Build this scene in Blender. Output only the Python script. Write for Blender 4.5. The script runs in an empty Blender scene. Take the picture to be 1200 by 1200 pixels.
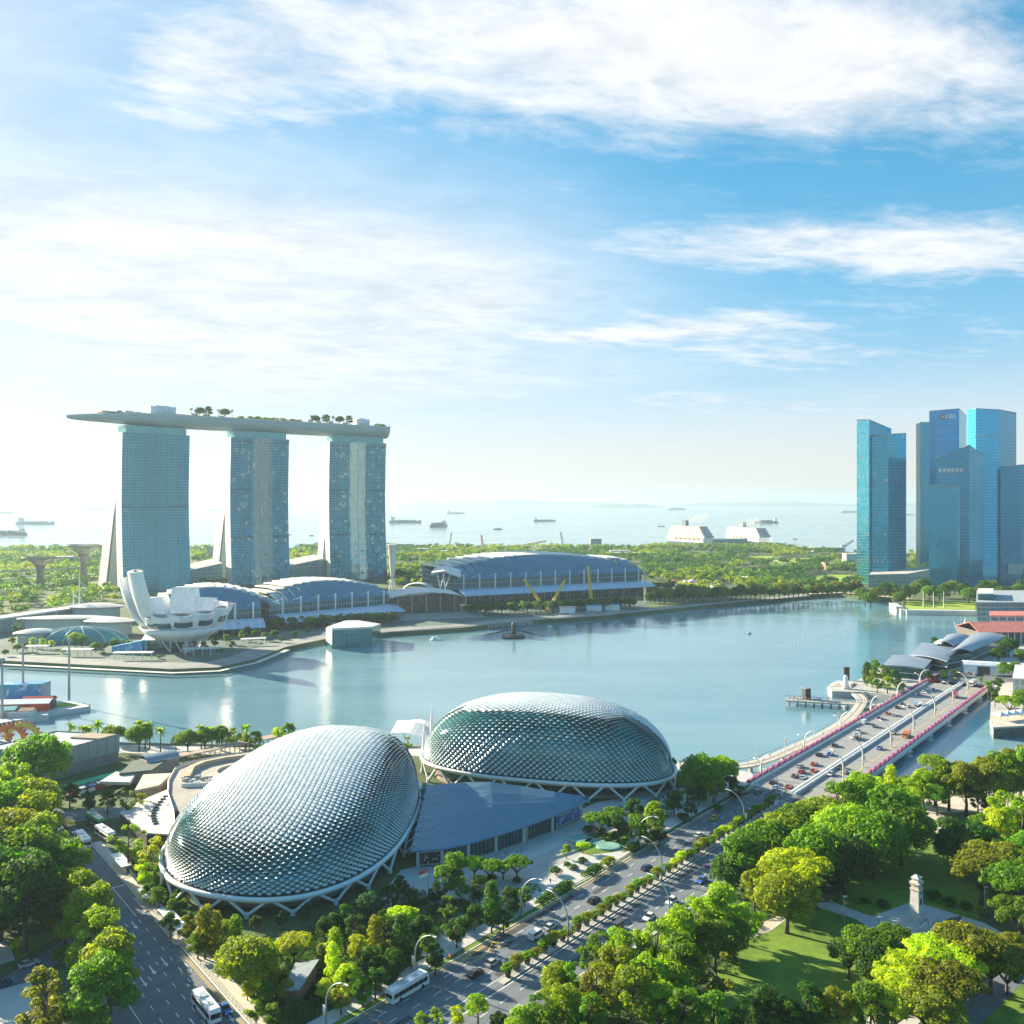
import bpy, bmesh, math, random
import numpy as np
from mathutils import Vector, Matrix, noise
R_ = math.radians
scene = bpy.context.scene
COL = scene.collection
F, HY, CH = 1050.0, 588.0, 110.0          # focal length, horizon row, camera height used to survey the photo
WZ = -3.5                                  # water level below the quays

# ------------------------------------------------------------------ camera
cam_d = bpy.data.cameras.new('camera'); cam_d.lens = 31.5; cam_d.sensor_width = 36.0
cam_d.shift_y = -0.010; cam_d.clip_start = 1.0; cam_d.clip_end = 200000.0
cam = bpy.data.objects.new('camera', cam_d); COL.objects.link(cam)
cam.location = (0, 0, CH); cam.rotation_euler = (R_(90), 0, 0)
scene.camera = cam

# ------------------------------------------------------------------ node expression helper
class X:
    """a socket with arithmetic"""
    def __init__(s, nt, sock): s.nt, s.s = nt, sock
    def _m(s, op, *a):
        n = s.nt.nodes.new('ShaderNodeMath'); n.operation = op
        for i, q in enumerate((s,) + a):
            if isinstance(q, X): s.nt.links.new(q.s, n.inputs[i])
            else: n.inputs[i].default_value = q
        return X(s.nt, n.outputs[0])
    def __add__(s, o): return s._m('ADD', o)
    __radd__ = __add__
    def __sub__(s, o): return s._m('SUBTRACT', o)
    def __rsub__(s, o): return (s * -1.0) + o
    def __mul__(s, o): return s._m('MULTIPLY', o)
    __rmul__ = __mul__
    def __truediv__(s, o): return s._m('DIVIDE', o)
    def pw(s, o): return s._m('POWER', o)
    def mx(s, o): return s._m('MAXIMUM', o)
    def mn(s, o): return s._m('MINIMUM', o)
    def lt(s, o): return s._m('LESS_THAN', o)
    def gt(s, o): return s._m('GREATER_THAN', o)
    def floor(s): return s._m('FLOOR')
    def fract(s): return s._m('FRACT')
    def abs(s): return s._m('ABSOLUTE')
    def exp(s): return s._m('EXPONENT')
    def ss(s, a, b, lo=0.0, hi=1.0):
        n = s.nt.nodes.new('ShaderNodeMapRange'); n.interpolation_type = 'SMOOTHSTEP'
        s.nt.links.new(s.s, n.inputs[0])
        for i, q in zip((1, 2, 3, 4), (a, b, lo, hi)): n.inputs[i].default_value = q
        return X(s.nt, n.outputs[0])
def xyz(nt, sock):
    n = nt.nodes.new('ShaderNodeSeparateXYZ'); nt.links.new(sock, n.inputs[0])
    return [X(nt, o) for o in n.outputs]
def vec(nt, *a):
    n = nt.nodes.new('ShaderNodeCombineXYZ')
    for i, q in enumerate(a):
        if isinstance(q, X): nt.links.new(q.s, n.inputs[i])
        else: n.inputs[i].default_value = q
    return n.outputs[0]
def nz(nt, v, scale, detail=4, rough=.55, dist=0.0, out=0):
    n = nt.nodes.new('ShaderNodeTexNoise')
    nt.links.new(v, n.inputs['Vector']); n.inputs['Scale'].default_value = scale
    n.inputs['Detail'].default_value = detail; n.inputs['Roughness'].default_value = rough
    n.inputs['Distortion'].default_value = dist
    return X(nt, n.outputs[0]) if out == 0 else n.outputs[1]
def mixc(nt, f, a, b, mode='MIX'):
    n = nt.nodes.new('ShaderNodeMix'); n.data_type = 'RGBA'; n.blend_type = mode
    if isinstance(f, X): nt.links.new(f.s, n.inputs[0])
    else: n.inputs[0].default_value = f
    for k, q in ((6, a), (7, b)):
        if isinstance(q, (tuple, list)): n.inputs[k].default_value = tuple(q)[:3] + (1,)
        else: nt.links.new(q, n.inputs[k])
    return n.outputs[2]

# ------------------------------------------------------------------ sky, sun, exposure
SUN_AZ, SUN_EL = -58.0, 20.5               # degrees from the view axis (left is negative), above the horizon
SUND = Vector((math.sin(R_(SUN_AZ)) * math.cos(R_(SUN_EL)), math.cos(R_(SUN_AZ)) * math.cos(R_(SUN_EL)), math.sin(R_(SUN_EL))))
world = bpy.data.worlds.new('World'); scene.world = world; world.use_nodes = True
wt = world.node_tree; wt.nodes.clear()
SKY_STR = 0.080; CLOUD = 3.85
sky = wt.nodes.new('ShaderNodeTexSky'); sky.sky_type = 'NISHITA'; sky.sun_disc = False
sky.sun_elevation = R_(SUN_EL); sky.sun_rotation = R_(SUN_AZ); sky.altitude = 0
sky.air_density = 1.0; sky.dust_density = 0.5; sky.ozone_density = 3.0
tc = wt.nodes.new('ShaderNodeTexCoord')
dx, dy, dz = xyz(wt, tc.outputs['Generated'])
h = dz.mx(0.0) + 0.045
cu, cv = dx / h, dy / h                     # cloud layer coordinates (a flat layer overhead)
wv = vec(wt, cu, cv, 0.0)
def blob(pc, pr, amp, rot=0.0):             # cloud bank: centre and half sizes in layer units
    a, b = cu - pc[0], cv - pc[1]
    if rot: a, b = a * math.cos(rot) + b * math.sin(rot), b * math.cos(rot) - a * math.sin(rot)
    a = a / pr[0]; b = b / pr[1]
    return ((a * a + b * b) * -1.0).exp() * amp
warp = nz(wt, wv, 0.9, 3, .5); warp2 = nz(wt, vec(wt, cu, cv, 5.0), 2.2, 3, .5)
ru, rv = cu * .94 + cv * .34, cv * .94 - cu * .34            # streaks lie slightly across the view
st = vec(wt, ru * .85 + warp * .9 + warp2 * .3, rv * 1.35 + warp * .5 + warp2 * .3, 0.0)
n1 = nz(wt, st, 1.25, 10, .62, .3)
n2 = nz(wt, vec(wt, ru * 1.1 + warp * .6, rv * 2.5 + warp2 * .7, 4.7), 2.4, 10, .68, .4)     # fine fibres
n3 = nz(wt, vec(wt, cu * 1.3, cv * 1.6, 8.0), 3.6, 8, .62, .5)                               # mottled puffs
cov = blob((0.50, 1.85), (0.66, .38), .40, .10) + blob((-.58, 1.85), (.55, .34), .27, -.4) + blob((.7, 3.9), (1.5, 1.1), .08) + blob((1.40, 3.0), (.75, .30), .25, .2) + blob((1.2, 2.2), (.4, .3), .08) \
    + blob((.0, 4.35), (.75, .30), .22, .05) + blob((.95, 4.15), (.55, .26), .20) + blob((1.75, 4.75), (.9, .34), .20) \
    + blob((1.0, 6.2), (1.4, .4), .18) + blob((2.6, 6.8), (1.8, .5), .14) + blob((.5, 3.0), (.5, .2), .12)
dens = n1 * .55 + n2 * .42 + n3 * .22 - .64 + cov
mask = dens.ss(-.06, 0.36).pw(1.15) * .97
sdot = dx * SUND.x + dy * SUND.y + dz * SUND.z
glow = sdot.mx(0.0).pw(3.0)
veil = (sdot.mx(0.0).pw(3.2) * (n1 * .8 + n2 * .6 - .02)).mn(0.80)        # thin high veil, thick towards the sun
soft = (blob((-1.35, 3.2), (1.15, 1.25), .95) + blob((-.35, 3.5), (.75, .8), .62) + blob((-1.3, 5.4), (2.4, 1.6), .85)).mn(.96) * (n1 * .55 + n2 * .25 + .50).mn(1.0)
m_all = mask.mx(veil).mx(soft)
horiz = dz.ss(0.0, 0.20, 1.0, 0.0)
m_all = m_all.mx(horiz * 0.66).mx(.07)
shade = (n3 * .45 + n1 * .35 + n2 * .2).ss(.34, .62, .80, 1.03)
cb = (glow * .12 + CLOUD) * shade
ccol = mixc(wt, horiz.pw(1.6), vec(wt, cb * .985, cb * 1.0, cb * 1.03), vec(wt, CLOUD * .86, CLOUD * .835, CLOUD * .77))
hs = wt.nodes.new('ShaderNodeHueSaturation'); hs.inputs['Saturation'].default_value = 1.42; hs.inputs['Hue'].default_value = .487
wt.links.new(sky.outputs[0], hs.inputs['Color'])
r_, g_, b_ = xyz(wt, hs.outputs[0])
LIM = 4.9; SG = 1.22
skyv = vec(wt, r_ * (LIM * SG) / (r_ + LIM), g_ * (LIM * SG) / (g_ + LIM), b_ * (LIM * 1.35 * SG) / (b_ + LIM * 1.35))
skyc = mixc(wt, m_all, skyv, ccol)
bg = wt.nodes.new('ShaderNodeBackground'); bg.inputs[1].default_value = SKY_STR
wt.links.new(skyc, bg.inputs[0])
wo = wt.nodes.new('ShaderNodeOutputWorld'); wt.links.new(bg.outputs[0], wo.inputs[0])

sun_d = bpy.data.lights.new('sun', 'SUN'); sun_d.energy = 5.0; sun_d.angle = R_(0.55); sun_d.color = (1.0, .86, .62)
sun = bpy.data.objects.new('sun', sun_d); COL.objects.link(sun)
sun.rotation_euler = SUND.to_track_quat('Z', 'Y').to_euler()
vs = scene.view_settings; vs.view_transform = 'Standard'; vs.look = 'None'; vs.exposure = 1.75; vs.gamma = 1.0
scene.cycles.use_denoising = True
scene.cycles.max_bounces = 8; scene.cycles.transparent_max_bounces = 12; scene.cycles.volume_bounces = 0
scene.cycles.sample_clamp_indirect = 6.0
scene.cycles.caustics_reflective = False; scene.cycles.caustics_refractive = False

# ------------------------------------------------------------------ survey helpers
def G(px, py, z=0.0):
    Y = (CH - z) * F / (py - HY)
    return Vector(((px - 600) / F * Y, Y, z))
def AT(px, py, Y):
    return Vector(((px - 600) / F * Y, Y, CH - (py - HY) / F * Y))
RD = Vector((0.63, 0.7766, 0)); RN = Vector((0.7766, -0.63, 0)); RO = Vector((0, 232, 0))
def RP(s, n, z=0.0):                        # along / across the main road
    p = RO + RD * s + RN * n; return Vector((p.x, p.y, z))
LD = Vector((-.627, .779, 0)); LN = Vector((-.779, -.627, 0)); LO = Vector((-55.7, 188.7, 0))
def LP(s, n, z=0.0):
    p = LO + LD * s + LN * n; return Vector((p.x, p.y, z))
def rs(p):                                  # main road coordinates of a point
    q = Vector((p.x, p.y, 0)) - RO; return q.dot(RD), q.dot(RN)

# ------------------------------------------------------------------ mesh builder
EACH = set('post column pier pile canopy_post strut leg brace lifeboat deck_pavilion vent roof_plant mullion deck_cargo star lift_block landing atrium_wall mast boom_stay'.split())
class MB:
    def __init__(s): s.v = []; s.f = []; s.uv = []; s.mi = []; s.cm = 0; s.has_uv = False
    def add(s, vs, fs, uvs=None):
        b = len(s.v); s.v += [tuple(q) for q in vs]
        for i, f in enumerate(fs):
            s.f.append(tuple(k + b for k in f)); s.mi.append(s.cm)
            if uvs: s.uv.append(uvs[i]); s.has_uv = True
            else: s.uv.append(None)
        return s
    def quad(s, a, b, c, d, uv=None): return s.add([a, b, c, d], [(0, 1, 2, 3)], [uv] if uv else None)
    def poly(s, pts, uv=None): return s.add(pts, [tuple(range(len(pts)))], [uv] if uv else None)
    def box(s, c, d, rz=0.0, uvm=False):
        x, y, z = d[0] / 2, d[1] / 2, d[2] / 2; cr, sr = math.cos(rz), math.sin(rz)
        P = []
        for k in (-z, z):
            for (i, j) in ((-x, -y), (x, -y), (x, y), (-x, y)):
                P.append((c[0] + i * cr - j * sr, c[1] + i * sr + j * cr, c[2] + k))
        return s.add(P, [(3, 2, 1, 0), (4, 5, 6, 7), (0, 1, 5, 4), (1, 2, 6, 5), (2, 3, 7, 6), (3, 0, 4, 7)])
    def prism(s, pts, z0, z1, cap=True, bot=True, z1s=None):
        """vertical extrusion of a 2-D outline (counter-clockwise), walls with uv in metres; z1s = own top height per corner"""
        a = sum(pts[i][0] * pts[(i + 1) % len(pts)][1] - pts[(i + 1) % len(pts)][0] * pts[i][1] for i in range(len(pts)))
        if a < 0:
            pts = list(pts)[::-1]; z1s = list(z1s)[::-1] if z1s else None
        n = len(pts); z1s = z1s or [z1] * n; u = 0
        for i in range(n):
            p, q = pts[i], pts[(i + 1) % n]; L = math.hypot(q[0] - p[0], q[1] - p[1])
            zi, zj = z1s[i], z1s[(i + 1) % n]
            s.quad((p[0], p[1], z0), (q[0], q[1], z0), (q[0], q[1], zj), (p[0], p[1], zi), [(u, z0), (u + L, z0), (u + L, zj), (u, zi)])
            u += L
        if cap: s.poly([(p[0], p[1], zz) for p, zz in zip(pts, z1s)], [(p[0], p[1]) for p in pts])
        if bot: s.poly([(p[0], p[1], z0) for p in pts][::-1], [(p[0], p[1]) for p in pts][::-1])
        return s
    def tube(s, path, r, n=6, cap=True):
        path = [Vector(p) for p in path]; m = len(path)
        rad = r if isinstance(r, (list, tuple)) else [r] * m
        V = []; fs = []; up = None
        for i, p in enumerate(path):
            t = (path[min(i + 1, m - 1)] - path[max(i - 1, 0)]).normalized()
            if up is None:
                up = Vector((0, 0, 1)) if abs(t.z) < .9 else Vector((1, 0, 0))
            a = t.cross(up)
            if a.length < 1e-6: a = t.orthogonal()
            a.normalize(); b = a.cross(t).normalized(); up = b
            for k in range(n):
                th = 2 * math.pi * k / n
                V.append(p + a * (math.cos(th) * rad[i]) + b * (math.sin(th) * rad[i]))
        for i in range(m - 1):
            for k in range(n):
                k2 = (k + 1) % n
                fs.append((i * n + k, i * n + k2, (i + 1) * n + k2, (i + 1) * n + k))
        if cap: fs.append(tuple(range(n))[::-1]); fs.append(tuple((m - 1) * n + k for k in range(n)))
        return s.add(V, fs)
    def lathe(s, prof, c=(0, 0, 0), n=16, cap=True, sx=1.0, sy=1.0):
        V = []; fs = []
        for (r, z) in prof:
            for k in range(n):
                th = 2 * math.pi * k / n
                V.append((c[0] + r * math.cos(th) * sx, c[1] + r * math.sin(th) * sy, c[2] + z))
        m = len(prof)
        for i in range(m - 1):
            for k in range(n):
                k2 = (k + 1) % n; fs.append((i * n + k, i * n + k2, (i + 1) * n + k2, (i + 1) * n + k))
        if cap: fs.append(tuple(range(n))[::-1]); fs.append(tuple((m - 1) * n + k for k in range(n)))
        return s.add(V, fs)
    def grid(s, P, closed=False, uv=None):
        m, n = len(P), len(P[0]); V = [q for row in P for q in row]; fs = []; uvs = [] if uv else None
        for i in range(m - 1):
            for j in range(n if closed else n - 1):
                j2 = (j + 1) % n; ids = (i * n + j, i * n + j2, (i + 1) * n + j2, (i + 1) * n + j); fs.append(ids)
                if uv: uvs.append([uv[a][b] for a, b in ((i, j), (i, j2), (i + 1, j2), (i + 1, j))])
        return s.add(V, fs, uvs)
    def slab(s, top, th, closed=False):
        """grid surface given thickness downwards (top rows/cols of points)"""
        m, n = len(top), len(top[0]); V = [Vector(q) for row in top for q in row]
        W = [q - Vector((0, 0, th)) for q in V]; N = m * n; fs = []
        for i in range(m - 1):
            for j in range(n - 1):
                a, b, c, d = i * n + j, i * n + j + 1, (i + 1) * n + j + 1, (i + 1) * n + j
                fs.append((a, b, c, d)); fs.append((d + N, c + N, b + N, a + N))
        for j in range(n - 1):
            fs.append((j + 1, j, j + N, j + 1 + N)); a = (m - 1) * n + j; fs.append((a, a + 1, a + 1 + N, a + N))
        for i in range(m - 1):
            a = i * n; fs.append((a, a + n, a + n + N, a + N)); a = i * n + n - 1; fs.append((a + n, a, a + N, a + n + N))
        return s.add(V + W, fs)
    def islands(s):
        up = list(range(len(s.v)))
        def find(a):
            while up[a] != a: up[a] = up[up[a]]; a = up[a]
            return a
        for f in s.f:
            a = find(f[0])
            for k in f[1:]: up[find(k)] = a
        out = {}
        for i, f in enumerate(s.f): out.setdefault(find(f[0]), []).append(i)
        return list(out.values())
    def build(s, name, mats, parent=None, smooth=False, world=False):
        if parent is not None and name in EACH:                  # posts, columns, struts: every one is a part of its own
            isl = s.islands()
            if len(isl) > 1:
                for ids in isl:
                    m2 = MB(); used = {}
                    for i in ids:
                        for k in s.f[i]:
                            if k not in used: used[k] = len(m2.v); m2.v.append(s.v[k])
                        m2.f.append(tuple(used[k] for k in s.f[i])); m2.uv.append(s.uv[i]); m2.mi.append(s.mi[i])
                    m2.has_uv = s.has_uv; o = m2.build(name, mats, parent, smooth, world)
                return o
        me = bpy.data.meshes.new(name); me.from_pydata(s.v, [], s.f)
        for m in (mats if isinstance(mats, (list, tuple)) else [mats]): me.materials.append(m)
        if any(s.mi): me.polygons.foreach_set('material_index', s.mi)
        if s.has_uv:
            ul = me.uv_layers.new(name='UVMap'); flat = []
            for f, u in zip(s.f, s.uv):
                for k in range(len(f)):
                    q = u[k] if u else (0, 0); flat += [q[0], q[1]]
            ul.data.foreach_set('uv', flat)
        if smooth: me.polygons.foreach_set('use_smooth', [True] * len(me.polygons))
        me.update()
        return link(name, me, parent, world)
def link(name, me, parent=None, world=False):
    o = bpy.data.objects.new(name, me); COL.objects.link(o)
    if parent is not None:
        o.parent = parent
        if world and parent.parent is None: o.location = -Vector(parent.location)
    return o
def thing(name, label, cat, loc=(0, 0, 0), rz=0.0, group=None):
    o = bpy.data.objects.new(name, None); COL.objects.link(o); o.empty_display_size = .5
    o.location = loc; o.rotation_euler = (0, 0, rz); return tag(o, label, cat, group)
def tag(o, label, cat, group=None):
    o['label'] = label; o['category'] = cat
    if group: o['group'] = group
    return o
def structure(o): o['kind'] = 'structure'; return o
def stuff(o, label=None):
    o['kind'] = 'stuff'
    if label: o['label'] = label
    return o
def dup(root, loc, rz=None, label=None, group=None, scale=None, mats=None):
    """copy a thing with its parts and sub-parts; mats = {part name: material} overrides on the copies"""
    r = root.copy(); COL.objects.link(r); r.location = loc
    if rz is not None: r.rotation_euler = (0, 0, rz)
    if scale is not None: r.scale = scale if isinstance(scale, (tuple, list)) else (scale,) * 3
    if label: r['label'] = label
    if group: r['group'] = group
    def rec(src, dst):
        for ch in src.children:
            c = ch.copy(); COL.objects.link(c); c.parent = dst
            if mats:
                k = ch.name.split('.')[0]
                if k in mats: c.material_slots[0].link = 'OBJECT'; c.material_slots[0].material = mats[k]
            rec(ch, c)
    rec(root, r); return r
def arc_pts(c, r, a0, a1, n):
    return [(c[0] + r * math.cos(a0 + (a1 - a0) * i / n), c[1] + r * math.sin(a0 + (a1 - a0) * i / n)) for i in range(n + 1)]
ORD = ['first', 'second', 'third', 'fourth', 'fifth', 'sixth', 'seventh', 'eighth', 'ninth', 'tenth', 'eleventh', 'twelfth', 'thirteenth',
       'fourteenth', 'fifteenth', 'sixteenth', 'seventeenth', 'eighteenth', 'nineteenth', 'twentieth']
def ordn(i):
    if i < 20: return ORD[i]
    t = {2: 'twenty', 3: 'thirty', 4: 'forty', 5: 'fifty', 6: 'sixty', 7: 'seventy', 8: 'eighty', 9: 'ninety'}[(i + 1) // 10]
    return (t[:-1] + 'ieth') if (i + 1) % 10 == 0 else t + '-' + ORD[(i + 1) % 10 - 1]

# ------------------------------------------------------------------ materials
def newmat(name):
    m = bpy.data.materials.new(name); m.use_nodes = True; nt = m.node_tree; nt.nodes.clear()
    b = nt.nodes.new('ShaderNodeBsdfPrincipled'); o = nt.nodes.new('ShaderNodeOutputMaterial'); nt.links.new(b.outputs[0], o.inputs[0])
    return m, nt, b, o
def coord(nt, kind='Object'):
    t = nt.nodes.new('ShaderNodeTexCoord'); return t.outputs[kind]
def bump(nt, b, hgt, dist=.1, strength=.5):
    n = nt.nodes.new('ShaderNodeBump'); n.inputs['Distance'].default_value = dist; n.inputs['Strength'].default_value = strength
    nt.links.new(hgt.s, n.inputs['Height']); nt.links.new(n.outputs[0], b.inputs['Normal'])
def M(name, col, rough=.6, metal=0.0, var=.18, scale=.25, bmp=0.0, col2=None, detail=5, spec=None):
    """plain surface with wear: two octaves of mottling"""
    m, nt, b, o = newmat(name); c = coord(nt)
    n = nz(nt, c, scale, detail, .6); n_ = nz(nt, c, scale * 9, 3, .5)
    lo = tuple(q * (1 - var) for q in col); hi = tuple(min(1, q * (1 + var)) for q in (col2 or col))
    cc = mixc(nt, (n * .7 + n_ * .3).ss(.3, .7), lo, hi)
    nt.links.new(cc, b.inputs['Base Color'])
    r = n_ * (.25 * rough) + rough * .87; nt.links.new(r.s, b.inputs['Roughness'])
    b.inputs['Metallic'].default_value = metal
    if spec is not None: b.inputs['Specular IOR Level'].default_value = spec
    if bmp: bump(nt, b, n_, bmp)
    return m
def facade(name, glass, frame, fh=3.6, pw=1.6, line_h=.12, line_v=.06, rough=.08, metal=.85, tilt=.03, jitter=.35, spandrel=.0, band=None, warm=0.0, vband=None):
    """curtain wall in wall metres (uv): floors, panes, each pane slightly out of plane and slightly different"""
    m, nt, b, o = newmat(name)
    u, v, _ = xyz(nt, coord(nt, 'UV'))
    U, V = u / pw, v / fh; fu, fv = U.fract(), V.fract(); cell = vec(nt, U.floor(), V.floor(), 0.0)
    w = nt.nodes.new('ShaderNodeTexWhiteNoise'); w.noise_dimensions = '3D'; nt.links.new(cell, w.inputs['Vector'])
    r1 = X(nt, w.outputs['Value'])
    lines = (fv.lt(line_h)).mx(fu.lt(line_v))
    base = mixc(nt, r1 * jitter, glass, tuple(min(1, q * 1.9 + .02) for q in glass))
    if warm: base = mixc(nt, r1.gt(1 - warm), base, (.55, .5, .38))
    if spandrel: base = mixc(nt, fv.lt(spandrel), base, tuple(q * .55 for q in glass))
    if band:
        B = (v / band[0]).fract(); base = mixc(nt, B.lt(band[1]), base, band[2])
    if vband: base = mixc(nt, (((u + nz(nt, vec(nt, u * .3, v * .12, 0.0), 1.0, 4, .6) * 10.0 - 5.0 - vband[0]).abs()).ss(vband[2], vband[2] * .7) * vband[1]), base, vband[3])  # vertical band painted into the glass colour, standing in for mirror reflections
    cc = mixc(nt, lines, base, frame); nt.links.new(cc, b.inputs['Base Color'])
    nt.links.new((lines * -metal + metal).s, b.inputs['Metallic'])
    nt.links.new((lines * .4 + r1 * .06 + rough).s, b.inputs['Roughness'])
    g = nt.nodes.new('ShaderNodeNewGeometry')
    low = nz(nt, vec(nt, u * .05, v * .05, 0.0), 1.0, 3, .6, 0, 1)
    a = nt.nodes.new('ShaderNodeVectorMath'); a.operation = 'SUBTRACT'; nt.links.new(w.outputs['Color'], a.inputs[0]); a.inputs[1].default_value = (.5, .5, .5)
    a0 = nt.nodes.new('ShaderNodeVectorMath'); a0.operation = 'SCALE'; nt.links.new(a.outputs[0], a0.inputs[0]); a0.inputs['Scale'].default_value = tilt
    l1 = nt.nodes.new('ShaderNodeVectorMath'); l1.operation = 'SUBTRACT'; nt.links.new(low, l1.inputs[0]); l1.inputs[1].default_value = (.5, .5, .5)
    l2 = nt.nodes.new('ShaderNodeVectorMath'); l2.operation = 'SCALE'; nt.links.new(l1.outputs[0], l2.inputs[0]); l2.inputs['Scale'].default_value = tilt * 1.5
    s1 = nt.nodes.new('ShaderNodeVectorMath'); s1.operation = 'ADD'; nt.links.new(g.outputs['Normal'], s1.inputs[0]); nt.links.new(a0.outputs[0], s1.inputs[1])
    s2 = nt.nodes.new('ShaderNodeVectorMath'); s2.operation = 'ADD'; nt.links.new(s1.outputs[0], s2.inputs[0]); nt.links.new(l2.outputs[0], s2.inputs[1])
    s3 = nt.nodes.new('ShaderNodeVectorMath'); s3.operation = 'NORMALIZE'; nt.links.new(s2.outputs[0], s3.inputs[0])
    nt.links.new(s3.outputs[0], b.inputs['Normal'])
    return m
def leafmat(name, col, col2, trans=.5):
    m, nt, b, o = newmat(name)
    oi = nt.nodes.new('ShaderNodeObjectInfo'); g = nt.nodes.new('ShaderNodeNewGeometry')
    r, ri = X(nt, oi.outputs['Random']), X(nt, g.outputs['Random Per Island'])
    big = nz(nt, coord(nt), .35, 3, .5)
    cc = mixc(nt, (ri * .45 + big * .6 + r * .25 - .15), col, col2)
    h_ = nt.nodes.new('ShaderNodeHueSaturation'); nt.links.new(cc, h_.inputs['Color'])
    nt.links.new((r * .03 + .492).s, h_.inputs['Hue']); nt.links.new((ri * .35 + r * .25 + .72).s, h_.inputs['Value'])
    nt.links.new(h_.outputs[0], b.inputs['Base Color']); b.inputs['Roughness'].default_value = .55
    b.inputs['Specular IOR Level'].default_value = .25
    t = nt.nodes.new('ShaderNodeBsdfTranslucent')
    tcx = mixc(nt, .0, h_.outputs[0], (0, 0, 0)); h2 = nt.nodes.new('ShaderNodeHueSaturation'); nt.links.new(tcx, h2.inputs['Color'])
    h2.inputs['Hue'].default_value = .49; h2.inputs['Saturation'].default_value = 1.1; h2.inputs['Value'].default_value = 2.3
    nt.links.new(h2.outputs[0], t.inputs['Color'])
    mx = nt.nodes.new('ShaderNodeMixShader'); mx.inputs[0].default_value = trans
    nt.links.new(b.outputs[0], mx.inputs[1]); nt.links.new(t.outputs[0], mx.inputs[2]); nt.links.new(mx.outputs[0], o.inputs[0])
    return m
LEAF = dict(
    deep=leafmat('leaf_deep', (0.022, 0.066, 0.009), (0.064, 0.140, 0.016)),
    green=leafmat('leaf_green', (0.056, 0.129, 0.009), (0.150, 0.267, 0.014)),
    bright=leafmat('leaf_bright', (0.122, 0.201, 0.008), (0.263, 0.360, 0.014), .5),
    lime=leafmat('leaf_lime', (0.230, 0.318, 0.009), (0.426, 0.515, 0.013), .5),
    olive=leafmat('leaf_olive', (0.097, 0.135, 0.013), (0.248, 0.264, 0.020)),
    yellow=leafmat('leaf_yellow', (0.220, 0.289, 0.008), (0.412, 0.479, 0.012), .5),
    blue=leafmat('leaf_bluegreen', (0.022, 0.092, 0.031), (0.063, 0.169, 0.051)))
BARK = M('bark', (.09, .07, .05), .9, var=.4, scale=1.2)
WHITE = M('white_paint', (.78, .79, .80), .45, var=.05)
CONC = M('concrete', (.42, .41, .39), .8, var=.15, scale=.12)
CONCL = M('pale_concrete', (.58, .57, .54), .8, var=.12, scale=.12)
STEEL = M('grey_steel', (.35, .37, .39), .45, .5)
DARK = M('dark_metal', (.03, .032, .035), .5)
BLACKP = M('black_plastic', (.012, .012, .013), .5)
RED = M('red_paint', (.55, .05, .035), .5)
ORANGE = M('orange_paint', (.75, .20, .03), .5)
YEL = M('yellow_paint', (.75, .48, .06), .5)
BLUEP = M('blue_paint', (.03, .18, .5), .5)
TEALG = facade('teal_glass', (.02, .10, .11), (.25, .28, .28), 3.0, 1.5, .06, .06)
GLASSD = M('dark_glass', (.012, .022, .026), .08, var=.3, scale=.3)
# ================================================================== SETTING
def xy(v): return (v.x, v.y)
def gp(*pts, z=0.0): return [xy(G(a, b, z)) for a, b in pts]
# haze: one even volume round camera and scene, sky outside
hz = MB(); hz.box((0, 24500, 132.5), (104000, 55000, 276.0))
hm = bpy.data.materials.new('haze_air'); hm.use_nodes = True; hn = hm.node_tree; hn.nodes.clear()
pv = hn.nodes.new('ShaderNodeVolumePrincipled'); ho = hn.nodes.new('ShaderNodeOutputMaterial'); hn.links.new(pv.outputs[0], ho.inputs['Volume'])
pv.inputs['Color'].default_value = (.55, .74, .88, 1); pv.inputs['Density'].default_value = 0.75e-4; pv.inputs['Anisotropy'].default_value = .25
haze = stuff(hz.build('haze', hm), 'pale bluish sea haze hanging over the bay')

# water: bay and open sea are one sheet
m, nt, b, o = newmat('water'); c = coord(nt)
x_, y_, z_ = xyz(nt, c)
big = nz(nt, vec(nt, x_ * .0028, y_ * .0065, 0.0), 1.0, 6, .6, .6)
tint = big.ss(.38, .66)
b.inputs['Roughness'].default_value = .13
nt.links.new(mixc(nt, tint, (.115, .235, .285), (.185, .325, .375)), b.inputs['Base Color'])
nt.links.new((tint * .10 + .085).s, b.inputs['Roughness'])
wv1 = nz(nt, vec(nt, x_ * .20, y_ * .32, 0.0), 1.0, 4, .6, .3); wv2 = nz(nt, vec(nt, x_ * .035, y_ * .05, 3.0), 1.0, 3, .5)
bump(nt, b, wv1 * .6 + wv2 * 1.2, .26, .42); b.inputs['IOR'].default_value = 1.55
WATER = m
w = MB(); XS = [-51000, -6000, -1500, -500, 0, 500, 1500, 6000, 51000]; YS = [-2500, 0, 400, 800, 1600, 4000, 12000, 51500]
w.grid([[(x, y, WZ) for x in XS] for y in YS]); structure(w.build('water', WATER))

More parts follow.
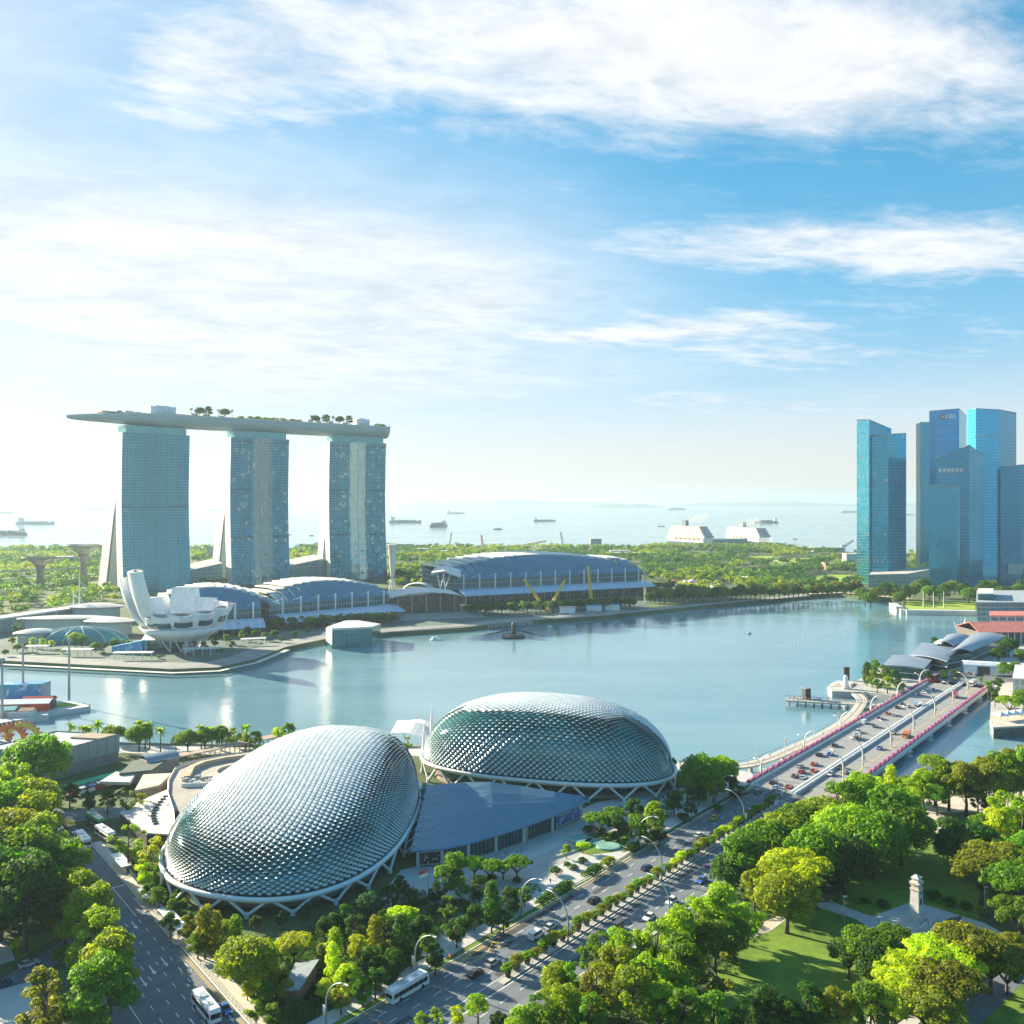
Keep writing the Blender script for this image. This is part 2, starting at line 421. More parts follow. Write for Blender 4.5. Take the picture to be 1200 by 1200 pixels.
# hills on the far islands
HILL = M('island_hill', (.06, .09, .07), .9, scale=.0006)
def ridge(px0, px1, Y, top, seed, name='hills'):
    rng = random.Random(seed); n = 60; rows = []
    X0, X1 = (px0 - 600) / F * Y, (px1 - 600) / F * Y; D = (X1 - X0) * .35
    for j in range(5):
        t = j / 4; row = []
        for i in range(n + 1):
            u = i / n; x = X0 + (X1 - X0) * u
            hgt = (noise.noise((u * 5 + seed, 0, 0)) * .5 + noise.noise((u * 13 + seed, 3, 0)) * .22 + .62) * math.sin(math.pi * u) ** .5
            row.append((x, Y + D * t, WZ - .5 + max(0, hgt) * top * math.sin(math.pi * t) ** .8))
        rows.append(row)
    mb = MB(); mb.grid(rows); return structure(mb.build(name, HILL, smooth=True))
ridge(455, 760, 21000, 230, 3); ridge(690, 780, 17500, 110, 8); ridge(800, 1010, 23000, 190, 5); ridge(60, 330, 19000, 150, 12); ridge(1000, 1320, 21000, 150, 21); ridge(-150, 80, 22000, 150, 31)

# land
GRASSD = M('planting_soil', (.05, .09, .024), .95, var=.45, scale=.05, col2=(.06, .10, .03))
LAWN = M('lawn', (.085, .185, .012), .95, var=.28, scale=.05, col2=(.14, .225, .018), bmp=.12, detail=8)
FIELD = M('grass_field', (.28, .38, .025), .95, var=.2, scale=.01)
FARL = M('far_ground', (.045, .085, .03), .95, var=.4, scale=.006, col2=(.10, .14, .05))
PAVE = M('plaza_paving', (.46, .47, .47), .75, var=.10, scale=.08)
PATHM = M('path_paving', (.50, .46, .40), .85, var=.12, scale=.15)
QUAY = M('quay_stone', (.30, .30, .28), .85, var=.2, scale=.08)
m, nt, b, o = newmat('asphalt'); c = coord(nt)
x_, y_, z_ = xyz(nt, c)
n_ = nz(nt, c, .22, 5, .6); n2_ = nz(nt, c, 6.0, 3, .6)
al = x_ * .6266 + y_ * .7793; ac = x_ * .7793 - y_ * .6266      # worn wheel tracks run with the main road
tr = nz(nt, vec(nt, al * .012, ac * .9, 0.0), 1.0, 3, .5)
nt.links.new(mixc(nt, (n_ * .4 + n2_ * .2 + tr * .4).ss(.32, .68), (.10, .12, .142), (.165, .192, .215)), b.inputs['Base Color']); b.inputs['Roughness'].default_value = .85
bump(nt, b, n2_, .02); ASPH = m
m, nt, b, o = newmat('bridge_deck'); c = coord(nt); n_ = nz(nt, c, .22, 5, .6)
nt.links.new(mixc(nt, n_, (.20, .21, .215), (.31, .315, .32)), b.inputs['Base Color']); b.inputs['Roughness'].default_value = .85; DECKM = m
LINEW = M('road_line_white', (.70, .70, .68), .7, var=.2, scale=.8); LINEY = M('road_line_yellow', (.62, .42, .07), .7, var=.2, scale=.8)

def land(name, pts, mat, z1=0.0, z0=-4.2):
    mb = MB(); mb.prism(pts, z0, z1, bot=True); return structure(mb.build(name, mat))
def sheet(name, pts, mat, z, parent=None):
    mb = MB(); a = sum(pts[i][0] * pts[(i + 1) % len(pts)][1] - pts[(i + 1) % len(pts)][0] * pts[i][1] for i in range(len(pts)))
    if a < 0: pts = pts[::-1]
    mb.poly([(p[0], p[1], z) for p in pts]); o = mb.build(name, mat, parent)
    return structure(o) if parent is None else o
NEAR = [(-900, -300), (-900, 412)] + gp((-60, 866), (60, 868), (150, 872), (260, 874), (340, 876), (420, 876), (500, 876), (600, 890), (800, 893), (880, 905)) + \
       [xy(RP(150, 2)), xy(RP(150, 30))] + gp((1060, 908), (1200, 898), (1420, 886)) + [(900, -300)]
land('ground', NEAR, GRASSD)
MBSL = gp((-900, 770), (-200, 772), (0, 774), (100, 779), (200, 784), (255, 782), (300, 772), (335, 758), (380, 749), (455, 741), (545, 735), (620, 727), (700, 722), (750, 717), (830, 709), (950, 698), (985, 696), (1056, 703),
          (1060, 716), (1145, 717), (1145, 705), (1250, 705), (1500, 700)) + gp((1900, 652), (1300, 650), (1005, 648), (940, 641), (900, 639), (700, 640), (480, 641), (0, 645), (-500, 650), (-1200, 660))
land('far_land', MBSL, FARL)
RBANK = gp((1149, 708), (1143, 735), (1100, 750), (1066, 768), (1030, 782), (1005, 797), (970, 804), (975, 810), (1015, 811), (1045, 815)) + [xy(RP(408, -4)), xy(RP(408, 33))] + gp((1160, 843), (1165, 854), (1260, 856), (1600, 840), (1600, 706))
land('bank_ground', RBANK, CONC)

# promenade paving along the near and far quays
def offset_strip(pts, w):
    out = []
    for i, p in enumerate(pts):
        a, b_ = Vector(pts[max(i - 1, 0)]), Vector(pts[min(i + 1, len(pts) - 1)]); t = (b_ - a).normalized()
        out.append((p[0] + t.y * w, p[1] - t.x * w))
    return out
def strip(name, pts, w, mat, z, parent=None):
    q = offset_strip(pts, w); mb = MB()
    for i in range(len(pts) - 1):
        mb.quad((*pts[i], z), (*q[i], z), (*q[i + 1], z), (*pts[i + 1], z))
    o = mb.build(name, mat, parent); return structure(o) if parent is None else o
strip('promenade', NEAR[2:13], 14, PAVE, .03)
PROM = M('promenade_deck', (.25, .26, .25), .8, var=.25, scale=.06)
strip('promenade', MBSL[1:14], -22, PROM, .03); strip('promenade', MBSL[13:18], -14, PROM, .03)
sheet('quay_paving', gp((300, 770), (335, 757), (380, 748), (455, 740.5), (545, 734.5), (620, 726.5), (755, 716.5), (762, 704), (540, 710), (456, 724), (310, 742), (240, 752), (120, 745), (0, 738), (0, 773.5), (100, 778.5), (200, 783.5), (255, 781.5)), M('quay_grey', (.085, .13, .115), .85, var=.35, scale=.03), .02)
strip('beach_path', gp((950, 698), (985, 696), (1056, 703)), -22, M('sand_pale', (.62, .52, .36), .9), .03)
# low quay walls
def rail_wall(pts, hgt, th, mat, name, label):
    mb = MB()
    for i in range(len(pts) - 1):
        a, b_ = Vector(pts[i]), Vector(pts[i + 1]); c_ = (a + b_) / 2; L = (b_ - a).length
        mb.box((c_.x, c_.y, hgt / 2), (L + th * .3, th, hgt), math.atan2(b_.y - a.y, b_.x - a.x))
    return tag(mb.build(name, mat), label, 'quay wall')
rail_wall([(p[0], p[1] - .6) for p in NEAR[3:9]], .9, .5, QUAY, 'quay_wall', 'grey low stone wall along the promenade behind the bigger dome')

# far fields of bright grass
for k, pts in enumerate([gp((938, 682), (1003, 682), (1004, 674), (975, 673), (945, 676)), gp((858, 672), (905, 671), (900, 667), (870, 667)),
            gp((905, 660), (945, 660), (945, 654), (915, 654)), gp((945, 655), (1003, 656), (1003, 652), (950, 651)), gp((876, 654), (905, 655), (905, 652), (880, 651)),
            gp((800, 652), (840, 653), (838, 650), (805, 649)), gp((1061, 714), (1143, 714.5), (1143, 705), (1062, 704)), gp((905, 668), (940, 666), (930, 662), (905, 664)), gp((690, 660), (725, 660), (722, 657), (692, 657))]):
    sheet('grass_field', pts, FIELD, .05)
sheet('far_road', gp((850, 659), (960, 657), (960, 655.6), (850, 657.4)), CONCL, .04)
sheet('far_road', gp((-60, 690), (120, 676), (122, 674), (-60, 687)), CONCL, .04)
# promontory quay edge
for nm, pa, pb in (('quay_wall', (1061, 716), (1144, 717)), ('quay_wall', (1046, 708), (1060, 716))):
    a, b_ = G(*pa), G(*pb); mb = MB(); c_ = (a + b_) / 2; mb.box((c_.x, c_.y, -1.2), ((b_ - a).length, 7, 5.2), math.atan2(b_.y - a.y, b_.x - a.x))
    tag(mb.build(nm, CONCL), 'pale stone quay wall in front of the promontory lawn' if pa[0] > 1060 else 'pale stone quay wall at the slanting corner of the promontory lawn', 'quay wall')

# ------------------------------------------------------------------ main road, left road
def road_poly(fn, s0, s1, n0, n1, z): return [xy(fn(s0, n0)), xy(fn(s1, n0)), xy(fn(s1, n1)), xy(fn(s0, n1))]
road = sheet('road', road_poly(RP, -260, 148, 0, 30.5, 0), ASPH, .02)
sheet('pavement', road_poly(RP, -260, 151, -6.2, -2.0, 0), PAVE, .14)
def kerb(fn, s0, s1, n, nm='kerb'):
    mb = MB(); a, b_ = fn(s0, n), fn(s1, n); c_ = (a + b_) / 2; mb.box((c_.x, c_.y, .07), ((b_ - a).length, .35, .16), math.atan2(b_.y - a.y, b_.x - a.x)); return structure(mb.build(nm, CONCL))
kerb(RP, -260, 150, -.2); kerb(RP, -260, 150, 30.7)
def dashes(mb, fn, n, s0, s1, on, off, wid=.16, z=.03):
    s = s0
    while s < s1:
        e = min(s + on, s1)
        p = [fn(s, n - wid / 2), fn(s, n + wid / 2), fn(e, n + wid / 2), fn(e, n - wid / 2)]
        mb.quad(*[(q.x, q.y, z) for q in p]); s += on + off
mb = MB()
for n in (3.4, 6.8, 10.2, 20.4, 23.8, 27.2): dashes(mb, RP, n, -240, 150, 2.4, 4.4, .2)
dashes(mb, RP, 13.7, -240, 138, 400, 1, .2); dashes(mb, RP, 16.9, -240, 138, 400, 1, .25); dashes(mb, RP, 30.0, -240, 138, 400, 1, .2)
mb.build('lane_markings', LINEW, road)
mb = MB(); dashes(mb, RP, .35, -240, 148, 500, 1, .14); dashes(mb, RP, .75, -240, 148, 500, 1, .14)
for (s0, s1, n0, n1) in ((-21, -9, 1.2, 1.5), (-21, -9, 4.0, 4.3)): mb.quad(*[(q.x, q.y, .035) for q in (RP(s0, n0), RP(s0, n1), RP(s1, n1), RP(s1, n0))])
for s0 in (-21, -9.3): mb.quad(*[(q.x, q.y, .036) for q in (RP(s0, 1.2), RP(s0, 4.3), RP(s0 + .3, 4.3), RP(s0 + .3, 1.2))])
for (a, b_) in (((-21, 1.3), (-15, 4.2)), ((-15, 4.2), (-9, 1.3))):
    p, q = RP(*a), RP(*b_); t = (q - p).normalized(); u_ = Vector((-t.y, t.x, 0)) * .15
    mb.quad(*[(v_.x, v_.y, .038) for v_ in (p - u_, p + u_, q + u_, q - u_)])
mb.build('yellow_lines', LINEY, road)
rp = random.Random(44); mb = MB()                               # patched trenches and repairs in the asphalt
for k in range(26):
    s, n = rp.uniform(-70, 140), rp.choice((1, 4.6, 8, 11.4, 18.4, 22, 25.4)); L, W = rp.uniform(3, 22), rp.uniform(.8, 2.2)
    mb.quad(*[(q.x, q.y, .0225 + k * .0001) for q in (RP(s, n), RP(s, n + W), RP(s + L, n + W), RP(s + L, n))])
mb.build('asphalt_patch', M('asphalt_repair', (.055, .062, .07), .9, var=.3, scale=.5), road)
# median island with pale kerb
md = MB()
for (s0, s1) in ((-23, 138),):
    c_ = RP((s0 + s1) / 2, 15.3); md.box((c_.x, c_.y, .10), (s1 - s0, 1.9, .2), math.atan2(RD.y, RD.x))
structure(md.build('median_kerb', CONC))
# grass verge
sheet('grass_verge', road_poly(RP, -260, 30, -2.0, -.5, 0), LAWN, .06)
# left road
lroad = sheet('road', [xy(LP(-120, -0.0)), xy(LP(128, 0)), xy(LP(300, 0)), xy(LP(300, 19)), xy(LP(-120, 24))], ASPH, .024)
sheet('road', gp((62, 965), (140, 958), (196, 945), (196, 940), (130, 946), (60, 952)), ASPH, .028)
sheet('pavement', [xy(LP(-120, -4.5)), xy(LP(46, -4.2)), xy(LP(128, -3.4)), xy(LP(128, -.6)), xy(LP(-120, -.6))], PATHM, .10)
kerb(LP, -120, 128, -.25)
mb = MB()
for n in (3.6, 7.0, 10.4, 13.8): dashes(mb, LP, n, -100, 84, 2.2, 4.0, .2)
dashes(mb, LP, 17.4, -100, 84, 400, 1, .2)
for s in (88.0,): mb.quad(*[(q.x, q.y, .034) for q in (LP(s, .3), LP(s, 17), LP(s + .5, 17), LP(s + .5, .3))])
dashes(mb, LP, 3.5, 66, 88, 40, 1, .2)
rng = random.Random(2)
for (s, n) in [(60, 5.4), (58, 8.8), (36, 5.4), (34, 8.8), (30, 1.8), (8, 5.4), (6, 8.8), (4, 1.9), (-8, 5.2), (-10, 8.7), (-10, 12.2), (-22, 5.4), (56, 12), (30, 12)]:   # lane arrows
    mb.quad(*[(q.x, q.y, .034) for q in (LP(s, n - .16), LP(s, n + .16), LP(s + 3.6, n + .16), LP(s + 3.6, n - .16))])
    mb.poly([(q.x, q.y, .036) for q in (LP(s, n - .6), LP(s - 1.6, n), LP(s, n + .6))])
mb.build('lane_markings', LINEW, lroad)
mb = MB(); dashes(mb, LP, .5, -110, 40, 400, 1, .16); dashes(mb, LP, .95, -110, 40, 400, 1, .16); mb.build('yellow_lines', LINEY, lroad)
# bus-stop islands with flat white shelters stand further down the file
# bottom-left corner: side road, paving
sheet('pavement', gp((-60, 1095), (0, 1097), (12, 1110), (18, 1125), (-60, 1150)), PAVE, .04)
sheet('road', gp((-80, 1178), (0, 1148), (80, 1098), (100, 1108), (60, 1135), (0, 1172), (-80, 1205)), ASPH, .03)
sheet('pavement', gp((-80, 1215), (0, 1160), (36, 1150), (45, 1180), (40, 1210), (0, 1260)), PAVE, .045)
sheet('lawn', gp((12, 1100), (70, 1090), (62, 1102), (20, 1126)), LAWN, .05)

# ------------------------------------------------------------------ plaza between the domes and the road, park paths
sheet('plaza', gp((420, 1080), (470, 1020), (500, 1012), (600, 985), (700, 940), (790, 925), (868, 915), (868, 926), (800, 962), (700, 1024), (600, 1078), (520, 1120), (470, 1122)), PAVE, .05)
sheet('pavement', gp((545, 1040), (720, 965), (745, 968), (560, 1062)), M('plaza_dark_paving', (.36, .37, .38), .7), .07)
for pts in (gp((672, 988), (690, 978), (735, 972), (738, 985), (725, 998), (690, 1002), (674, 997)),):
    sheet('lawn', pts, LAWN, .08)
for (a, b_, r) in ((680, 985, 4.2), (697, 987.5, 3.4), (713, 993, 4.0)):
    q = G(a, b_); mb = MB(); mb.lathe([(r, 0), (r, .5), (r - .4, .6)], (q.x, q.y, .09), 28, True, 1, .8)
    structure(mb.build('pond_disc', M('pale_pool', (.22, .42, .38), .25)))
sheet('lawn', gp((800, 1200), (850, 1120), (900, 1085), (980, 1060), (1005, 1000), (1070, 975), (1150, 985), (1160, 1060), (1080, 1150), (1000, 1200), (900, 1230)), LAWN, .03)
sheet('lawn', gp((1120, 1205), (1180, 1150), (1290, 1140), (1290, 1230)), LAWN, .03)
sheet('path', gp((955, 1058), (975, 1057), (1010, 1070), (1040, 1080), (1030, 1092), (1000, 1076), (960, 1064)), PAVE, .05)
sheet('path', gp((868, 1098), (885, 1085), (915, 1072), (925, 1075), (905, 1090), (880, 1100)), PATHM, .05)
sheet('path', gp((1083, 975), (1100, 963), (1085, 955), (1090, 948), (1110, 958), (1125, 968), (1150, 985), (1130, 986), (1105, 980)), PATHM, .05)
sheet('pavement', gp((1080, 952), (1200, 952), (1260, 945), (1260, 925), (1080, 928)), PATHM, .04)
sheet('memorial_plaza', gp((1012, 1078), (1070, 1056), (1154, 1082), (1180, 1096), (1100, 1180), (1040, 1230), (990, 1230), (1050, 1150), (1066, 1110), (1013, 1100)), PAVE, .06)
sheet('road', gp((1165, 1140), (1230, 1090), (1260, 1098), (1190, 1160), (1110, 1240), (1060, 1240)), ASPH, .04)
# ================================================================== HOTEL TOWERS + SKY DECK
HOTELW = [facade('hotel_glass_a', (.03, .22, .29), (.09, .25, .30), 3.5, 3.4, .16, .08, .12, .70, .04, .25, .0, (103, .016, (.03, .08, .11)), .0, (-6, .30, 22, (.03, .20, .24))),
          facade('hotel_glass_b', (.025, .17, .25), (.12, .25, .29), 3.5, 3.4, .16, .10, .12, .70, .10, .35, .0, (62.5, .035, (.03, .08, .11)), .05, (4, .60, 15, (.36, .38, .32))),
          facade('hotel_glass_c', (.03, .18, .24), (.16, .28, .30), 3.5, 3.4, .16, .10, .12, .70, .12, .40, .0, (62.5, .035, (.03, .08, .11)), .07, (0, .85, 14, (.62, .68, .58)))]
ENDW = M('tower_end_panel', (.68, .69, .67), .55, var=.05, scale=.05)
ATR = facade('atrium_glass', (.015, .05, .07), (.05, .10, .12), 7.0, 3.0, .05, .06, .35, .0, .0)
TOWERS = []
def hotel_tower(px, Y, ang, W, D0, D1, H, label, mat, split):
    """two slabs: the near one upright and slightly dished, the far one splayed out at the foot"""
    base = Vector(((px - 600) / F * Y, Y, 0)); d = Vector((math.cos(R_(ang)), math.sin(R_(ang)), 0)); n = Vector((math.sin(R_(ang)), -math.cos(R_(ang)), 0))
    t = thing('hotel_tower', label, 'hotel tower', base)
    def P(u, v, z): q = d * u - n * v; return (q.x, q.y, z)      # v: away from the viewer
    N = 24; zs = [H * i / N for i in range(N + 1)]
    def nearf(z): q = z / H; return 4.0 * math.sin(math.pi * q) - (1 - q) ** 1.5 * 4.0        # front face
    def tot(z): return D0 + (D1 - D0) * (1 - z / H) ** 1.08
    def gap(z): return max(0.0, 1 - z / H / split) ** 1.05 * D1 * .50
    def near_in(z): return nearf(z) + (tot(z) - gap(z) - nearf(z)) * .42
    def far_in(z): return near_in(z) + gap(z)
    w0, w1 = -W / 2, W / 2
    # front glass, gently creased in vertical bays
    mb = MB(); us = [w0 + W * i / 6 for i in range(7)]
    rows = []; uvs = []
    for z in zs:
        rows.append([P(u, nearf(z) + 1.1 * math.sin(i * 2.1 + px) * (0 if i in (0, 6) else 1), z) for i, u in enumerate(us)]); uvs.append([(u, z) for u in us])
    mb.grid(rows, uv=uvs); mb.build('glass_front', mat, t)
    mb = MB()
    for u in us[1:-1]:
        i = us.index(u); mb.tube([P(u, nearf(z) + 1.1 * math.sin(i * 2.1 + px) - .25, z) for z in zs[::3]], .35, 4)
    mb.build('mullion', STEEL, t)
    # near slab body: ends and back
    mb = MB()
    for i in range(N):
        za, zb = zs[i], zs[i + 1]
        ia, ib = near_in(za), near_in(zb)
        for u, fl in ((w0, 0), (w1, 1)):
            q = [P(u, nearf(za) + .02, za), P(u, ia, za), P(u, ib, zb), P(u, nearf(zb) + .02, zb)]
            mb.quad(*(q if fl else q[::-1]))
        mb.quad(P(w0, ia, za), P(w0, ib, zb), P(w1, ib, zb), P(w1, ia, za))
    mb.poly([P(w0, nearf(H), H), P(w1, nearf(H), H), P(w1, D0, H), P(w0, D0, H)])
    mb.build('front_slab', ENDW, t)
    mb = MB()
    for i in range(N):
        za, zb = zs[i], zs[i + 1]
        oa, ob = tot(za), tot(zb); ia = far_in(za) + .03; ib = far_in(zb) + .03
        for u, fl in ((w0, 0), (w1, 1)):
            q = [P(u, ia, za), P(u, oa, za), P(u, ob, zb), P(u, ib, zb)]; mb.quad(*(q if fl else q[::-1]))
        mb.quad(P(w0, oa, za), P(w0, ob, zb), P(w1, ob, zb), P(w1, oa, za)); mb.quad(P(w1, ia, za), P(w1, ib, zb), P(w0, ib, zb), P(w0, ia, za))
    mb.build('leaning_slab', ENDW, t)
    # glazed wedge between the slabs
    mb = MB()
    for i in range(N):
        za, zb = zs[i], zs[i + 1]; oa, ob = far_in(za), far_in(zb); ia, ib = near_in(za), near_in(zb)
        if oa <= ia + .01: break
        for u, fl in ((w0 + .8, 0), (w1 - .8, 1)):
            q = [P(u, ia, za), P(u, oa, za), P(u, ob, zb), P(u, ib, zb)]
            mb.quad(*(q if fl else q[::-1]), [(ia, za), (oa, za), (ob, zb), (ib, zb)])
    o_ = MB(); o_.v, o_.f, o_.uv, o_.mi, o_.has_uv = mb.v, mb.f, mb.uv, mb.mi, True; o_.build('atrium_wall', ATR, t)
    mb = MB()                                                   # glass neck under the deck
    c_ = P(0, D0 * .5, 0); mb.box((c_[0], c_[1], H + 4.4), (W * .90, D0 * .96, 8.6), R_(ang)); mb.build('roof_neck', M('neck_glass', (.10, .34, .36), .2, .1, .15, .15), t)
    TOWERS.append((base, d, n, D0, W, H)); return t
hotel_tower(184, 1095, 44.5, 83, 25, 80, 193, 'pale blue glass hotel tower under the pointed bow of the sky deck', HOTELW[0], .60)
hotel_tower(305.5, 1180, 40, 81, 23, 70, 193.5, 'middle hotel tower of the three, sparkling blue glass front with bronze reflections', HOTELW[1], .52)
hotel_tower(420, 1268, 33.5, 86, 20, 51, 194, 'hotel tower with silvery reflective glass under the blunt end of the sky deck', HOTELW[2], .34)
# sky deck
deck = thing('sky_deck', 'long boat-shaped roof deck with garden resting across three hotel towers', 'sky deck', (TOWERS[1][0].x, TOWERS[1][0].y, 0))
c0 = [b_ + -n_ * (D0 * .5) for (b_, d_, n_, D0, W_, H_) in TOWERS]
dl = TOWERS[0][1]; dr = TOWERS[2][1]
ctrl = [c0[0] - dl * 100, c0[0] - dl * 52, c0[0], c0[1], c0[2], c0[2] + dr * 47]
def spline(t):                                                  # t in 0..1 over the controls by chord length
    L = [0]
    for a, b_ in zip(ctrl, ctrl[1:]): L.append(L[-1] + (b_ - a).length)
    s = t * L[-1]; k = max(i for i in range(len(ctrl) - 1) if L[i] <= s + 1e-6); u = (s - L[k]) / (L[k + 1] - L[k])
    p0, p1, p2, p3 = ctrl[max(k - 1, 0)], ctrl[k], ctrl[k + 1], ctrl[min(k + 2, len(ctrl) - 1)]
    return 0.5 * (2 * p1 + (p2 - p0) * u + (2 * p0 - 5 * p1 + 4 * p2 - p3) * u * u + (3 * p1 - p0 - 3 * p2 + p3) * u ** 3)
NS = 60; HULL = M('deck_hull', (.33, .43, .49), .5, .1, .06, .03); rows = []; top = []; FR = []
for i in range(NS + 1):
    t = i / NS; p = spline(t); q = (spline(min(1, t + .004)) - spline(max(0, t - .004))); q.z = 0; q.normalize(); sd = Vector((q.y, -q.x, 0))
    hw = 19.5 * (min(1, (t / .26)) ** .55 if t < .26 else 1.0) * (1 if t < .93 else 1 - .22 * ((t - .93) / .07) ** 2) + .15
    dp = 15.0 * (.10 + .90 * min(1, t / .26) ** .7); ztop = 216.5 - 8.0 * (1 - min(1, t / .27)) ** 1.5
    row = []
    for k in range(13):
        a = math.pi * k / 12; row.append(p + sd * (hw * math.cos(a)) + Vector((0, 0, ztop - dp * math.sin(a) ** .8)) - Vector((deck.location.x, deck.location.y, 0)))
    rows.append(row); FR.append((p - Vector((deck.location.x, deck.location.y, 0)), q, sd, hw, ztop)); top.append((row[0], row[-1]))
mb = MB(); mb.grid(rows); mb.poly(rows[0]); mb.poly(rows[-1][::-1]); mb.build('hull', HULL, deck, smooth=True)
mb = MB(); mb.grid([[r[0] + Vector((0, 0, .05)), r[-1] + Vector((0, 0, .05))] for r in rows]); mb.build('deck_floor', M('deck_timber', (.35, .30, .24), .8), deck)
mb = MB()
for side in (0, 1): mb.tube([a[side] + Vector((0, 0, .7)) for a in top], .8, 5)
mb.build('parapet', M('deck_parapet', (.55, .58, .60), .5), deck)
mb = MB()                                                       # low pavilions, pool edge, awnings along the deck
rng = random.Random(5)
for i in range(6, 58):
    p, q, sd, hw, zt = FR[i]
    if i % 2 == 0:
        c_ = p + sd * rng.uniform(-.2, .75) * hw; hh = rng.uniform(2.5, 5.2)
        mb.box((c_.x, c_.y, zt + hh / 2), (rng.uniform(6, 11), rng.uniform(4, 10), hh), math.atan2(q.y, q.x))
mb.build('deck_pavilion', M('pavilion_roof', (.50, .47, .38), .7, var=.4, scale=.05), deck)
p, q, sd, hw, zt = FR[10]
mb = MB(); mb.box((p.x, p.y, zt + 2.0), (62, 20, 1.2), math.atan2(q.y, q.x)); mb.build('restaurant_canopy', M('canopy_tan', (.5, .44, .30), .7), deck)
mb = MB()
for (i, ln) in ((16, 31), (54, 20)):
    p, q, sd, hw, zt = FR[i]; mb.box((p.x, p.y, zt + 5.5), (ln, 15, 11), math.atan2(q.y, q.x)); mb.box((p.x, p.y, zt + 11.6), (ln * .55, 9, 1.2), math.atan2(q.y, q.x))
    lb = MB(); lb.v, lb.f, lb.uv, lb.mi = mb.v, mb.f, mb.uv, mb.mi; lb.build('lift_block', M('lift_block', (.62, .66, .69), .6), deck); mb = MB()
DECKFR = FR; DECKLOC = Vector(deck.location)
DECKT = True
# glass podium between the towers
POD = facade('podium_glass', (.16, .28, .30), (.35, .42, .42), 5, 3, .06, .05, .2, .4)
def gbox(name, label, cat, pts, z0, z1, mat, roofmat=None, z1s=None, lip=0):
    t = thing(name, label, cat, (*pts[0], 0)); mb = MB(); mb.prism(pts, z0, z1, cap=False, z1s=z1s); mb.build('wall', mat, t, world=True)
    zz = z1s or [z1] * len(pts); cx = sum(p[0] for p in pts) / len(pts); cy = sum(p[1] for p in pts) / len(pts)
    tp = [(cx + (p[0] - cx) * (1.012 + lip), cy + (p[1] - cy) * (1.012 + lip)) for p in pts]
    mb = MB(); mb.prism(tp, 0, 1, z1s=[z + .9 for z in zz]); 
    for i, v in enumerate(mb.v):
        pass
    m2 = MB()
    a = sum(tp[i][0] * tp[(i + 1) % len(tp)][1] - tp[(i + 1) % len(tp)][0] * tp[i][1] for i in range(len(tp)))
    T, Z = (tp, zz) if a > 0 else (tp[::-1], zz[::-1]); n = len(T)
    V = [(p[0], p[1], z + .02) for p, z in zip(T, Z)] + [(p[0], p[1], z + .8) for p, z in zip(T, Z)]
    m2.add(V, [tuple(range(n))[::-1], tuple(range(n, 2 * n))] + [(i, (i + 1) % n, n + (i + 1) % n, n + i) for i in range(n)])
    m2.build('roof', roofmat or CONCL, t, world=True); return t
for (i, j, lab) in ((0, 1, 'low glazed podium wing between the bow tower and the middle tower'), (1, 2, 'sloping glazed podium wing between the middle tower and silvery tower')):
    a = TOWERS[i][0] + TOWERS[i][1] * 46 - TOWERS[i][2] * 14; b_ = TOWERS[j][0] - TOWERS[j][1] * 46 - TOWERS[j][2] * 14
    n_ = TOWERS[i][2] * -30
    gbox('podium_wing', lab, 'podium', [xy(a), xy(b_), xy(b_ + n_), xy(a + n_)], 0, 1, POD, z1s=[22, 30, 34, 26])

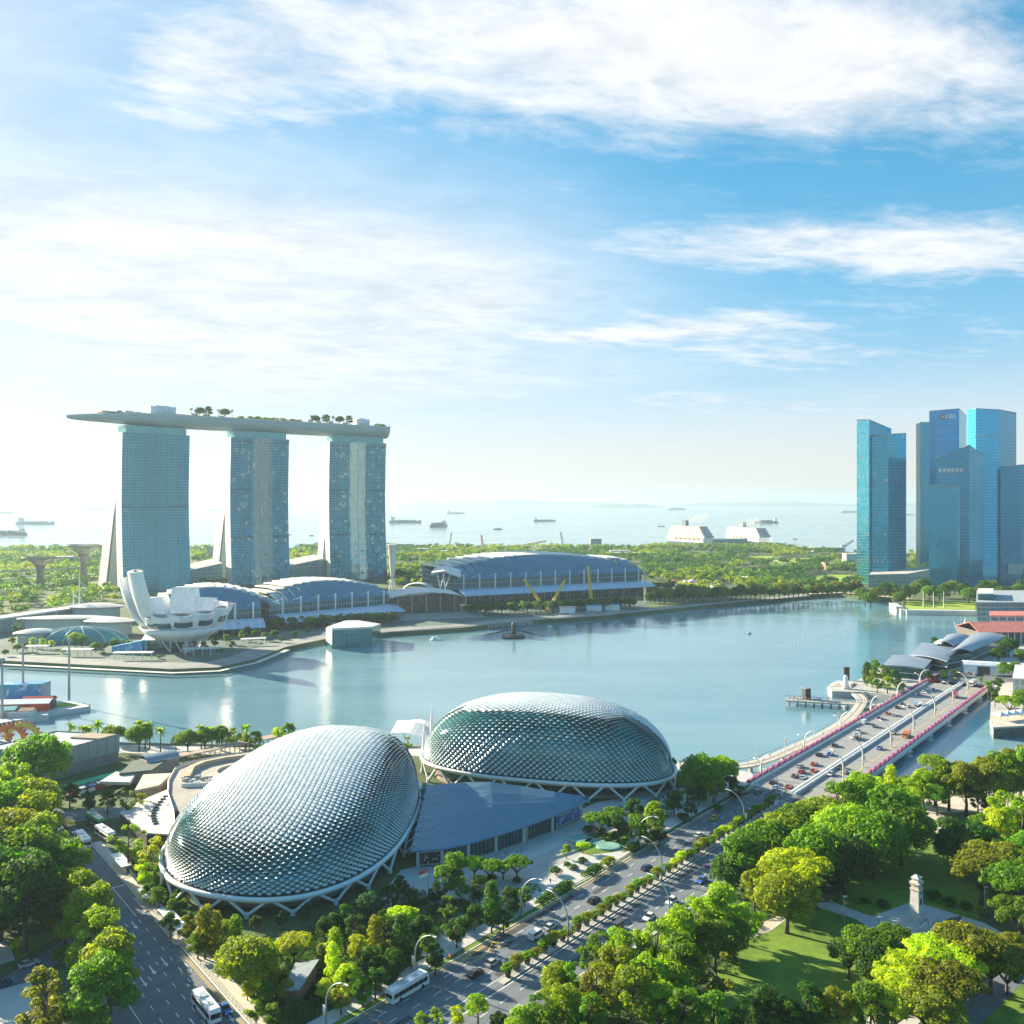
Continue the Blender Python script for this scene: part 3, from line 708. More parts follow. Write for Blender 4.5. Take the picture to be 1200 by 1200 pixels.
# ================================================================== LOTUS MUSEUM
MUS = Vector((-246, 668, 0))
m, nt, b, o = newmat('museum_shell'); c = coord(nt); x_, y_, z_ = xyz(nt, c); n_ = nz(nt, vec(nt, x_ * .25, y_ * .25, z_ * .05), 1.0, 4, .6); j_ = ((z_ / 3.2).fract().lt(.05)).mx(((x_ + y_) / 4.5).fract().lt(.04))
nt.links.new(mixc(nt, j_ * .22, mixc(nt, n_.ss(.35, .7), (.82, .82, .81), (.66, .67, .66)), (.45, .46, .47)), b.inputs['Base Color']); b.inputs['Roughness'].default_value = .45; SHELLM = m
mus = thing('lotus_museum', 'white lotus-shaped museum with tall curved petals and skylight tips on the bay edge', 'museum', MUS)
def petal(az, rt, zt, wt, r0=5, z0=8.5, tipcut=.5, side=0):
    """finger of the lotus: hull-like outside, hollow inside, sharp rims, glazed tip"""
    a = R_(az); dr = Vector((math.cos(a), math.sin(a), 0)); sdv = Vector((-math.sin(a), math.cos(a), 0))
    p0 = Vector((r0, z0)); p1 = Vector((rt * .80, z0 - 2.0)); p2 = Vector((rt, zt)); N = 18; rows = []; inn = []
    for i in range(N + 1):
        t = i / N; q = p0 * (1 - t) ** 2 + p1 * 2 * t * (1 - t) + p2 * t * t; tg = (p1 - p0) * 2 * (1 - t) + (p2 - p1) * 2 * t; tg.normalize(); nr = Vector((-tg.y, tg.x))
        w_ = wt * (.22 + .78 * min(1, t * 1.25) ** .75) * (1 - .18 * max(0, t - .75) / .25); th = wt * (.58 * (1 - t) + .46 * t); row = []
        for k in range(9):
            b_ = -1 + 2 * k / 8; off = th * (1 - abs(b_) ** 2.2) * -.5 + th * .5
            c2 = q + nr * off; row.append(dr * c2.x + sdv * (b_ * w_ / 2) + Vector((0, 0, c2.y)))
        rows.append(row)
        row2 = [row[0], row[0].lerp(row[-1], .5) + (dr * (nr.x) + Vector((0, 0, nr.y))) * th * .12, row[-1]]
        inn.append(row2)
    mb = MB(); mb.grid(rows); mb.grid([r[::-1] for r in inn])
    mb.poly([r for r in rows[0]]); tip = rows[-1]; c_ = sum(tip, Vector()) / len(tip)
    mb.grid([tip, [v.lerp(c_, .34) for v in tip]])
    po = mb.build('petal', SHELLM, mus, smooth=False)
    if az > 230 or az < 30:                                     # slot window in the outer face below the rim
        wb = MB(); out = lambda i, k: rows[i][k] - (dr * nr.x + Vector((0, 0, nr.y))) * .5
        wb.grid([[out(i, k) for k in (2, 3, 4, 5, 6)] for i in (14, 15, 16)]); wb.build('slot_window', M('slot_glass', (.02, .10, .12), .15) if 'slot_glass' not in bpy.data.materials else bpy.data.materials['slot_glass'], po)
    for p_ in po.data.polygons: p_.use_smooth = p_.index < N * 8
    mb = MB(); inner = [v.lerp(c_, .34) for v in tip]; dv = (dr * .2); mb.poly([v - dv for v in inner]); mb.build('tip_window', GLASSD, po)
for (az, rt, zt, wt) in ((214, 38, 59, 34), (184, 46, 53, 18), (140, 44, 34, 26), (106, 40, 42, 24), (76, 37, 34, 24), (48, 36, 32, 23), (240, 30, 26, 24), (262, 31, 27, 27), (292, 32, 28, 27), (322, 34, 29, 25), (350, 36, 31, 23), (18, 37, 33, 20)):
    petal(az, rt, zt, wt)
mb = MB(); mb.lathe([(4, 6), (9, 6.4), (17, 8.0), (25, 12.5), (30, 18), (29, 18), (24, 13)], (0, 0, 0), 24, True); mb.build('bowl', SHELLM, mus, smooth=True)
mb = MB()
for k in range(10):
    a = 2 * math.pi * k / 10; r = 17
    f_ = (math.cos(a) * 13, math.sin(a) * 13, 0)
    for da in (-.26, .26): mb.tube([f_, (math.cos(a + da) * 20, math.sin(a + da) * 20, 11.5)], .55, 5)
mb.build('strut', WHITE, mus)
mb = MB(); mb.lathe([(11, 0), (11, 6.2)], (0, 0, 0), 24, True); mb.build('base_drum', GLASSD, mus)
t = G(219, 764); sp_ = thing('spiral_stair', 'white tiered spiral stair tower beside museum struts', 'stair tower', t)
mb = MB()
for k in range(5): mb.lathe([(.8, 0), (3.2, .3), (3.2, .8), (.8, 1.4), (.8, 2.4)], (0, 0, k * 2.4), 10)
mb.build('landing', WHITE, sp_)
# blue mural wall and base pavilion by the museum
q0, q1 = G(131, 766), G(166, 766); mur = thing('mural_wall', 'blue painted mural wall at the foot of the lotus museum', 'wall', q0)
m, nt, b, o = newmat('mural_blue'); c = coord(nt); n_ = nz(nt, c, .35, 4, .6, 1.5); nt.links.new(mixc(nt, n_.ss(.5, .56), (.05, .33, .62), (.35, .62, .72)), b.inputs['Base Color'])
mb = MB(); d_ = q1 - q0; mb.prism([(0, 0), (d_.x, d_.y), (d_.x, d_.y + 5), (0, 5)], 0, 1, z1s=[5, 9.5, 9.5, 5]); mb.build('panel', m, mur)
gbox('entrance_pavilion', 'glass entrance pavilion tucked under the lotus museum bowl', 'pavilion', gp((166, 764), (205, 764), (205, 757), (170, 757)), 0, 8, TEALG)

# ================================================================== SHELL-ROOFED HALLS
BLUER = M('blue_roof', (.04, .19, .29), .6, .0, .10, .04); CREAM = M('shell_rim', (.64, .63, .59), .5, var=.05)
m, nt, b, o = newmat('canopy_panels'); u, v, _ = xyz(nt, coord(nt, 'UV'))
ln = ((u / 7.0).fract().lt(.07)).mx((v / 5.0).fract().lt(.05)); nt.links.new(mixc(nt, ln, (.36, .46, .60), (.72, .76, .80)), b.inputs['Base Color']); b.inputs['Roughness'].default_value = .3; CANP = m
def shell_hall(name, label, a, b_, depth, eave, prof, nst, mast, canopy=True, wallmat=None, back=None):
    """hall with an arched stepped roof; a, b_ = front corners on the ground, prof(u) = ridge height"""
    t = thing(name, label, 'convention hall', a); e = (b_ - a); L = e.length; e = e / L; nn = Vector((-e.y, e.x, 0))
    if nn.y < 0: nn = -nn
    def P(u, v, z): q = e * (u * L) + nn * v; return Vector((q.x, q.y, z))
    mb = MB(); mb.quad(P(0, 0, 0), P(1, 0, 0), P(1, 0, eave), P(0, 0, eave), [(0, 0), (L, 0), (L, eave), (0, eave)])
    for u in (0, 1): mb.quad(P(u, 0, 0), P(u, 0, eave), P(u, depth, prof(u)), P(u, depth, 0), [(0, 0), (0, eave), (depth, prof(u)), (depth, 0)])
    mb.quad(P(0, depth, 0), P(0, depth, prof(0)), P(1, depth, prof(1)), P(1, depth, 0), [(0, 0), (0, 20), (L, 20), (L, 0)])
    mb.build('wall', wallmat or TEALG, t)
    rim = MB(); roof = MB()
    for i in range(nst):
        u0, u1 = i / nst, (i + 1) / nst; h_ = prof((u0 + u1) / 2)
        rows = []
        for k in range(9):
            s = k / 8; z = eave + (h_ - eave) * math.sin(s * math.pi / 2) ** .9; rows.append([P(u0, -3 + s * (depth * .46 + 3), z), P(u1, -3 + s * (depth * .46 + 3), z)])
        roof.slab(rows, .8)
        z = h_ + .3
        rim.slab([[P(u0 - .15 / nst, depth * .34, z - (h_ - eave) * .02), P(u1 + .15 / nst, depth * .34, z - (h_ - eave) * .02)], [P(u0 - .15 / nst, depth * .6, z + 1.0), P(u1 + .15 / nst, depth * .6, z + 1.0)], [P(u0, depth * 1.05, z), P(u1, depth * 1.05, z)]], 1.1)
    roof.build('roof', BLUER, t); rim.build('stepped_rim', CREAM, t)
    for k in range(mast):
        u = (k + .5) / mast; mb = MB(); p = P(u, -7, 0); mb.tube([p, (p.x, p.y, eave + 6)], .8, 6)
        for du in (-.4, .4):
            mb.tube([(p.x, p.y, eave + 5), P(u + du / mast, 2, eave + 1)], .15, 4)
        mb.build('mast', WHITE, t)
    if canopy:
        rows = []; uv = []
        for k in range(5):
            s = k / 4; z = eave * .60 - s * s * 5.5; rows.append([P(q, -8 - s * 23, z) for q in [i / 30 for i in range(31)]]); uv.append([(i / 30 * L, s * 18) for i in range(31)])
        cb_ = MB(); cb_.grid([r[::-1] for r in rows], uv=[r[::-1] for r in uv]); cb_.build('canopy', CANP, t)
        cb_ = MB()
        for k in range(mast * 2): p = P((k + .5) / mast / 2, -24, 0); cb_.tube([p, (p.x, p.y, eave * .45)], .5, 5)
        cb_.build('canopy_post', STEEL, t)
    mb = MB(); mb.slab([[P(0, -10, eave * .34), P(1, -10, eave * .34)], [P(0, 2, eave * .34), P(1, 2, eave * .34)]], .6); mb.build('terrace', CONC, t)
    return t
HALLG = facade('hall_glass', (.05, .13, .17), (.40, .46, .48), 5, 3, .08, .08, .2, .4, .02)
shell_hall('convention_hall', 'long blue convention hall with stepped cream roof rim and masts behind yellow cranes', G(531, 706), G(752, 694), 95, 25,
           lambda u: 26 + 22 * math.sin(math.pi * (0.08 + .84 * u) ** .95) ** .8 + (4 if u > .9 else 0), 22, 13, wallmat=HALLG)
shell_hall('theatre_hall', 'smaller blue shell-roofed hall with masts under the silvery hotel tower', G(316, 735), G(454, 721), 62, 20,
           lambda u: 19 + 17 * math.sin(math.pi * (0.02 + .86 * u ** .85)) ** .8, 14, 7, wallmat=HALLG)
shell_hall('casino_hall', 'blue shell-roofed hall half hidden behind the lotus museum', G(176, 745), G(306, 738), 55, 19,
           lambda u: 20 + 17 * math.sin(math.pi * (.05 + .85 * u)) ** .8, 12, 6, wallmat=HALLG)
# big end shell of the long hall: glazed right end and left truss opening
t = thing('end_canopy', 'white trussed end canopy with raking struts left of the long convention hall', 'canopy', G(512, 706))
mb = MB(); P_ = [AT(506, 676, 990), AT(520, 668, 1000), AT(534, 667, 1010)]
rows = [[AT(505, 672, 965), AT(520, 669, 965), AT(540, 676, 965)], [AT(507, 668, 1000), AT(522, 664, 1000), AT(540, 668, 1000)], [AT(513, 664, 1040), AT(525, 661, 1040), AT(542, 664, 1040)]]
mb.slab([[v for v in r] for r in rows], 1.5); mb.build('shell', CREAM, t, world=True)
mb = MB()
for (x0, x1) in ((516, 512), (516, 521), (522, 519), (522, 528)): mb.tube([AT(x0, 690.0, 965), AT(x1, 671.5, 966)], .6, 5)
for x0 in (516, 522): mb.tube([AT(x0, 706, 964), AT(x0, 690, 965)], .8, 5)
mb.build('strut', WHITE, t, world=True)
# small white vaults beside halls
for (px, py, r, lab) in ((488, 694, 15, 'low white vault roof left of the long convention hall'), (322, 702, 22, 'cream barrel-shaped roof shell between the two smaller halls')):
    q = G(px, py + 16); t = thing('roof_vault', lab, 'roof shell', q)
    mb = MB(); mb.grid([[(r * math.cos(a) * (1 + .2 * s), s * 26, 14 + r * .65 * math.sin(a) * (1 - .1 * s)) for a in [math.pi * k / 12 for k in range(13)]] for s in (0, .5, 1)]); mb.build('shell', CREAM, t, smooth=True)
    mb = MB(); mb.box((0, 13, 7), (r * 1.9, 24, 14)); mb.build('wall', HALLG, t)
# event plaza hall with wide screen and flat scalloped roof
a, b_ = G(457, 722), G(540, 719); t = thing('event_hall', 'open brown event hall with pale flat roof facing stepped waterfront plaza', 'event hall', a)
e = (b_ - a); L = e.length; e /= L; nn = Vector((-e.y, e.x, 0))
def P(u, v, z): q = e * u + nn * v; return Vector((q.x, q.y, z))
m, nt, b, o = newmat('event_front'); c = coord(nt); n_ = nz(nt, c, .18, 5, .7, 1.0); x_, y_, z_ = xyz(nt, c)
nt.links.new(mixc(nt, n_.ss(.5, .7), (.09, .05, .04), (.32, .16, .10)), b.inputs['Base Color']); b.inputs['Roughness'].default_value = .3
mb = MB(); mb.prism([xy(P(0, 4, 0)), xy(P(L, 4, 0)), xy(P(L, 40, 0)), xy(P(0, 40, 0))], 0, 18); mb.build('front', m, t)
mb = MB(); rows = []
for k in range(4):
    rows.append([P(L * i / 12, -6 + k * 16, 18.6 + 4.0 * math.sin(math.pi * i / 12) + (.6 if i % 2 else 0)) for i in range(13)])
mb.slab(rows, 1.0); mb.build('roof', CREAM, t)
mb = MB()
for i in range(5): p = P(L * (i + .5) / 5, -2, 0); mb.tube([p, (p.x, p.y, 19.4)], .7, 6)
mb.build('column', STEEL, t)
st_ = MB()
for k in range(6):
    p = P(L / 2 + 10, -8 - k * 5, 0); st_.box((p.x, p.y, (6 - k) * .45 / 2), (L * 1.15, 5.02, (6 - k) * .45), math.atan2(e.y, e.x))
st_.build('steps', QUAY, t)
# scalloped plaza edge
a, b_ = G(446, 741), G(622, 728); pe = MB(); d_ = b_ - a
for k in range(44):
    p = a + d_ * (k / 43); pe.box((p.x, p.y - 1, -1.2), (2.4, 3, 3.6), math.atan2(d_.y, d_.x))
structure(pe.build('plaza_edge', QUAY))
# flaring white mast tower beside the silvery tower
q = G(460, 704); t = thing('flared_tower', 'white flaring funnel tower on raking legs beside the silvery hotel tower', 'tower', q)
mb = MB(); mb.lathe([(2.0, 24), (2.6, 30), (3.6, 44), (5.2, 62), (5.6, 62.6), (5.0, 62.6)], (0, 0, 0), 14); mb.build('funnel', CREAM, t, smooth=True)
mb = MB(); [mb.tube([(x, y, 0), (x * .2, y * .2, 26)], .7, 5) for x, y in ((-6, 0), (6, 0), (0, -6), (0, 6))]; mb.build('leg', WHITE, t)
# crystal pavilion on the water
t = thing('crystal_pavilion', 'faceted glass pavilion standing in the water off the quay', 'pavilion', G(412, 751))
mb = MB(); pts = gp((384, 751), (389, 755), (436, 752), (446, 745), (420, 742), (390, 744))
mb.prism(pts, WZ - .3, 1, cap=True, z1s=[9.5, 10.5, 10, 8, 9, 10]); mb.build('glass_body', facade('pavilion_glass', (.03, .16, .17), (.16, .26, .26), 4, 4, .05, .05, .12, .5, .03), t, world=True)
mb = MB(); a = [Vector((*p, z)) for p, z in zip(pts, [9.7, 10.7, 10.2, 8.2, 9.2, 10.2])]
mb.slab([[a[1], a[2], a[3]], [a[0], (a[5] + a[4]) / 2, a[4]]], -1.6); mb.build('folded_roof', CREAM, t, world=True)
mb = MB(); mb.prism(gp((382, 751), (389, 756), (391, 753), (386, 749)), 0, 10.5); mb.build('white_prow', CREAM, t, world=True)

# ================================================================== LOW CANOPIES LEFT OF THE MUSEUM, VIADUCT, SHELTERS
def lens_roof(name, label, px, py, zc, rx, ry, th, mat, rz=0, wall=None, n=28):
    q = G(px, py); t = thing(name, label, 'pavilion', q, rz)
    rows = []
    for k in range(7):
        s = k / 6; rows.append([(rx * s * math.cos(a), ry * s * math.sin(a), zc - th * s * s) for a in [2 * math.pi * i / n for i in range(n)]])
    mb = MB(); mb.grid(rows[1:], closed=True); mb.poly([Vector(v) for v in rows[1]]); mb.grid([[(x, y, z - .8) for x, y, z in r][::-1] for r in rows[1:]], closed=True)
    mb.build('roof', mat, t, smooth=True)
    mb = MB(); mb.lathe([(1, 0), (1, zc - th * .7)], (0, 0, 0), 28, True, rx * .82, ry * .82)
    o_ = mb.build('glass_wall', wall or TEALG, t); return t
LENSW = facade('drum_glass', (.08, .24, .26), (.40, .48, .48), 6, 3, .08, .06, .15, .5, .03)
q = G(95, 752); t = thing('glass_dome', 'low teal glass dome with pale ribs left of the lotus museum', 'pavilion', q, .05)
GD = M('dome_teal', (.06, .26, .27), .15, .2, .2, .2); prof = [(math.cos(a), math.sin(a)) for a in [math.pi / 2 * i / 8 for i in range(9)]]
mb = MB(); mb.lathe([(r_, z_ * 12) for r_, z_ in prof[:-1]] + [(.02, 12)], (0, 0, 0), 36, True, 37, 14); mb.build('glass_shell', GD, t, smooth=True)
for k in range(14):
    a = math.pi * 2 * k / 14; mb = MB(); mb.tube([(37.2 * r_ * math.cos(a), 14.1 * r_ * math.sin(a), z_ * 12.1) for r_, z_ in prof], .3, 4); mb.build('rib', CREAM, t)
lens_roof('canopy_pavilion', 'wide thin white oval canopy above the low teal glass dome', 78, 742, 15, 40, 10, 2.0, CREAM, .1, LENSW)
lens_roof('canopy_pavilion', 'small white oval canopy at the far left end of the quay buildings', 42, 753, 11, 16, 10, 2.5, CREAM, .4, LENSW)
lens_roof('canopy_pavilion', 'pale oval canopy tucked behind the tall museum petals', 128, 743, 14, 24, 14, 2.5, CREAM, -.2, LENSW)
lens_roof('canopy_pavilion', 'dark-edged oval roof under two white masts behind the quay', 113, 728, 17, 26, 14, 3, CONCL, 0, LENSW)
for px, z in ((86, 28), (93, 42)):
    q = G(px, 728); t = thing('slim_mast', 'taller white mast behind oval canopy' if z > 30 else 'shorter white mast behind oval canopy', 'mast', q); mb = MB(); mb.tube([(0, 0, 0), (0, 0, z)], [.9, .5], 6); mb.tube([(0, 0, z * .9), (9, 0, z * .62)], .25, 4); mb.build('pole', WHITE, t)
a, b_ = G(-40, 746), G(112, 722); t = thing('linear_hall', 'long low grey ribbed hall with pale flat roof behind the quay canopies', 'building', a)
mb = MB(); d_ = b_ - a; rz = math.atan2(d_.y, d_.x); c_ = d_ / 2; mb.box((c_.x, c_.y, 11.4), (d_.length, 16, 1.4), rz); mb.build('deck', CREAM, t)
for k in (-1, 1):
    mb = MB(); w_ = Vector((-d_.y, d_.x, 0)).normalized() * 7.8 * k; mb.box((c_.x + w_.x * .9, c_.y + w_.y * .9, 5.4), (d_.length, .5, 10.6), rz); mb.build('wall', M('hall_grey_wall', (.20, .26, .29), .6, var=.2, scale=.2) if k < 0 else bpy.data.materials['hall_grey_wall'], t)
for k in range(9): 
    p = d_ * ((k + .5) / 9); mb = MB(); mb.box((p.x, p.y, 5.4), (1.2, 15.4, 10.7), rz); mb.build('pier', CONC, t)
for k in range(40):
    pass
SHL = [(44, 766, 30, .02), (91, 770, 40, -.03), (156, 774, 50, .03), (237, 769, 46, .12), (297, 757, 34, .35)]
for k, (px, py, ln, rz) in enumerate(SHL):
    q = G(px, py - 1); t = thing('promenade_shelter', 'white flat promenade shelter on posts below the museum, %s from the left' % ordn(k), 'shelter', q, rz)
    mb = MB(); L = ln * .55; mb.slab([[(-L / 2, -2.4, 5.0), (L / 2, -2.4, 5.0)], [(-L / 2, 2.4, 5.5), (L / 2, 2.4, 5.5)]], .35); mb.build('roof', CREAM, t)
    mb = MB(); [mb.tube([(x, 0, 0), (x, 0, 4.9)], .3, 5) for x in np.linspace(-L / 2 + 1, L / 2 - 1, 5)]; mb.build('post', WHITE, t)
# lower boardwalk step along the curved quay
strip('boardwalk', gp((0, 777.5), (100, 782.5), (200, 787.5), (258, 785), (304, 775), (340, 760)), -4, CONCL, -.9)

# ================================================================== GARDEN SUPERTREES
for (px, py, Htop, R, lab) in ((47, 690, 40, 21, 'tree-shaped steel garden tower with flared crown nearest the left edge'), (98, 684, 52, 23, 'taller tree-shaped steel garden tower left of the first hotel tower')):
    q = G(px, py); t = thing('garden_tower', lab, 'garden tower', q)
    mb = MB(); mb.lathe([(5.5, 0), (4.5, Htop * .3), (4.2, Htop * .6), (5.5, Htop * .78)], n=12); mb.build('trunk', M('planted_trunk', (.13, .14, .10), .9, var=.4, scale=.3), t)
    mb = MB()
    for k in range(36):
        a = 2 * math.pi * k / 36; pts = [(r * math.cos(a + .15 * i), r * math.sin(a + .15 * i), z) for i, (r, z) in enumerate(((4.2, Htop * .55), (5.5, Htop * .72), (9, Htop * .84), (R * .72, Htop * .94), (R, Htop)))]
        mb.tube(pts, .33, 4); mb.tube([(r * math.cos(a - .15 * i), r * math.sin(a - .15 * i), z) for i, (r, z) in enumerate(((4.2, Htop * .55), (5.5, Htop * .72), (9, Htop * .84), (R * .72, Htop * .94), (R, Htop)))], .33, 4)
    for r, z in ((R, Htop), (R * .72, Htop * .94)): mb.tube([(r * math.cos(a), r * math.sin(a), z) for a in [2 * math.pi * i / 36 for i in range(37)]], .35, 4)
    mb.build('branch_canopy', M('plum_steel', (.20, .19, .17), .6), t)
a, b_ = G(0, 690), G(100, 684); t = thing('skyway', 'thin aerial walkway hung between the tree-shaped garden towers', 'walkway', a); d_ = b_ - a
mb = MB(); mb.tube([d_ * (i / 12) + Vector((0, 14 * math.sin(math.pi * i / 12), 21)) for i in range(13)], .9, 5); mb.build('deck', STEEL, t)

# ================================================================== FINANCIAL TOWERS ON THE RIGHT
FG = [facade('office_glass_a', (.004, .25, .39), (.02, .25, .36), 4.0, 1.5, .20, .0, .05, .40, .015, .5, .18, None, .012),
      facade('office_glass_b', (.004, .22, .48), (.03, .31, .52), 4.2, 1.5, .26, .0, .05, .40, .012, .35, .2),
      facade('office_glass_c', (.008, .33, .58), (.05, .42, .62), 4.0, 1.5, .12, .0, .05, .40, .008, .3, .1),
      facade('office_glass_d', (.003, .26, .42), (.015, .28, .42), 4.0, 1.5, .10, .0, .06, .38, .012, .35, .2),
      facade('office_glass_e', (.003, .20, .36), (.015, .22, .35), 4.0, 1.5, .14, .0, .07, .38, .012, .35, .2)]
GLIT = facade('office_glass_lit', (.08, .42, .54), (.10, .32, .38), 4.0, 1.5, .16, .0, .10, .75, .02, .6, .1, None, .03)  # lit side faces: their brightness is painted as a lighter glass colour
STRIP = M('recess_dark', (.012, .03, .045), .2, .2)
def zat(py, Y): return CH + (HY - py) * Y / F
def xat(px, Y): return (px - 600) * Y / F
def office(label, faces, depth, name='office_tower'):
    """faces: left to right [(px, Y, ztop)], one material per face; closed behind"""
    t = thing(name, label, 'office tower', (xat(faces[0][0], faces[0][1]), faces[0][1], 0))
    pts = [(xat(px, Y), Y) for px, Y, _, _ in faces]; zt = [zat(py, Y) for _, Y, py, _ in faces]
    for i in range(len(faces) - 1):
        mb = MB(); p, q = pts[i], pts[i + 1]; L = math.hypot(q[0] - p[0], q[1] - p[1])
        mb.quad((*p, 0), (*q, 0), (*q, zt[i + 1]), (*p, zt[i]), [(0, 0), (L, 0), (L, zt[i + 1]), (0, zt[i])]); mb.build('facade', faces[i][3], t, world=True)
    p, q = pts[0], pts[-1]; kp, kq = 1 + depth / p[1], 1 + depth / q[1]; bp = [(q[0] * kq - 3, q[1] * kq), (p[0] * kp + 3, p[1] * kp)]
    mb = MB(); seq = [pts[-1], bp[0], bp[1], pts[0]]; zz = [zt[-1], zt[-1], zt[0], zt[0]]; u = 0
    for i in range(3):
        a, b_ = seq[i], seq[i + 1]; L = math.hypot(b_[0] - a[0], b_[1] - a[1]); mb.quad((*a, 0), (*b_, 0), (*b_, zz[i + 1]), (*a, zz[i]), [(u, 0), (u + L, 0), (u + L, zz[i + 1]), (u, zz[i])]); u += L
    mb.build('back_wall', faces[-2][3], t, world=True)
    rz_ = list(zip(pts + bp, zt + [zt[-1], zt[0]])); mb = MB(); mb.poly([(*p, z - .05) for p, z in rz_]); mb.build('roof', CONC, t, world=True)
    mb = MB(); mb.tube([(*p, z + .2) for p, z in zip(pts, zt)], .55, 4); mb.build('coping', STEEL, t, world=True)
    return t
# tower standing alone
T1 = office('teal office tower standing alone at the bay corner with a lower stepped right half', [(1004, 1216, 492, GLIT), (1018.5, 1204, 492, FG[0]), (1044.5, 1222, 503, FG[0])], 34)
T1b = office('lower right half of the lone teal office tower with thin roof frame', [(1022, 1204.5, 512, FG[0]), (1041, 1196, 509, FG[0]), (1062, 1212, 508, FG[0])], 40, 'office_block')
# far pair with red sign
T2 = office('blue office tower with a red square and white letters sign', [(1089, 1400, 482, FG[1]), (1124, 1384, 479, GLIT), (1132.5, 1420, 488, FG[1])], 45)
office('slim dark block clinging to the left of the lettered blue tower', [(1073.5, 1412, 497, STRIP), (1078.5, 1398, 495, FG[3]), (1089.5, 1392, 495, FG[3])], 40, 'office_block')
# tall one right
T3 = office('tallest bright blue faceted office tower behind the emblem tower', [(1133.5, 1200, 479, FG[2]), (1143.5, 1182, 479, FG[2]), (1172, 1180, 480.5, FG[3]), (1191, 1206, 484, FG[3])], 50)
mb = MB(); a, b_ = Vector((xat(1141, 1181), 1181 - .8, zat(512, 1181))), Vector((xat(1172, 1179), 1179 - .8, zat(509, 1179))); mb.tube([a, b_], .5, 4); mb.build('ledge', CONCL, T3, world=True)
T3b = office('dark right-edge office block with a pale sky lobby near its foot', [(1172.3, 1176, 549, FG[4]), (1196, 1168, 545, FG[4]), (1240, 1200, 545, FG[4])], 45, 'office_block')
mb = MB(); a = [Vector((xat(x, 1170), 1167.5, zat(y, 1170))) for x, y in ((1180, 673), (1198, 673), (1198, 661), (1180, 661))]; mb.quad(*a); mb.build('sky_lobby', M('lobby_glass', (.25, .42, .46), .2), T3b, world=True)
# emblem tower in front
T4 = office('dark teal office tower with sloping roofline and blue-green emblem', [(1097.5, 1160, 537, FG[4]), (1136, 1146, 521.5, FG[3]), (1152, 1164, 534, FG[4])], 42)
mb = MB()
for k in range(6):
    a, b_ = 1099 + k * 5, 1102.6 + k * 5
    Y = 1152.0; mb.quad(*[Vector((xat(x, Y - (x - 1099) * .37 + 7.0), Y - (x - 1099) * .37 + 5.0, zat(y, Y))) for x, y in ((a, 553.5), (b_, 553.5), (b_, 549), (a, 549))])
mb.build('refuge_opening', CONCL, T4, world=True)
T4b = office('lower bright teal block at the foot of the emblem tower', [(1089, 1150, 569, FG[3]), (1122, 1138, 571, FG[3]), (1125, 1142, 571, FG[4])], 30, 'office_block')
office('grey low glass podium with white frames between the office towers', [(1018, 1150, 674, POD), (1063, 1142, 673, POD), (1090, 1150, 668, FG[4])], 60, 'podium_building')
# signs -------------------------------------------------------------
def text_part(name, body, loc, rot, size, mat, parent, ext=.15):
    cu_ = bpy.data.curves.new(name, 'FONT'); cu_.body = body; cu_.size = size; cu_.extrude = ext; cu_.align_x = 'LEFT'; cu_.align_y = 'CENTER'; cu_.offset = size * .015
    o_ = bpy.data.objects.new(name, cu_); COL.objects.link(o_); dg = bpy.context.evaluated_depsgraph_get(); me = bpy.data.meshes.new_from_object(o_.evaluated_get(dg)); bpy.data.objects.remove(o_)
    me.materials.clear(); me.materials.append(mat); o2 = bpy.data.objects.new(name, me); COL.objects.link(o2); o2.parent = parent
    o2.location = Vector(loc) - Vector(parent.location); o2.rotation_euler = rot; return o2
fa = math.atan2(1384 - 1400, xat(1124, 1384) - xat(1089, 1400))
SGW = M('sign_white', (.85, .85, .85), .4, var=.02); SGR = M('sign_red', (.75, .03, .04), .4, var=.05)
def onface(px, py, A, B, out=.8):                                # point on a facade plane through two (px, Y) corners
    xa, xb = xat(A[0], A[1]), xat(B[0], B[1]); k = (px - 600) / F
    s = (k * A[1] - xa) / ((xb - xa) - k * (B[1] - A[1])); Y = A[1] + s * (B[1] - A[1]); p = Vector((k * Y, Y, zat(py, Y)))
    nn = Vector((B[1] - A[1], -(xb - xa), 0)).normalized(); return p + nn * out
A, B = (1089, 1400), (1124, 1384); p = onface(1104.5, 488.5, A, B)
mb = MB(); mb.box((p.x, p.y, p.z), (6.2, .6, 6.2), fa); sq = mb.build('sign_square', SGR, T2, world=True)
mb = MB()
for (i, j) in ((-1, -1), (1, -1), (1, 1), (-1, 1)): pass
dxn = Vector((math.cos(fa), math.sin(fa), 0)); up = Vector((0, 0, 1)); f_ = p + Vector((math.sin(fa), -math.cos(fa), 0)) * .45
for a_, b_ in (((-1.9, -1.9), (1.9, 1.9)), ((-1.9, 1.9), (1.9, -1.9))):
    mb.tube([f_ + dxn * a_[0] + up * a_[1], f_ + dxn * b_[0] + up * b_[1]], .42, 4)
mb.build('sign_cross', SGW, T2, world=True)
text_part('sign_letters', 'DBS', onface(1107.5, 488.5, A, B), (R_(90), 0, fa), 8.6, SGW, T2)
A, B = (1097.5, 1160), (1136, 1146); p = onface(1124.6, 539, A, B); fa = math.atan2(1146 - 1160, xat(1136, 1146) - xat(1097.5, 1160)); dxn = Vector((math.cos(fa), math.sin(fa), 0))
def emblem(pts, mat):
    mb = MB(); mb.tube([p + dxn * (x * .95) + Vector((0, 0, z * .95)) for x, z in pts], [.9] * len(pts), 6); mb.build('emblem_ribbon', mat, T4, world=True)
emblem([(3.0, 5.5), (0, 5.2), (-2.6, 3.4), (-2.2, 1.2), (.5, 0), (2.6, -1.4), (2.8, -3)], M('emblem_blue', (.04, .25, .75), .4))
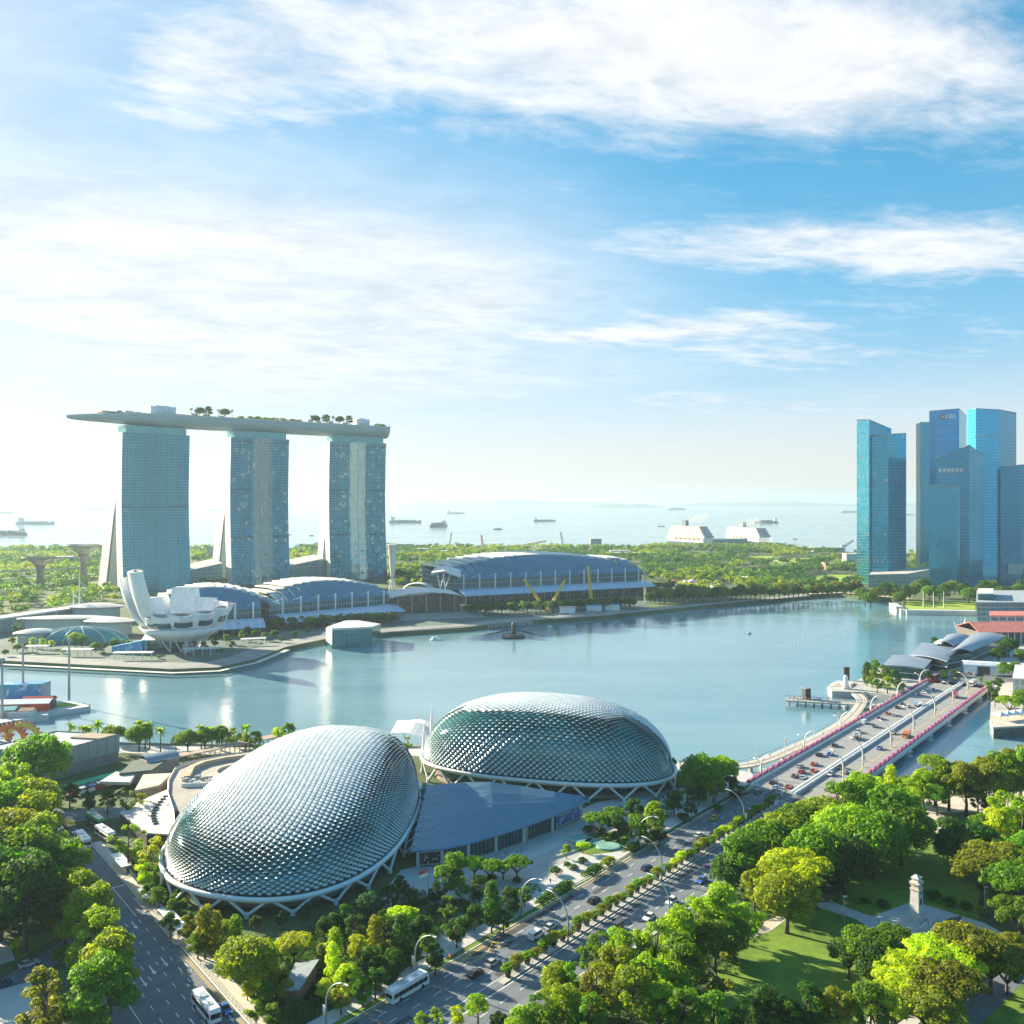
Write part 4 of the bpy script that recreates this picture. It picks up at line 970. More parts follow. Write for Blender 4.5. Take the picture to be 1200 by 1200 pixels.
emblem([(-3.0, -5.5), (0, -5.2), (2.4, -3.6), (2.0, -1.6), (-.5, -.3), (-2.4, 1.0)], M('emblem_green', (.06, .55, .18), .4))
# ================================================================== SPIKED DOMES
m, nt, b, o = newmat('sunshade_aluminium'); g = nt.nodes.new('ShaderNodeNewGeometry'); ri = X(nt, g.outputs['Random Per Island']); c = coord(nt)
n_ = nz(nt, c, .05, 4, .6)
nt.links.new(mixc(nt, (ri * .5 + n_ * .5), (.46, .53, .54), (.70, .75, .75)), b.inputs['Base Color']); b.inputs['Metallic'].default_value = .3; nt.links.new((ri * .12 + .36).s, b.inputs['Roughness']); SHADE = m
m, nt, b, o = newmat('dome_skin_glass'); c = coord(nt); n_ = nz(nt, c, .06, 3, .5); nt.links.new(mixc(nt, n_.ss(.35, .65), (.006, .05, .06), (.012, .20, .22)), b.inputs['Base Color']); b.inputs['Roughness'].default_value = .12; b.inputs['Metallic'].default_value = .3; SKIN = m
m, nt, b, o = newmat('dome_skin_teal'); c = coord(nt); n_ = nz(nt, c, .06, 3, .5); nt.links.new(mixc(nt, n_.ss(.35, .65), (.010, .10, .105), (.02, .22, .22)), b.inputs['Base Color']); b.inputs['Roughness'].default_value = .12; b.inputs['Metallic'].default_value = .3; SKIN2 = m
def sgp(x, e): return math.copysign(abs(x) ** e, x)
def dome(name, label, q, nu, nv, spike, lift, skin, colon, ghd, gax):
    cx, cy, a, b_, h, zr, hd, e1, e2, tu, tv, cz, k1, k2 = q
    def S(al, v, out=0.0):
        s = sgp(math.sin(al), e1); cc = abs(math.cos(al)) ** e1
        sv = max(0.0, math.sin(v)); x = a * s; y = b_ * (1 + k1 * s) * cc * sgp(math.cos(v), e2)
        z = zr + h * (1 + k2 * s) * abs(math.cos(al)) ** (e1 * cz) * sv ** e2 + tu * x / a + tv * y / b_
        return Vector((x * math.cos(hd) - y * math.sin(hd), x * math.sin(hd) + y * math.cos(hd), z))
    def inside(x, y, z):
        s = x / a
        if abs(s) >= 1: return False
        c2 = max(1e-9, 1 - abs(s) ** (2 / e1)) ** .5; ym = b_ * (1 + k1 * s) * c2 ** e1; zm = h * (1 + k2 * s) * c2 ** (e1 * cz)
        return abs(y / ym) ** (2 / e2) + abs(z / zm) ** (2 / e2) <= 1
    ch_, sh_ = math.cos(ghd - hd), math.sin(ghd - hd)
    def Q(al, v):                                               # point on the same body, on a grid whose poles lie along ghd
        gx, gy, gz = gax[0] * math.sin(al), gax[1] * math.cos(al) * math.cos(v), h * math.cos(al) * math.sin(v)
        x, y = gx * ch_ - gy * sh_, gx * sh_ + gy * ch_; lo, hi = 0.0, 4.0
        for _ in range(22):
            m_ = (lo + hi) / 2
            if inside(x * m_, y * m_, gz * m_): lo = m_
            else: hi = m_
        x, y, z = x * lo, y * lo, gz * lo + zr + tu * x * lo / a + tv * y * lo / b_
        return Vector((x * math.cos(hd) - y * math.sin(hd), x * math.sin(hd) + y * math.cos(hd), z))
    t = thing(name, label, 'theatre dome', (cx, cy, 0))
    ctr = Vector((0, 0, zr - 2))
    AL = lambda i: -math.pi / 2 * .97 + math.pi * .97 * i / nu
    VV = lambda j: math.pi * j / nv
    P = [[Q(AL(i), VV(j)) for j in range(nv + 1)] for i in range(nu + 1)]
    mb = MB(); mb.grid([[p.lerp(ctr, .02) for p in row] for row in P]); mb.poly([p.lerp(ctr, .02) for p in P[0]]); mb.poly([p.lerp(ctr, .02) for p in P[-1]][::-1]); mb.build('glass_skin', skin, t, smooth=True)
    # sunshades: one folded aluminium hood per diamond of the grid
    mb = MB(); vr = random.Random(nu)
    for i in range(1, nu):
        for j in range(1, nv):
            if (i + j) % 2 == 0: continue
            L_, R2, D_, U_ = P[i - 1][j], P[i + 1][j], P[i][j - 1], P[i][j + 1]
            if U_.z < D_.z: U_, D_ = D_, U_
            n_ = (R2 - L_).cross(U_ - D_)
            if n_.length < 1e-4: continue
            n_.normalize(); c_ = P[i][j]
            if n_.dot(c_ - ctr) < 0: n_ = -n_
            sz = min((R2 - L_).length, (U_ - D_).length * 1.3)
            op = max(0.0, min(1.0, (.995 - n_.z) / .13))          # the roof side lies closed and flat, the flanks stand open
            A_ = c_.lerp(D_, .30 - .18 * op) + n_ * (sz * (lift + spike * op) * vr.uniform(.8, 1.18))
            if (R2 - L_).cross(U_ - D_).dot(n_) <= 0: L_, R2 = R2, L_
            e1_, e2_ = L_.lerp(U_, .24 * op), R2.lerp(U_, .24 * op)
            mb.add([U_, e1_, A_, e2_], [(0, 1, 2), (0, 2, 3)])
            if op < .5:
                B_ = D_.lerp(A_, op * 1.5); mb.add([L_, B_, A_, R2], [(0, 1, 2), (2, 1, 3)])
    mb.build('sunshade_shell', SHADE, t)
    # rim ring and leaning columns
    ring = []
    for k in range(97):
        th = 2 * math.pi * k / 96
        v = 0 if th < math.pi else math.pi
        al = (-math.pi / 2 + th) if th < math.pi else (math.pi / 2 - (th - math.pi))
        ring.append(S(al, v))
    cen = sum(ring[:-1], Vector()) / 96
    rr = [cen + (p - cen) * 1.025 + Vector((0, 0, -.3)) for p in ring]
    mb = MB(); mb.tube(rr, .75, 7, cap=False); mb.build('rim_ring', WHITE, t, smooth=True)
    mb = MB(); mb.slab([[cen + (p - cen) * 1.02 + Vector((0, 0, -.9)) for p in ring], [cen + (p - cen) * .6 + Vector((0, 0, -1.5)) for p in ring]], .5); mb.build('soffit', CONC, t)
    L = [0.0]
    for p, q2 in zip(rr, rr[1:]): L.append(L[-1] + (q2 - p).length)
    def at(s):
        s %= L[-1]; k = max(i for i in range(96) if L[i] <= s); return rr[k].lerp(rr[k + 1], (s - L[k]) / max(1e-6, L[k + 1] - L[k]))
    for k in range(colon):
        s = (k + .5) / colon * L[-1]; w = L[-1] / colon * .44
        foot = at(s); ft = cen + (foot - cen) * 1.0; mb = MB()
        for dw in (-w, w): mb.tube([(ft.x, ft.y, .7), at(s + dw) + Vector((0, 0, -.3))], .42, 6)
        mb.tube([(ft.x, ft.y, 0), (ft.x, ft.y, 1.4)], .65, 8); mb.build('splayed_column', WHITE, t)
    mb = MB(); base = [(cen.x + (p.x - cen.x) * .88, cen.y + (p.y - cen.y) * .88) for p in ring[:-1]]
    mb.prism(base, .05, zr + 1, z1s=[max(2.0, p.z - 1.2) for p in ring[:-1]]); mb.build('foyer_glass', facade('foyer_glass', (.02, .06, .06), (.10, .12, .12), 3, 2.4, .06, .06, .2, .5, .02), t)
    mb = MB(); base = [(cen.x + (p.x - cen.x) * .91, cen.y + (p.y - cen.y) * .91) for p in ring[:-1]]; mb.prism(base, .03, 1.3); mb.build('plinth', M('plinth_stone', (.30, .23, .20), .8), t)
    return t
D1 = dome('spiked_dome', 'nearer spiked aluminium theatre dome beside the left road, resting on V-shaped columns',
          (-65.919, 291.2, 53.36, 33.29, 17.0, 8.3, 1.383, .86, .72, 2.81, 1.44, .72, -.11, .285), 138, 92, .34, .06, SKIN, 24, .62, (46, 42))
D2 = dome('spiked_dome', 'farther greenish spiked theatre dome beside the bay, right of the other dome',
          (14.1, 360.3, 49.6, 29.0, 25.0, 6.2, -.205, .80, .62, -1.0, -.8, 1.25, 0, 0), 122, 76, .30, .06, SKIN2, 20, -.205, (49, 30))

# ------------------------------------------------------------------ folded blue roof hall between the domes
ROOFB = M('slate_blue_roof', (.12, .23, .32), .45, .25, .08, .06)
t = thing('foyer_hall', 'low hall with a folded slate-blue roof wedged between two spiked domes', 'hall', G(570, 1003))
edge = [G(481, 997, 5.6), G(515, 995, 5.6), G(545, 989, 5.6), G(580, 979, 5.8), (G(615, 968, 6.0)), G(650, 955, 6.3), G(690, 937, 7.0)]
apex = [G(500, 921, 11.5), G(520, 921, 11.5), G(545, 921, 11.3), G(575, 922, 11), G(610, 925, 10), G(650, 930, 9), G(688, 934, 7.4)]
mb = MB(); NR = 4
for r in range(NR):
    u0, u1 = r / NR, (r + 1) / NR
    def row(u, dz): return [a.lerp(b_, u) + Vector((0, 0, dz * min(1, (k + .3) / 3, (6.2 - k) / 3))) for k, (a, b_) in enumerate(zip(edge, apex))]
    mb.slab([row(u0, .0), row((u0 + u1) / 2, .8), row(u1, 1.7)], .5)
mb.build('roof', ROOFB, t, world=True)
for r in range(1, NR):
    rr_ = row(r / NR, 0.0); mb = MB(); mb.tube([p + Vector((0, 0, .05)) for p in rr_], .22, 4); mb.build('roof_seam', M('seam_dark', (.04, .07, .10), .5) if r == 1 else bpy.data.materials['seam_dark'], t, world=True)
mb = MB(); mb.tube([p + Vector((0, 0, -.2)) for p in edge], .35, 5); mb.build('fascia', M('fascia_blue', (.10, .22, .36), .5), t, world=True)
mb = MB(); cen = G(570, 955)
wl = [G(486, 1019), G(516, 1017), G(548, 1010), G(582, 1000), G(616, 988), G(651, 975), G(686, 958)]
wl = [p.lerp(Vector((cen.x, cen.y, 0)), .04) for p in wl]
u = 0
for a, b_ in zip(wl, wl[1:]):
    L = (b_ - a).length; mb.quad(a, b_, b_ + Vector((0, 0, 5.6)), a + Vector((0, 0, 5.6)), [(u, 0), (u + L, 0), (u + L, 5.6), (u, 5.6)]); u += L
mb.build('glass_wall', facade('hall_front', (.03, .07, .08), (.20, .22, .22), 5.7, 1.5, .05, .10, .15, .5, .02, .35, 0, None, .10), t, world=True)
mb = MB()
for p in wl: mb.box((p.x, p.y - .4, 2.8), (.9, .9, 5.5))
mb.build('pier', CONCL, t, world=True)
# banners: dark poster field left, blue one right
m, nt, b, o = newmat('banner_dark'); c = coord(nt); n_ = nz(nt, c, .55, 3, .5, 1.2); n2 = nz(nt, c, 1.1, 2, .5)
nt.links.new(mixc(nt, n2.ss(.60, .66), mixc(nt, n_.ss(.52, .6), (.02, .025, .03), (.30, .05, .05)), (.55, .55, .52)), b.inputs['Base Color']); BAN1 = m
m, nt, b, o = newmat('banner_blue'); c = coord(nt); n_ = nz(nt, c, .5, 3, .5, 1.2); nt.links.new(mixc(nt, n_.ss(.5, .58), (.02, .08, .30), (.25, .45, .65)), b.inputs['Base Color']); BAN2 = m
for (i, j, mt, lab) in ((0, 1, BAN1, 'dark wide poster banner with red and white figures on hall front'), (5, 6, BAN2, 'blue poster banner at the far end of the hall front')):
    a, b_ = wl[i], wl[j]; d_ = (b_ - a); a2, b2 = a + d_ * .08, a + d_ * .94; nn = Vector((d_.y, -d_.x, 0)).normalized() * .5
    q = (a2 + b2) / 2 + nn; mb = MB(); mb.box((0, 0, 2.7), ((b2 - a2).length, .25, 3.6), math.atan2(d_.y, d_.x)); bo = mb.build('poster_banner', mt); bo.location = q; tag(bo, lab, 'banner')
    mb = MB()
    for z in (.85, 4.6): mb.box((0, -.0, z), ((b2 - a2).length + .3, .34, .2), math.atan2(d_.y, d_.x))
    mb.build('frame', CONCL, bo)
# glazed stair lattice between near dome and blue roof
t = thing('lattice_wall', 'slanting green glass wall with white braces against the near dome', 'glass wall', G(478, 1000))
mb = MB(); a = [G(476, 1004, 0), G(497, 925, 9)]; pts = [G(474, 1002, 1), G(483, 1000, 5.6), G(503, 921, 11), G(495, 918, 10)]
mb.quad(*pts, [(0, 0), (6, 0), (6, 60), (0, 60)]); mb.build('glass', facade('lattice_glass', (.04, .18, .18), (.3, .4, .4), 5, 3, .04, .04, .2, .4), t, world=True)
mb = MB()
for k in range(9):
    u = k / 8; p = pts[0].lerp(pts[3], u); q = pts[1].lerp(pts[2], min(1, u + .1)); mb.tube([p + Vector((0, 0, .4)), q + Vector((0, 0, .4))], .28, 5)
mb.build('brace', WHITE, t, world=True)
# white tensile tents and mast on the waterfront between domes
for k, (px, py, sx, lab) in enumerate(((482, 869, 8, 'left white sail-roof canopy on waterfront between the domes'), (494, 868, 7, 'right white sail-roof canopy on waterfront between the domes'))):
    q = G(px, py); t = thing('sail_canopy', lab, 'canopy', q, -.5); rows = []
    for i in range(7):
        u = i / 6; rows.append([(sx * (u - .5) * 2, 5 * (v - .5) * 2, 4 + 4.5 * (1 - abs(v - .5) * 2) + 1.2 * math.sin(u * math.pi)) for v in (0, .25, .5, .75, 1)])
    mb = MB(); mb.slab(rows, .2); mb.build('sail', WHITE, t); mb = MB(); [mb.tube([(x, y, 0), (x, y, 4.6)], .25, 5) for x in (-sx * .9, sx * .9) for y in (-4, 4)]; mb.build('post', WHITE, t)
for px, hgt, lab in ((506, 20, 'tall white tapered mast rising left of the farther dome'), (497, 11, 'short white mast beside the sail canopies')):
    t = thing('slim_mast', lab, 'mast', G(px, 878)); mb = MB(); mb.tube([(0, 0, 0), (0, 0, hgt * .55), (0, 0, hgt)], [1.0, .7, .12], 8); mb.lathe([(1.4, 0), (1.2, .8)], n=10); mb.build('pole', WHITE, t)

# ------------------------------------------------------------------ buildings left of the domes
m, nt, b, o = newmat('ribbed_grey'); u, v, _ = xyz(nt, coord(nt, 'UV')); r = (u / 4.2).fract(); r2 = (u / .7).fract()
nt.links.new(mixc(nt, r.lt(.07), mixc(nt, r2 * .35, (.26, .30, .32), (.36, .40, .42)), (.13, .14, .15)), b.inputs['Base Color']); b.inputs['Roughness'].default_value = .45; RIBG = m
m, nt, b, o = newmat('roof_sheets'); c = coord(nt); x_, y_, z_ = xyz(nt, c); n_ = nz(nt, vec(nt, x_ * .30, y_ * .02, 0.0), 1.0, 3, .5); n2 = nz(nt, c, .25, 4, .6)
nt.links.new(mixc(nt, (n_ * .7 + n2 * .3).ss(.4, .62), (.40, .42, .42), (.64, .66, .66)), b.inputs['Base Color']); b.inputs['Roughness'].default_value = .5; ROOFW = m
A_, B_ = Vector((-182, 352, 0)), Vector((-166, 379, 0)); e = Vector((-29.5, 5.5, 0))
t = thing('exhibition_shed', 'big flat-roofed grey ribbed shed at the left edge by the bay', 'shed', A_)
pts = [xy(A_), xy(B_), xy(B_ + e), xy(A_ + e)]
mb = MB(); mb.prism(pts, 4.6, 11.5, cap=False, bot=False); mb.build('ribbed_wall', RIBG, t, world=True)
cx_, cy_ = sum(p[0] for p in pts) / 4, sum(p[1] for p in pts) / 4
ins = [(cx_ + (p[0] - cx_) * .988, cy_ + (p[1] - cy_) * .985) for p in pts]
mb = MB(); mb.prism(ins, 0, 4.6, bot=False); mb.build('lower_wall', M('brownish_panel', (.27, .22, .21), .7), t, world=True)
mb = MB(); mb.prism(ins, 11.0, 11.3); mb.build('roof', ROOFW, t, world=True)
mb = MB(); q = [B_ + e * .0 + (A_ - B_) * .04, B_ + (A_ - B_) * .3, B_ + e * .45 + (A_ - B_) * .3, B_ + e * .45 + (A_ - B_) * .04]; mb.prism([xy(p) for p in q], 11.3, 12.0); mb.build('roof_patch', M('rusty_roof', (.33, .26, .18), .8), t, world=True)
mb = MB()
for i in range(4):
    p, q = Vector((*pts[i], 11.55)), Vector((*pts[(i + 1) % 4], 11.55)); mb.tube([p, q], .22, 4)
mb.build('parapet', STEEL, t, world=True)
a, b_ = G(76, 921, 3.2), G(168, 897, 3.2); a.z = b_.z = 3.2; t = thing('green_awning', 'long bright green awning running along the grey shed', 'awning', (a.x, a.y, 0)); d_ = b_ - a; nn = Vector((-d_.y, d_.x, 0)).normalized()
mb = MB(); mb.slab([[a + d_ * (i / 14) - nn * 1.6 + Vector((0, 0, -.4)) for i in range(15)], [a + d_ * (i / 14) + Vector((0, 0, .5)) for i in range(15)], [a + d_ * (i / 14) + nn * 1.6 + Vector((0, 0, -.2)) for i in range(15)]], .12); mb.build('roof', M('green_cloth', (.03, .42, .24), .6), t, world=True)
mb = MB(); [mb.tube([(a + d_ * (i / 9)) - Vector((0, 0, 3.2)), a + d_ * (i / 9)], .12, 5) for i in range(10)]; mb.build('post', WHITE, t, world=True)
rng = random.Random(11)
for k in range(9):
    q = (a + d_ * (k + .3) / 9) - nn * rng.uniform(3.2, 4.2); q.z = 0; t = thing('market_stall', 'small stall with pale top under the green awning, %s from its near end' % ordn(k), 'stall', q, math.atan2(d_.y, d_.x), 'stalls along the green awning')
    mb = MB(); mb.box((0, 0, .5), (2.2, 1.2, 1.0)); mb.build('counter', WHITE if k % 3 else RED, t); mb = MB(); mb.slab([[(-1.3, -1, 2.2), (1.3, -1, 2.2)], [(-1.3, 1, 2.5), (1.3, 1, 2.5)]], .08); mb.build('roof', WHITE if k % 2 else BLUEP, t)
    mb = MB(); [mb.tube([(x, .8, 0), (x, .8, 2.4)], .06, 4) for x in (-1.1, 1.1)]; mb.build('post', STEEL, t)
t = gbox('pump_house', 'dark flat-roofed building with long strip walls beside the green awning', 'building', gp((140, 921), (178, 917), (206, 897), (166, 897)), 0, 4.2, M('grey_wall', (.20, .20, .20), .8), M('dark_green_roof', (.10, .13, .11), .8))
a = G(168, 892, 4.9); b_ = G(206, 885, 4.9); t2 = thing('barrel_roof_house', 'small barrel vault roof in grey blue on the dark flat building', 'building', (a.x, a.y, 0)); d_ = b_ - a; d_.z = 0; nn = Vector((-d_.y, d_.x, 0)).normalized()
mb = MB(); mb.slab([[a + nn * (4.5 * math.cos(th)) + Vector((0, 0, 2.2 * math.sin(th))) + d_ * s for s in (0, 1)] for th in [math.pi * k / 10 for k in range(11)]], .25); mb.build('roof', M('bluegrey_metal', (.20, .27, .33), .4, .3), t2, world=True)
mb = MB(); mb.prism([xy(a + nn * 4), xy(a - nn * 4), xy(a - nn * 4 + d_), xy(a + nn * 4 + d_)], 0, 5.2); mb.build('wall', M('grey_wall2', (.24, .24, .24), .8), t2, world=True)
t = gbox('ticket_block', 'tan and cream low block with lit openings below the curved terrace', 'building', gp((158, 940), (186, 934), (202, 919), (168, 921)), 0, 3.6, M('tan_block', (.48, .36, .22), .8), M('cream_roof', (.58, .52, .42), .8))
gbox('flat_porch', 'thin pale flat porch roof in front of the dark flat building', 'porch', gp((117, 928), (152, 929), (158, 920), (136, 916)), 2.9, 3.2, CONCL, PAVE)
# covered linear walkway
t = thing('covered_walkway', 'long straight covered walkway with flat brown roof by the bay', 'walkway', G(240, 886))
a, b_ = G(168, 893, 4.6), G(322, 862, 4.6); d_ = b_ - a; nn = Vector((-d_.y, d_.x, 0)).normalized()
mb = MB(); mb.slab([[a - nn * 2.8, b_ - nn * 2.8], [a + nn * 2.8, b_ + nn * 2.8]], .4); mb.build('roof', M('walkway_roof', (.36, .29, .22), .8), t, world=True)
mb = MB(); [mb.tube([a + d_ * (i / 26) - nn * 2.2 - Vector((0, 0, 4.6)), a + d_ * (i / 26) - nn * 2.2], .22, 5) for i in range(27)]; mb.build('post', M('brown_post', (.34, .24, .16), .8), t, world=True)
mb = MB(); mb.slab([[a - nn * 2.5 - Vector((0, 0, 3.6)), b_ - nn * 2.5 - Vector((0, 0, 3.6))], [a - nn * 2.3 - Vector((0, 0, 3.6)), b_ - nn * 2.3 - Vector((0, 0, 3.6))]], .9); mb.build('railing', M('brown_rail', (.40, .30, .20), .8), t, world=True)
# rounded terrace annex of the near dome
c0_ = G(262, 935); t = thing('round_terrace', 'rounded cream terrace building with ramp curling beside near dome', 'terrace building', c0_)
ol = gp((196, 962), (198, 930), (206, 915), (222, 908), (250, 902), (285, 897), (330, 893), (330, 930), (260, 985)); cc = [(p[0] - c0_.x, p[1] - c0_.y) for p in ol]
mb = MB(); mb.prism(cc, 0, 4.6); mb.build('body', M('cream_concrete', (.40, .33, .25), .8), t)
mb = MB(); mb.poly([(p[0] * .97, p[1] * .97, 4.63) for p in (cc if sum(cc[i][0] * cc[(i + 1) % 9][1] - cc[(i + 1) % 9][0] * cc[i][1] for i in range(9)) > 0 else cc[::-1])]); mb.build('roof_deck', M('terrace_floor', (.36, .34, .30), .8, var=.2, scale=.06), t)
mb = MB(); mb.tube([(p[0], p[1], 5.1) for p in cc[:7]], [.4] * 7, 4); mb.tube([(p[0], p[1], 3.0) for p in cc[:7]], [.25] * 7, 4); mb.build('parapet', CONCL, t)
qs = [(p[0] * .86 + 2, p[1] * .86 + 2) for p in cc[1:7]]
mb = MB(); mb.slab([[(x, y, 6.2) for x, y in qs], [(x * .93 + 1, y * .93 + 1, 6.2) for x, y in qs]], 1.6); mb.build('planter_wall', M('terrace_wall', (.46, .38, .28), .8), t)
for (px, py, r) in ((276, 912, 7.0), ):
    q = G(px, py, 4.6) - c0_; mb = MB(); mb.lathe([(r, 0), (r * 1.04, 3.4), (r * .96, 3.4), (r * .96, 2.6)], (q.x, q.y, 4.6), 28); mb.build('round_lightwell', M('rim_cream', (.56, .48, .38), .8), t)
mb = MB(); rng = random.Random(4)
for k in range(26):
    q = G(rng.uniform(214, 252), rng.uniform(911, 919), 4.6) - c0_; mb.box((q.x, q.y, 5.1), (rng.uniform(.6, 2.2), rng.uniform(.6, 1.6), rng.uniform(.5, 1.4)), rng.uniform(0, 3))
mb.build('roof_plant', M('roof_clutter', (.35, .38, .42), .6, var=.5, scale=.4), t)
mb = MB(); q = G(234, 922, 4.6) - c0_; mb.box((q.x, q.y, 5.3), (13, .4, 1.6), .12); mb.build('white_screen', WHITE, t)
# pale fan roof by the left road
t = thing('fan_roof', 'pale grey fan-shaped roof with a row of dark vents beside near dome', 'roof building', G(175, 975))
fan = [G(140, 952, 4), G(165, 938, 4.5), G(196, 925, 5.5), G(204, 950, 6), G(205, 978, 5), G(172, 976, 4)]
mb = MB(); mb.add([tuple(p) for p in fan] + [tuple(p - Vector((0, 0, .5))) for p in fan], [tuple(range(6))[::-1], tuple(range(6, 12))] + [(i, (i + 1) % 6, 6 + (i + 1) % 6, 6 + i) for i in range(6)]); mb.build('roof', M('fan_roof_grey', (.50, .50, .48), .6), t, world=True)
mb = MB(); q = [(p.x * .985 + G(175, 960).x * .015, p.y * .99 + G(175, 960).y * .01) for p in fan]; mb.prism(q, 0, 3.2); mb.build('wall', M('fan_wall', (.07, .065, .06), .7), t, world=True)
mb = MB()
for k in range(11):
    u = k / 10; px = 196 - 14 * math.sin(u * 2.2) ; py = 934 + 32 * u; q = G(px - 2, py, 5.2 - .6 * u); mb.box((q.x, q.y, 5.35 - .55 * u), (1.6, .7, .7), .3)
mb.build('vent', DARK, t, world=True)
# small pavilion with dark slab roof in the garden at the bottom
t = thing('garden_pavilion', 'small pavilion with sloping dark slate roof among the garden trees', 'pavilion', G(352, 1160))
fr = [G(331, 1160, 4), G(351, 1159, 4.4), G(374, 1124, 4.6), G(346, 1128, 4)]
mb = MB(); mb.slab([[fr[0], fr[1]], [fr[3], fr[2]]], .4); mb.build('roof', M('slate_roof', (.22, .26, .29), .7, var=.25, scale=.6), t, world=True)
mb = MB(); q = [(p.x, p.y) for p in fr]; cxq, cyq = sum(a[0] for a in q) / 4, sum(a[1] for a in q) / 4; mb.prism([(cxq + (a[0] - cxq) * .86, cyq + (a[1] - cyq) * .86) for a in q], 0, 3.5); mb.build('wall', M('pavilion_wall', (.20, .12, .10), .8), t, world=True)
# flat white bus shelters on the left road islands
for k, (s, n, ln) in enumerate(((72, -1.0, 8), (52, -1.5, 15), (100, -2.0, 12))):
    p = LP(s, n); t = thing('bus_shelter', 'flat white bus shelter on a kerbed island beside left road, %s' % ('middle and shortest of three', 'nearest and longest of three', 'farthest of three by buses')[k], 'bus shelter', p, math.atan2(LD.y, LD.x))
    mb = MB(); mb.box((0, 0, 3.0), (ln, 3.0, .25)); mb.build('roof', WHITE, t); mb = MB(); [mb.tube([(x, -.9, 0), (x, -.9, 2.9)], .12, 5) for x in np.linspace(-ln / 2 + .8, ln / 2 - .8, 4)]; mb.build('post', STEEL, t)
    mb = MB(); mb.box((0, 0, .09), (ln + 2.5, 4.2, .24)); mb.build('island', PATHM, t)

# ------------------------------------------------------------------ floating platform with show stage
t0 = gp((-60, 850), (0, 845), (55, 836), (60, 832), (103, 826), (106, 823), (80, 820), (56, 819), (-60, 815))
structure(MB().prism(t0, WZ - .2, -.9).build('floating_platform', CONCL)); sheet('grass_field', gp((58, 828), (96, 824.5), (78, 821.5), (60, 823)), FIELD, -.86)
m, nt, b, o = newmat('mural_show'); c = coord(nt); n_ = nz(nt, c, .16, 5, .6, 1.5); n2 = nz(nt, vec(nt, *[q * 1.0 for q in xyz(nt, c)]), .09, 3, .5, .5)
nt.links.new(mixc(nt, n_.ss(.54, .64), mixc(nt, n2.ss(.42, .6), (.03, .16, .45), (.03, .30, .50)), (.50, .60, .74)), b.inputs['Base Color']); SHOW = m
a, b_ = G(-40, 824), G(48, 821); t = thing('show_hoarding', 'big blue and violet painted stage hoarding on the floating platform', 'hoarding', (a.x, a.y, -.9)); d_ = b_ - a; d_.z = 0
mb = MB(); mb.prism([(0, 0), (d_.x, d_.y), (d_.x + 1, d_.y + 8), (1, 8)], 0, 10.2); mb.build('panel', SHOW, t); mb = MB(); mb.prism([(d_.x - .02, d_.y - .06), (d_.x + .3, d_.y - .06), (d_.x + 1.3, d_.y + 8), (d_.x + 1, d_.y + 8)], 0, 10.3); mb.build('side_panel', M('grey_side', (.35, .38, .44), .6), t)
for k, (px, py, w_, d2, h_, mt, mw, lab) in enumerate(((14, 832, 40, 9, 5.2, WHITE, RED, 'long white-roofed stand with a red ridge on floating platform'), (46, 830, 15, 7, 6.0, RED, DARK, 'short red-roofed stand at the right end of the floating platform'),
        (8, 838, 10, 7, 4.2, M('teal_tent', (.10, .38, .42), .6), M('cream_wall', (.5, .45, .36), .8), 'teal-roofed hut at the near edge of floating platform'), (26, 838, 12, 6, 3.6, M('brown_tent', (.30, .20, .12), .8), CREAM, 'brown-roofed hut at the near edge of floating platform'))):
    q = G(px, py, -.9); t = thing('show_stand', lab, 'stand', q, .12); mb = MB(); mb.box((0, 0, h_ * .4), (w_, d2, h_ * .8)); mb.build('wall', mw, t)
    mb = MB(); mb.slab([[(-w_ / 2 - .6, -d2 / 2 - .6, h_ * .8), (w_ / 2 + .6, -d2 / 2 - .6, h_ * .8)], [(-w_ / 2 - .6, 0, h_ * 1.1), (w_ / 2 + .6, 0, h_ * 1.1)], [(-w_ / 2 - .6, d2 / 2 + .6, h_ * .8), (w_ / 2 + .6, d2 / 2 + .6, h_ * .8)]], .2); mb.build('roof', mt, t)
    mb = MB(); mb.box((0, -d2 / 2 - .35, h_ * .62), (w_ * .9, .3, h_ * .22)); mb.build('sign_band', RED if mt is WHITE else WHITE, t)
for k, (px, py, H_, lab) in enumerate(((2.5, 841, 29, 'tall grey floodlight mast in front of the painted hoarding'), (27, 822, 34, 'tall grey floodlight mast behind the painted hoarding'), (81, 821, 33, 'tall grey floodlight mast on grass at the platform tip'))):
    t = thing('floodlight_mast', lab, 'mast', G(px, py, -.9)); mb = MB(); mb.tube([(0, 0, 0), (0, 0, H_)], [.75, .5], 8); mb.build('pole', STEEL, t); mb = MB(); mb.box((0, 0, H_ + .8), (2.6, .8, 1.6)); mb.build('lamp_head', STEEL, t)
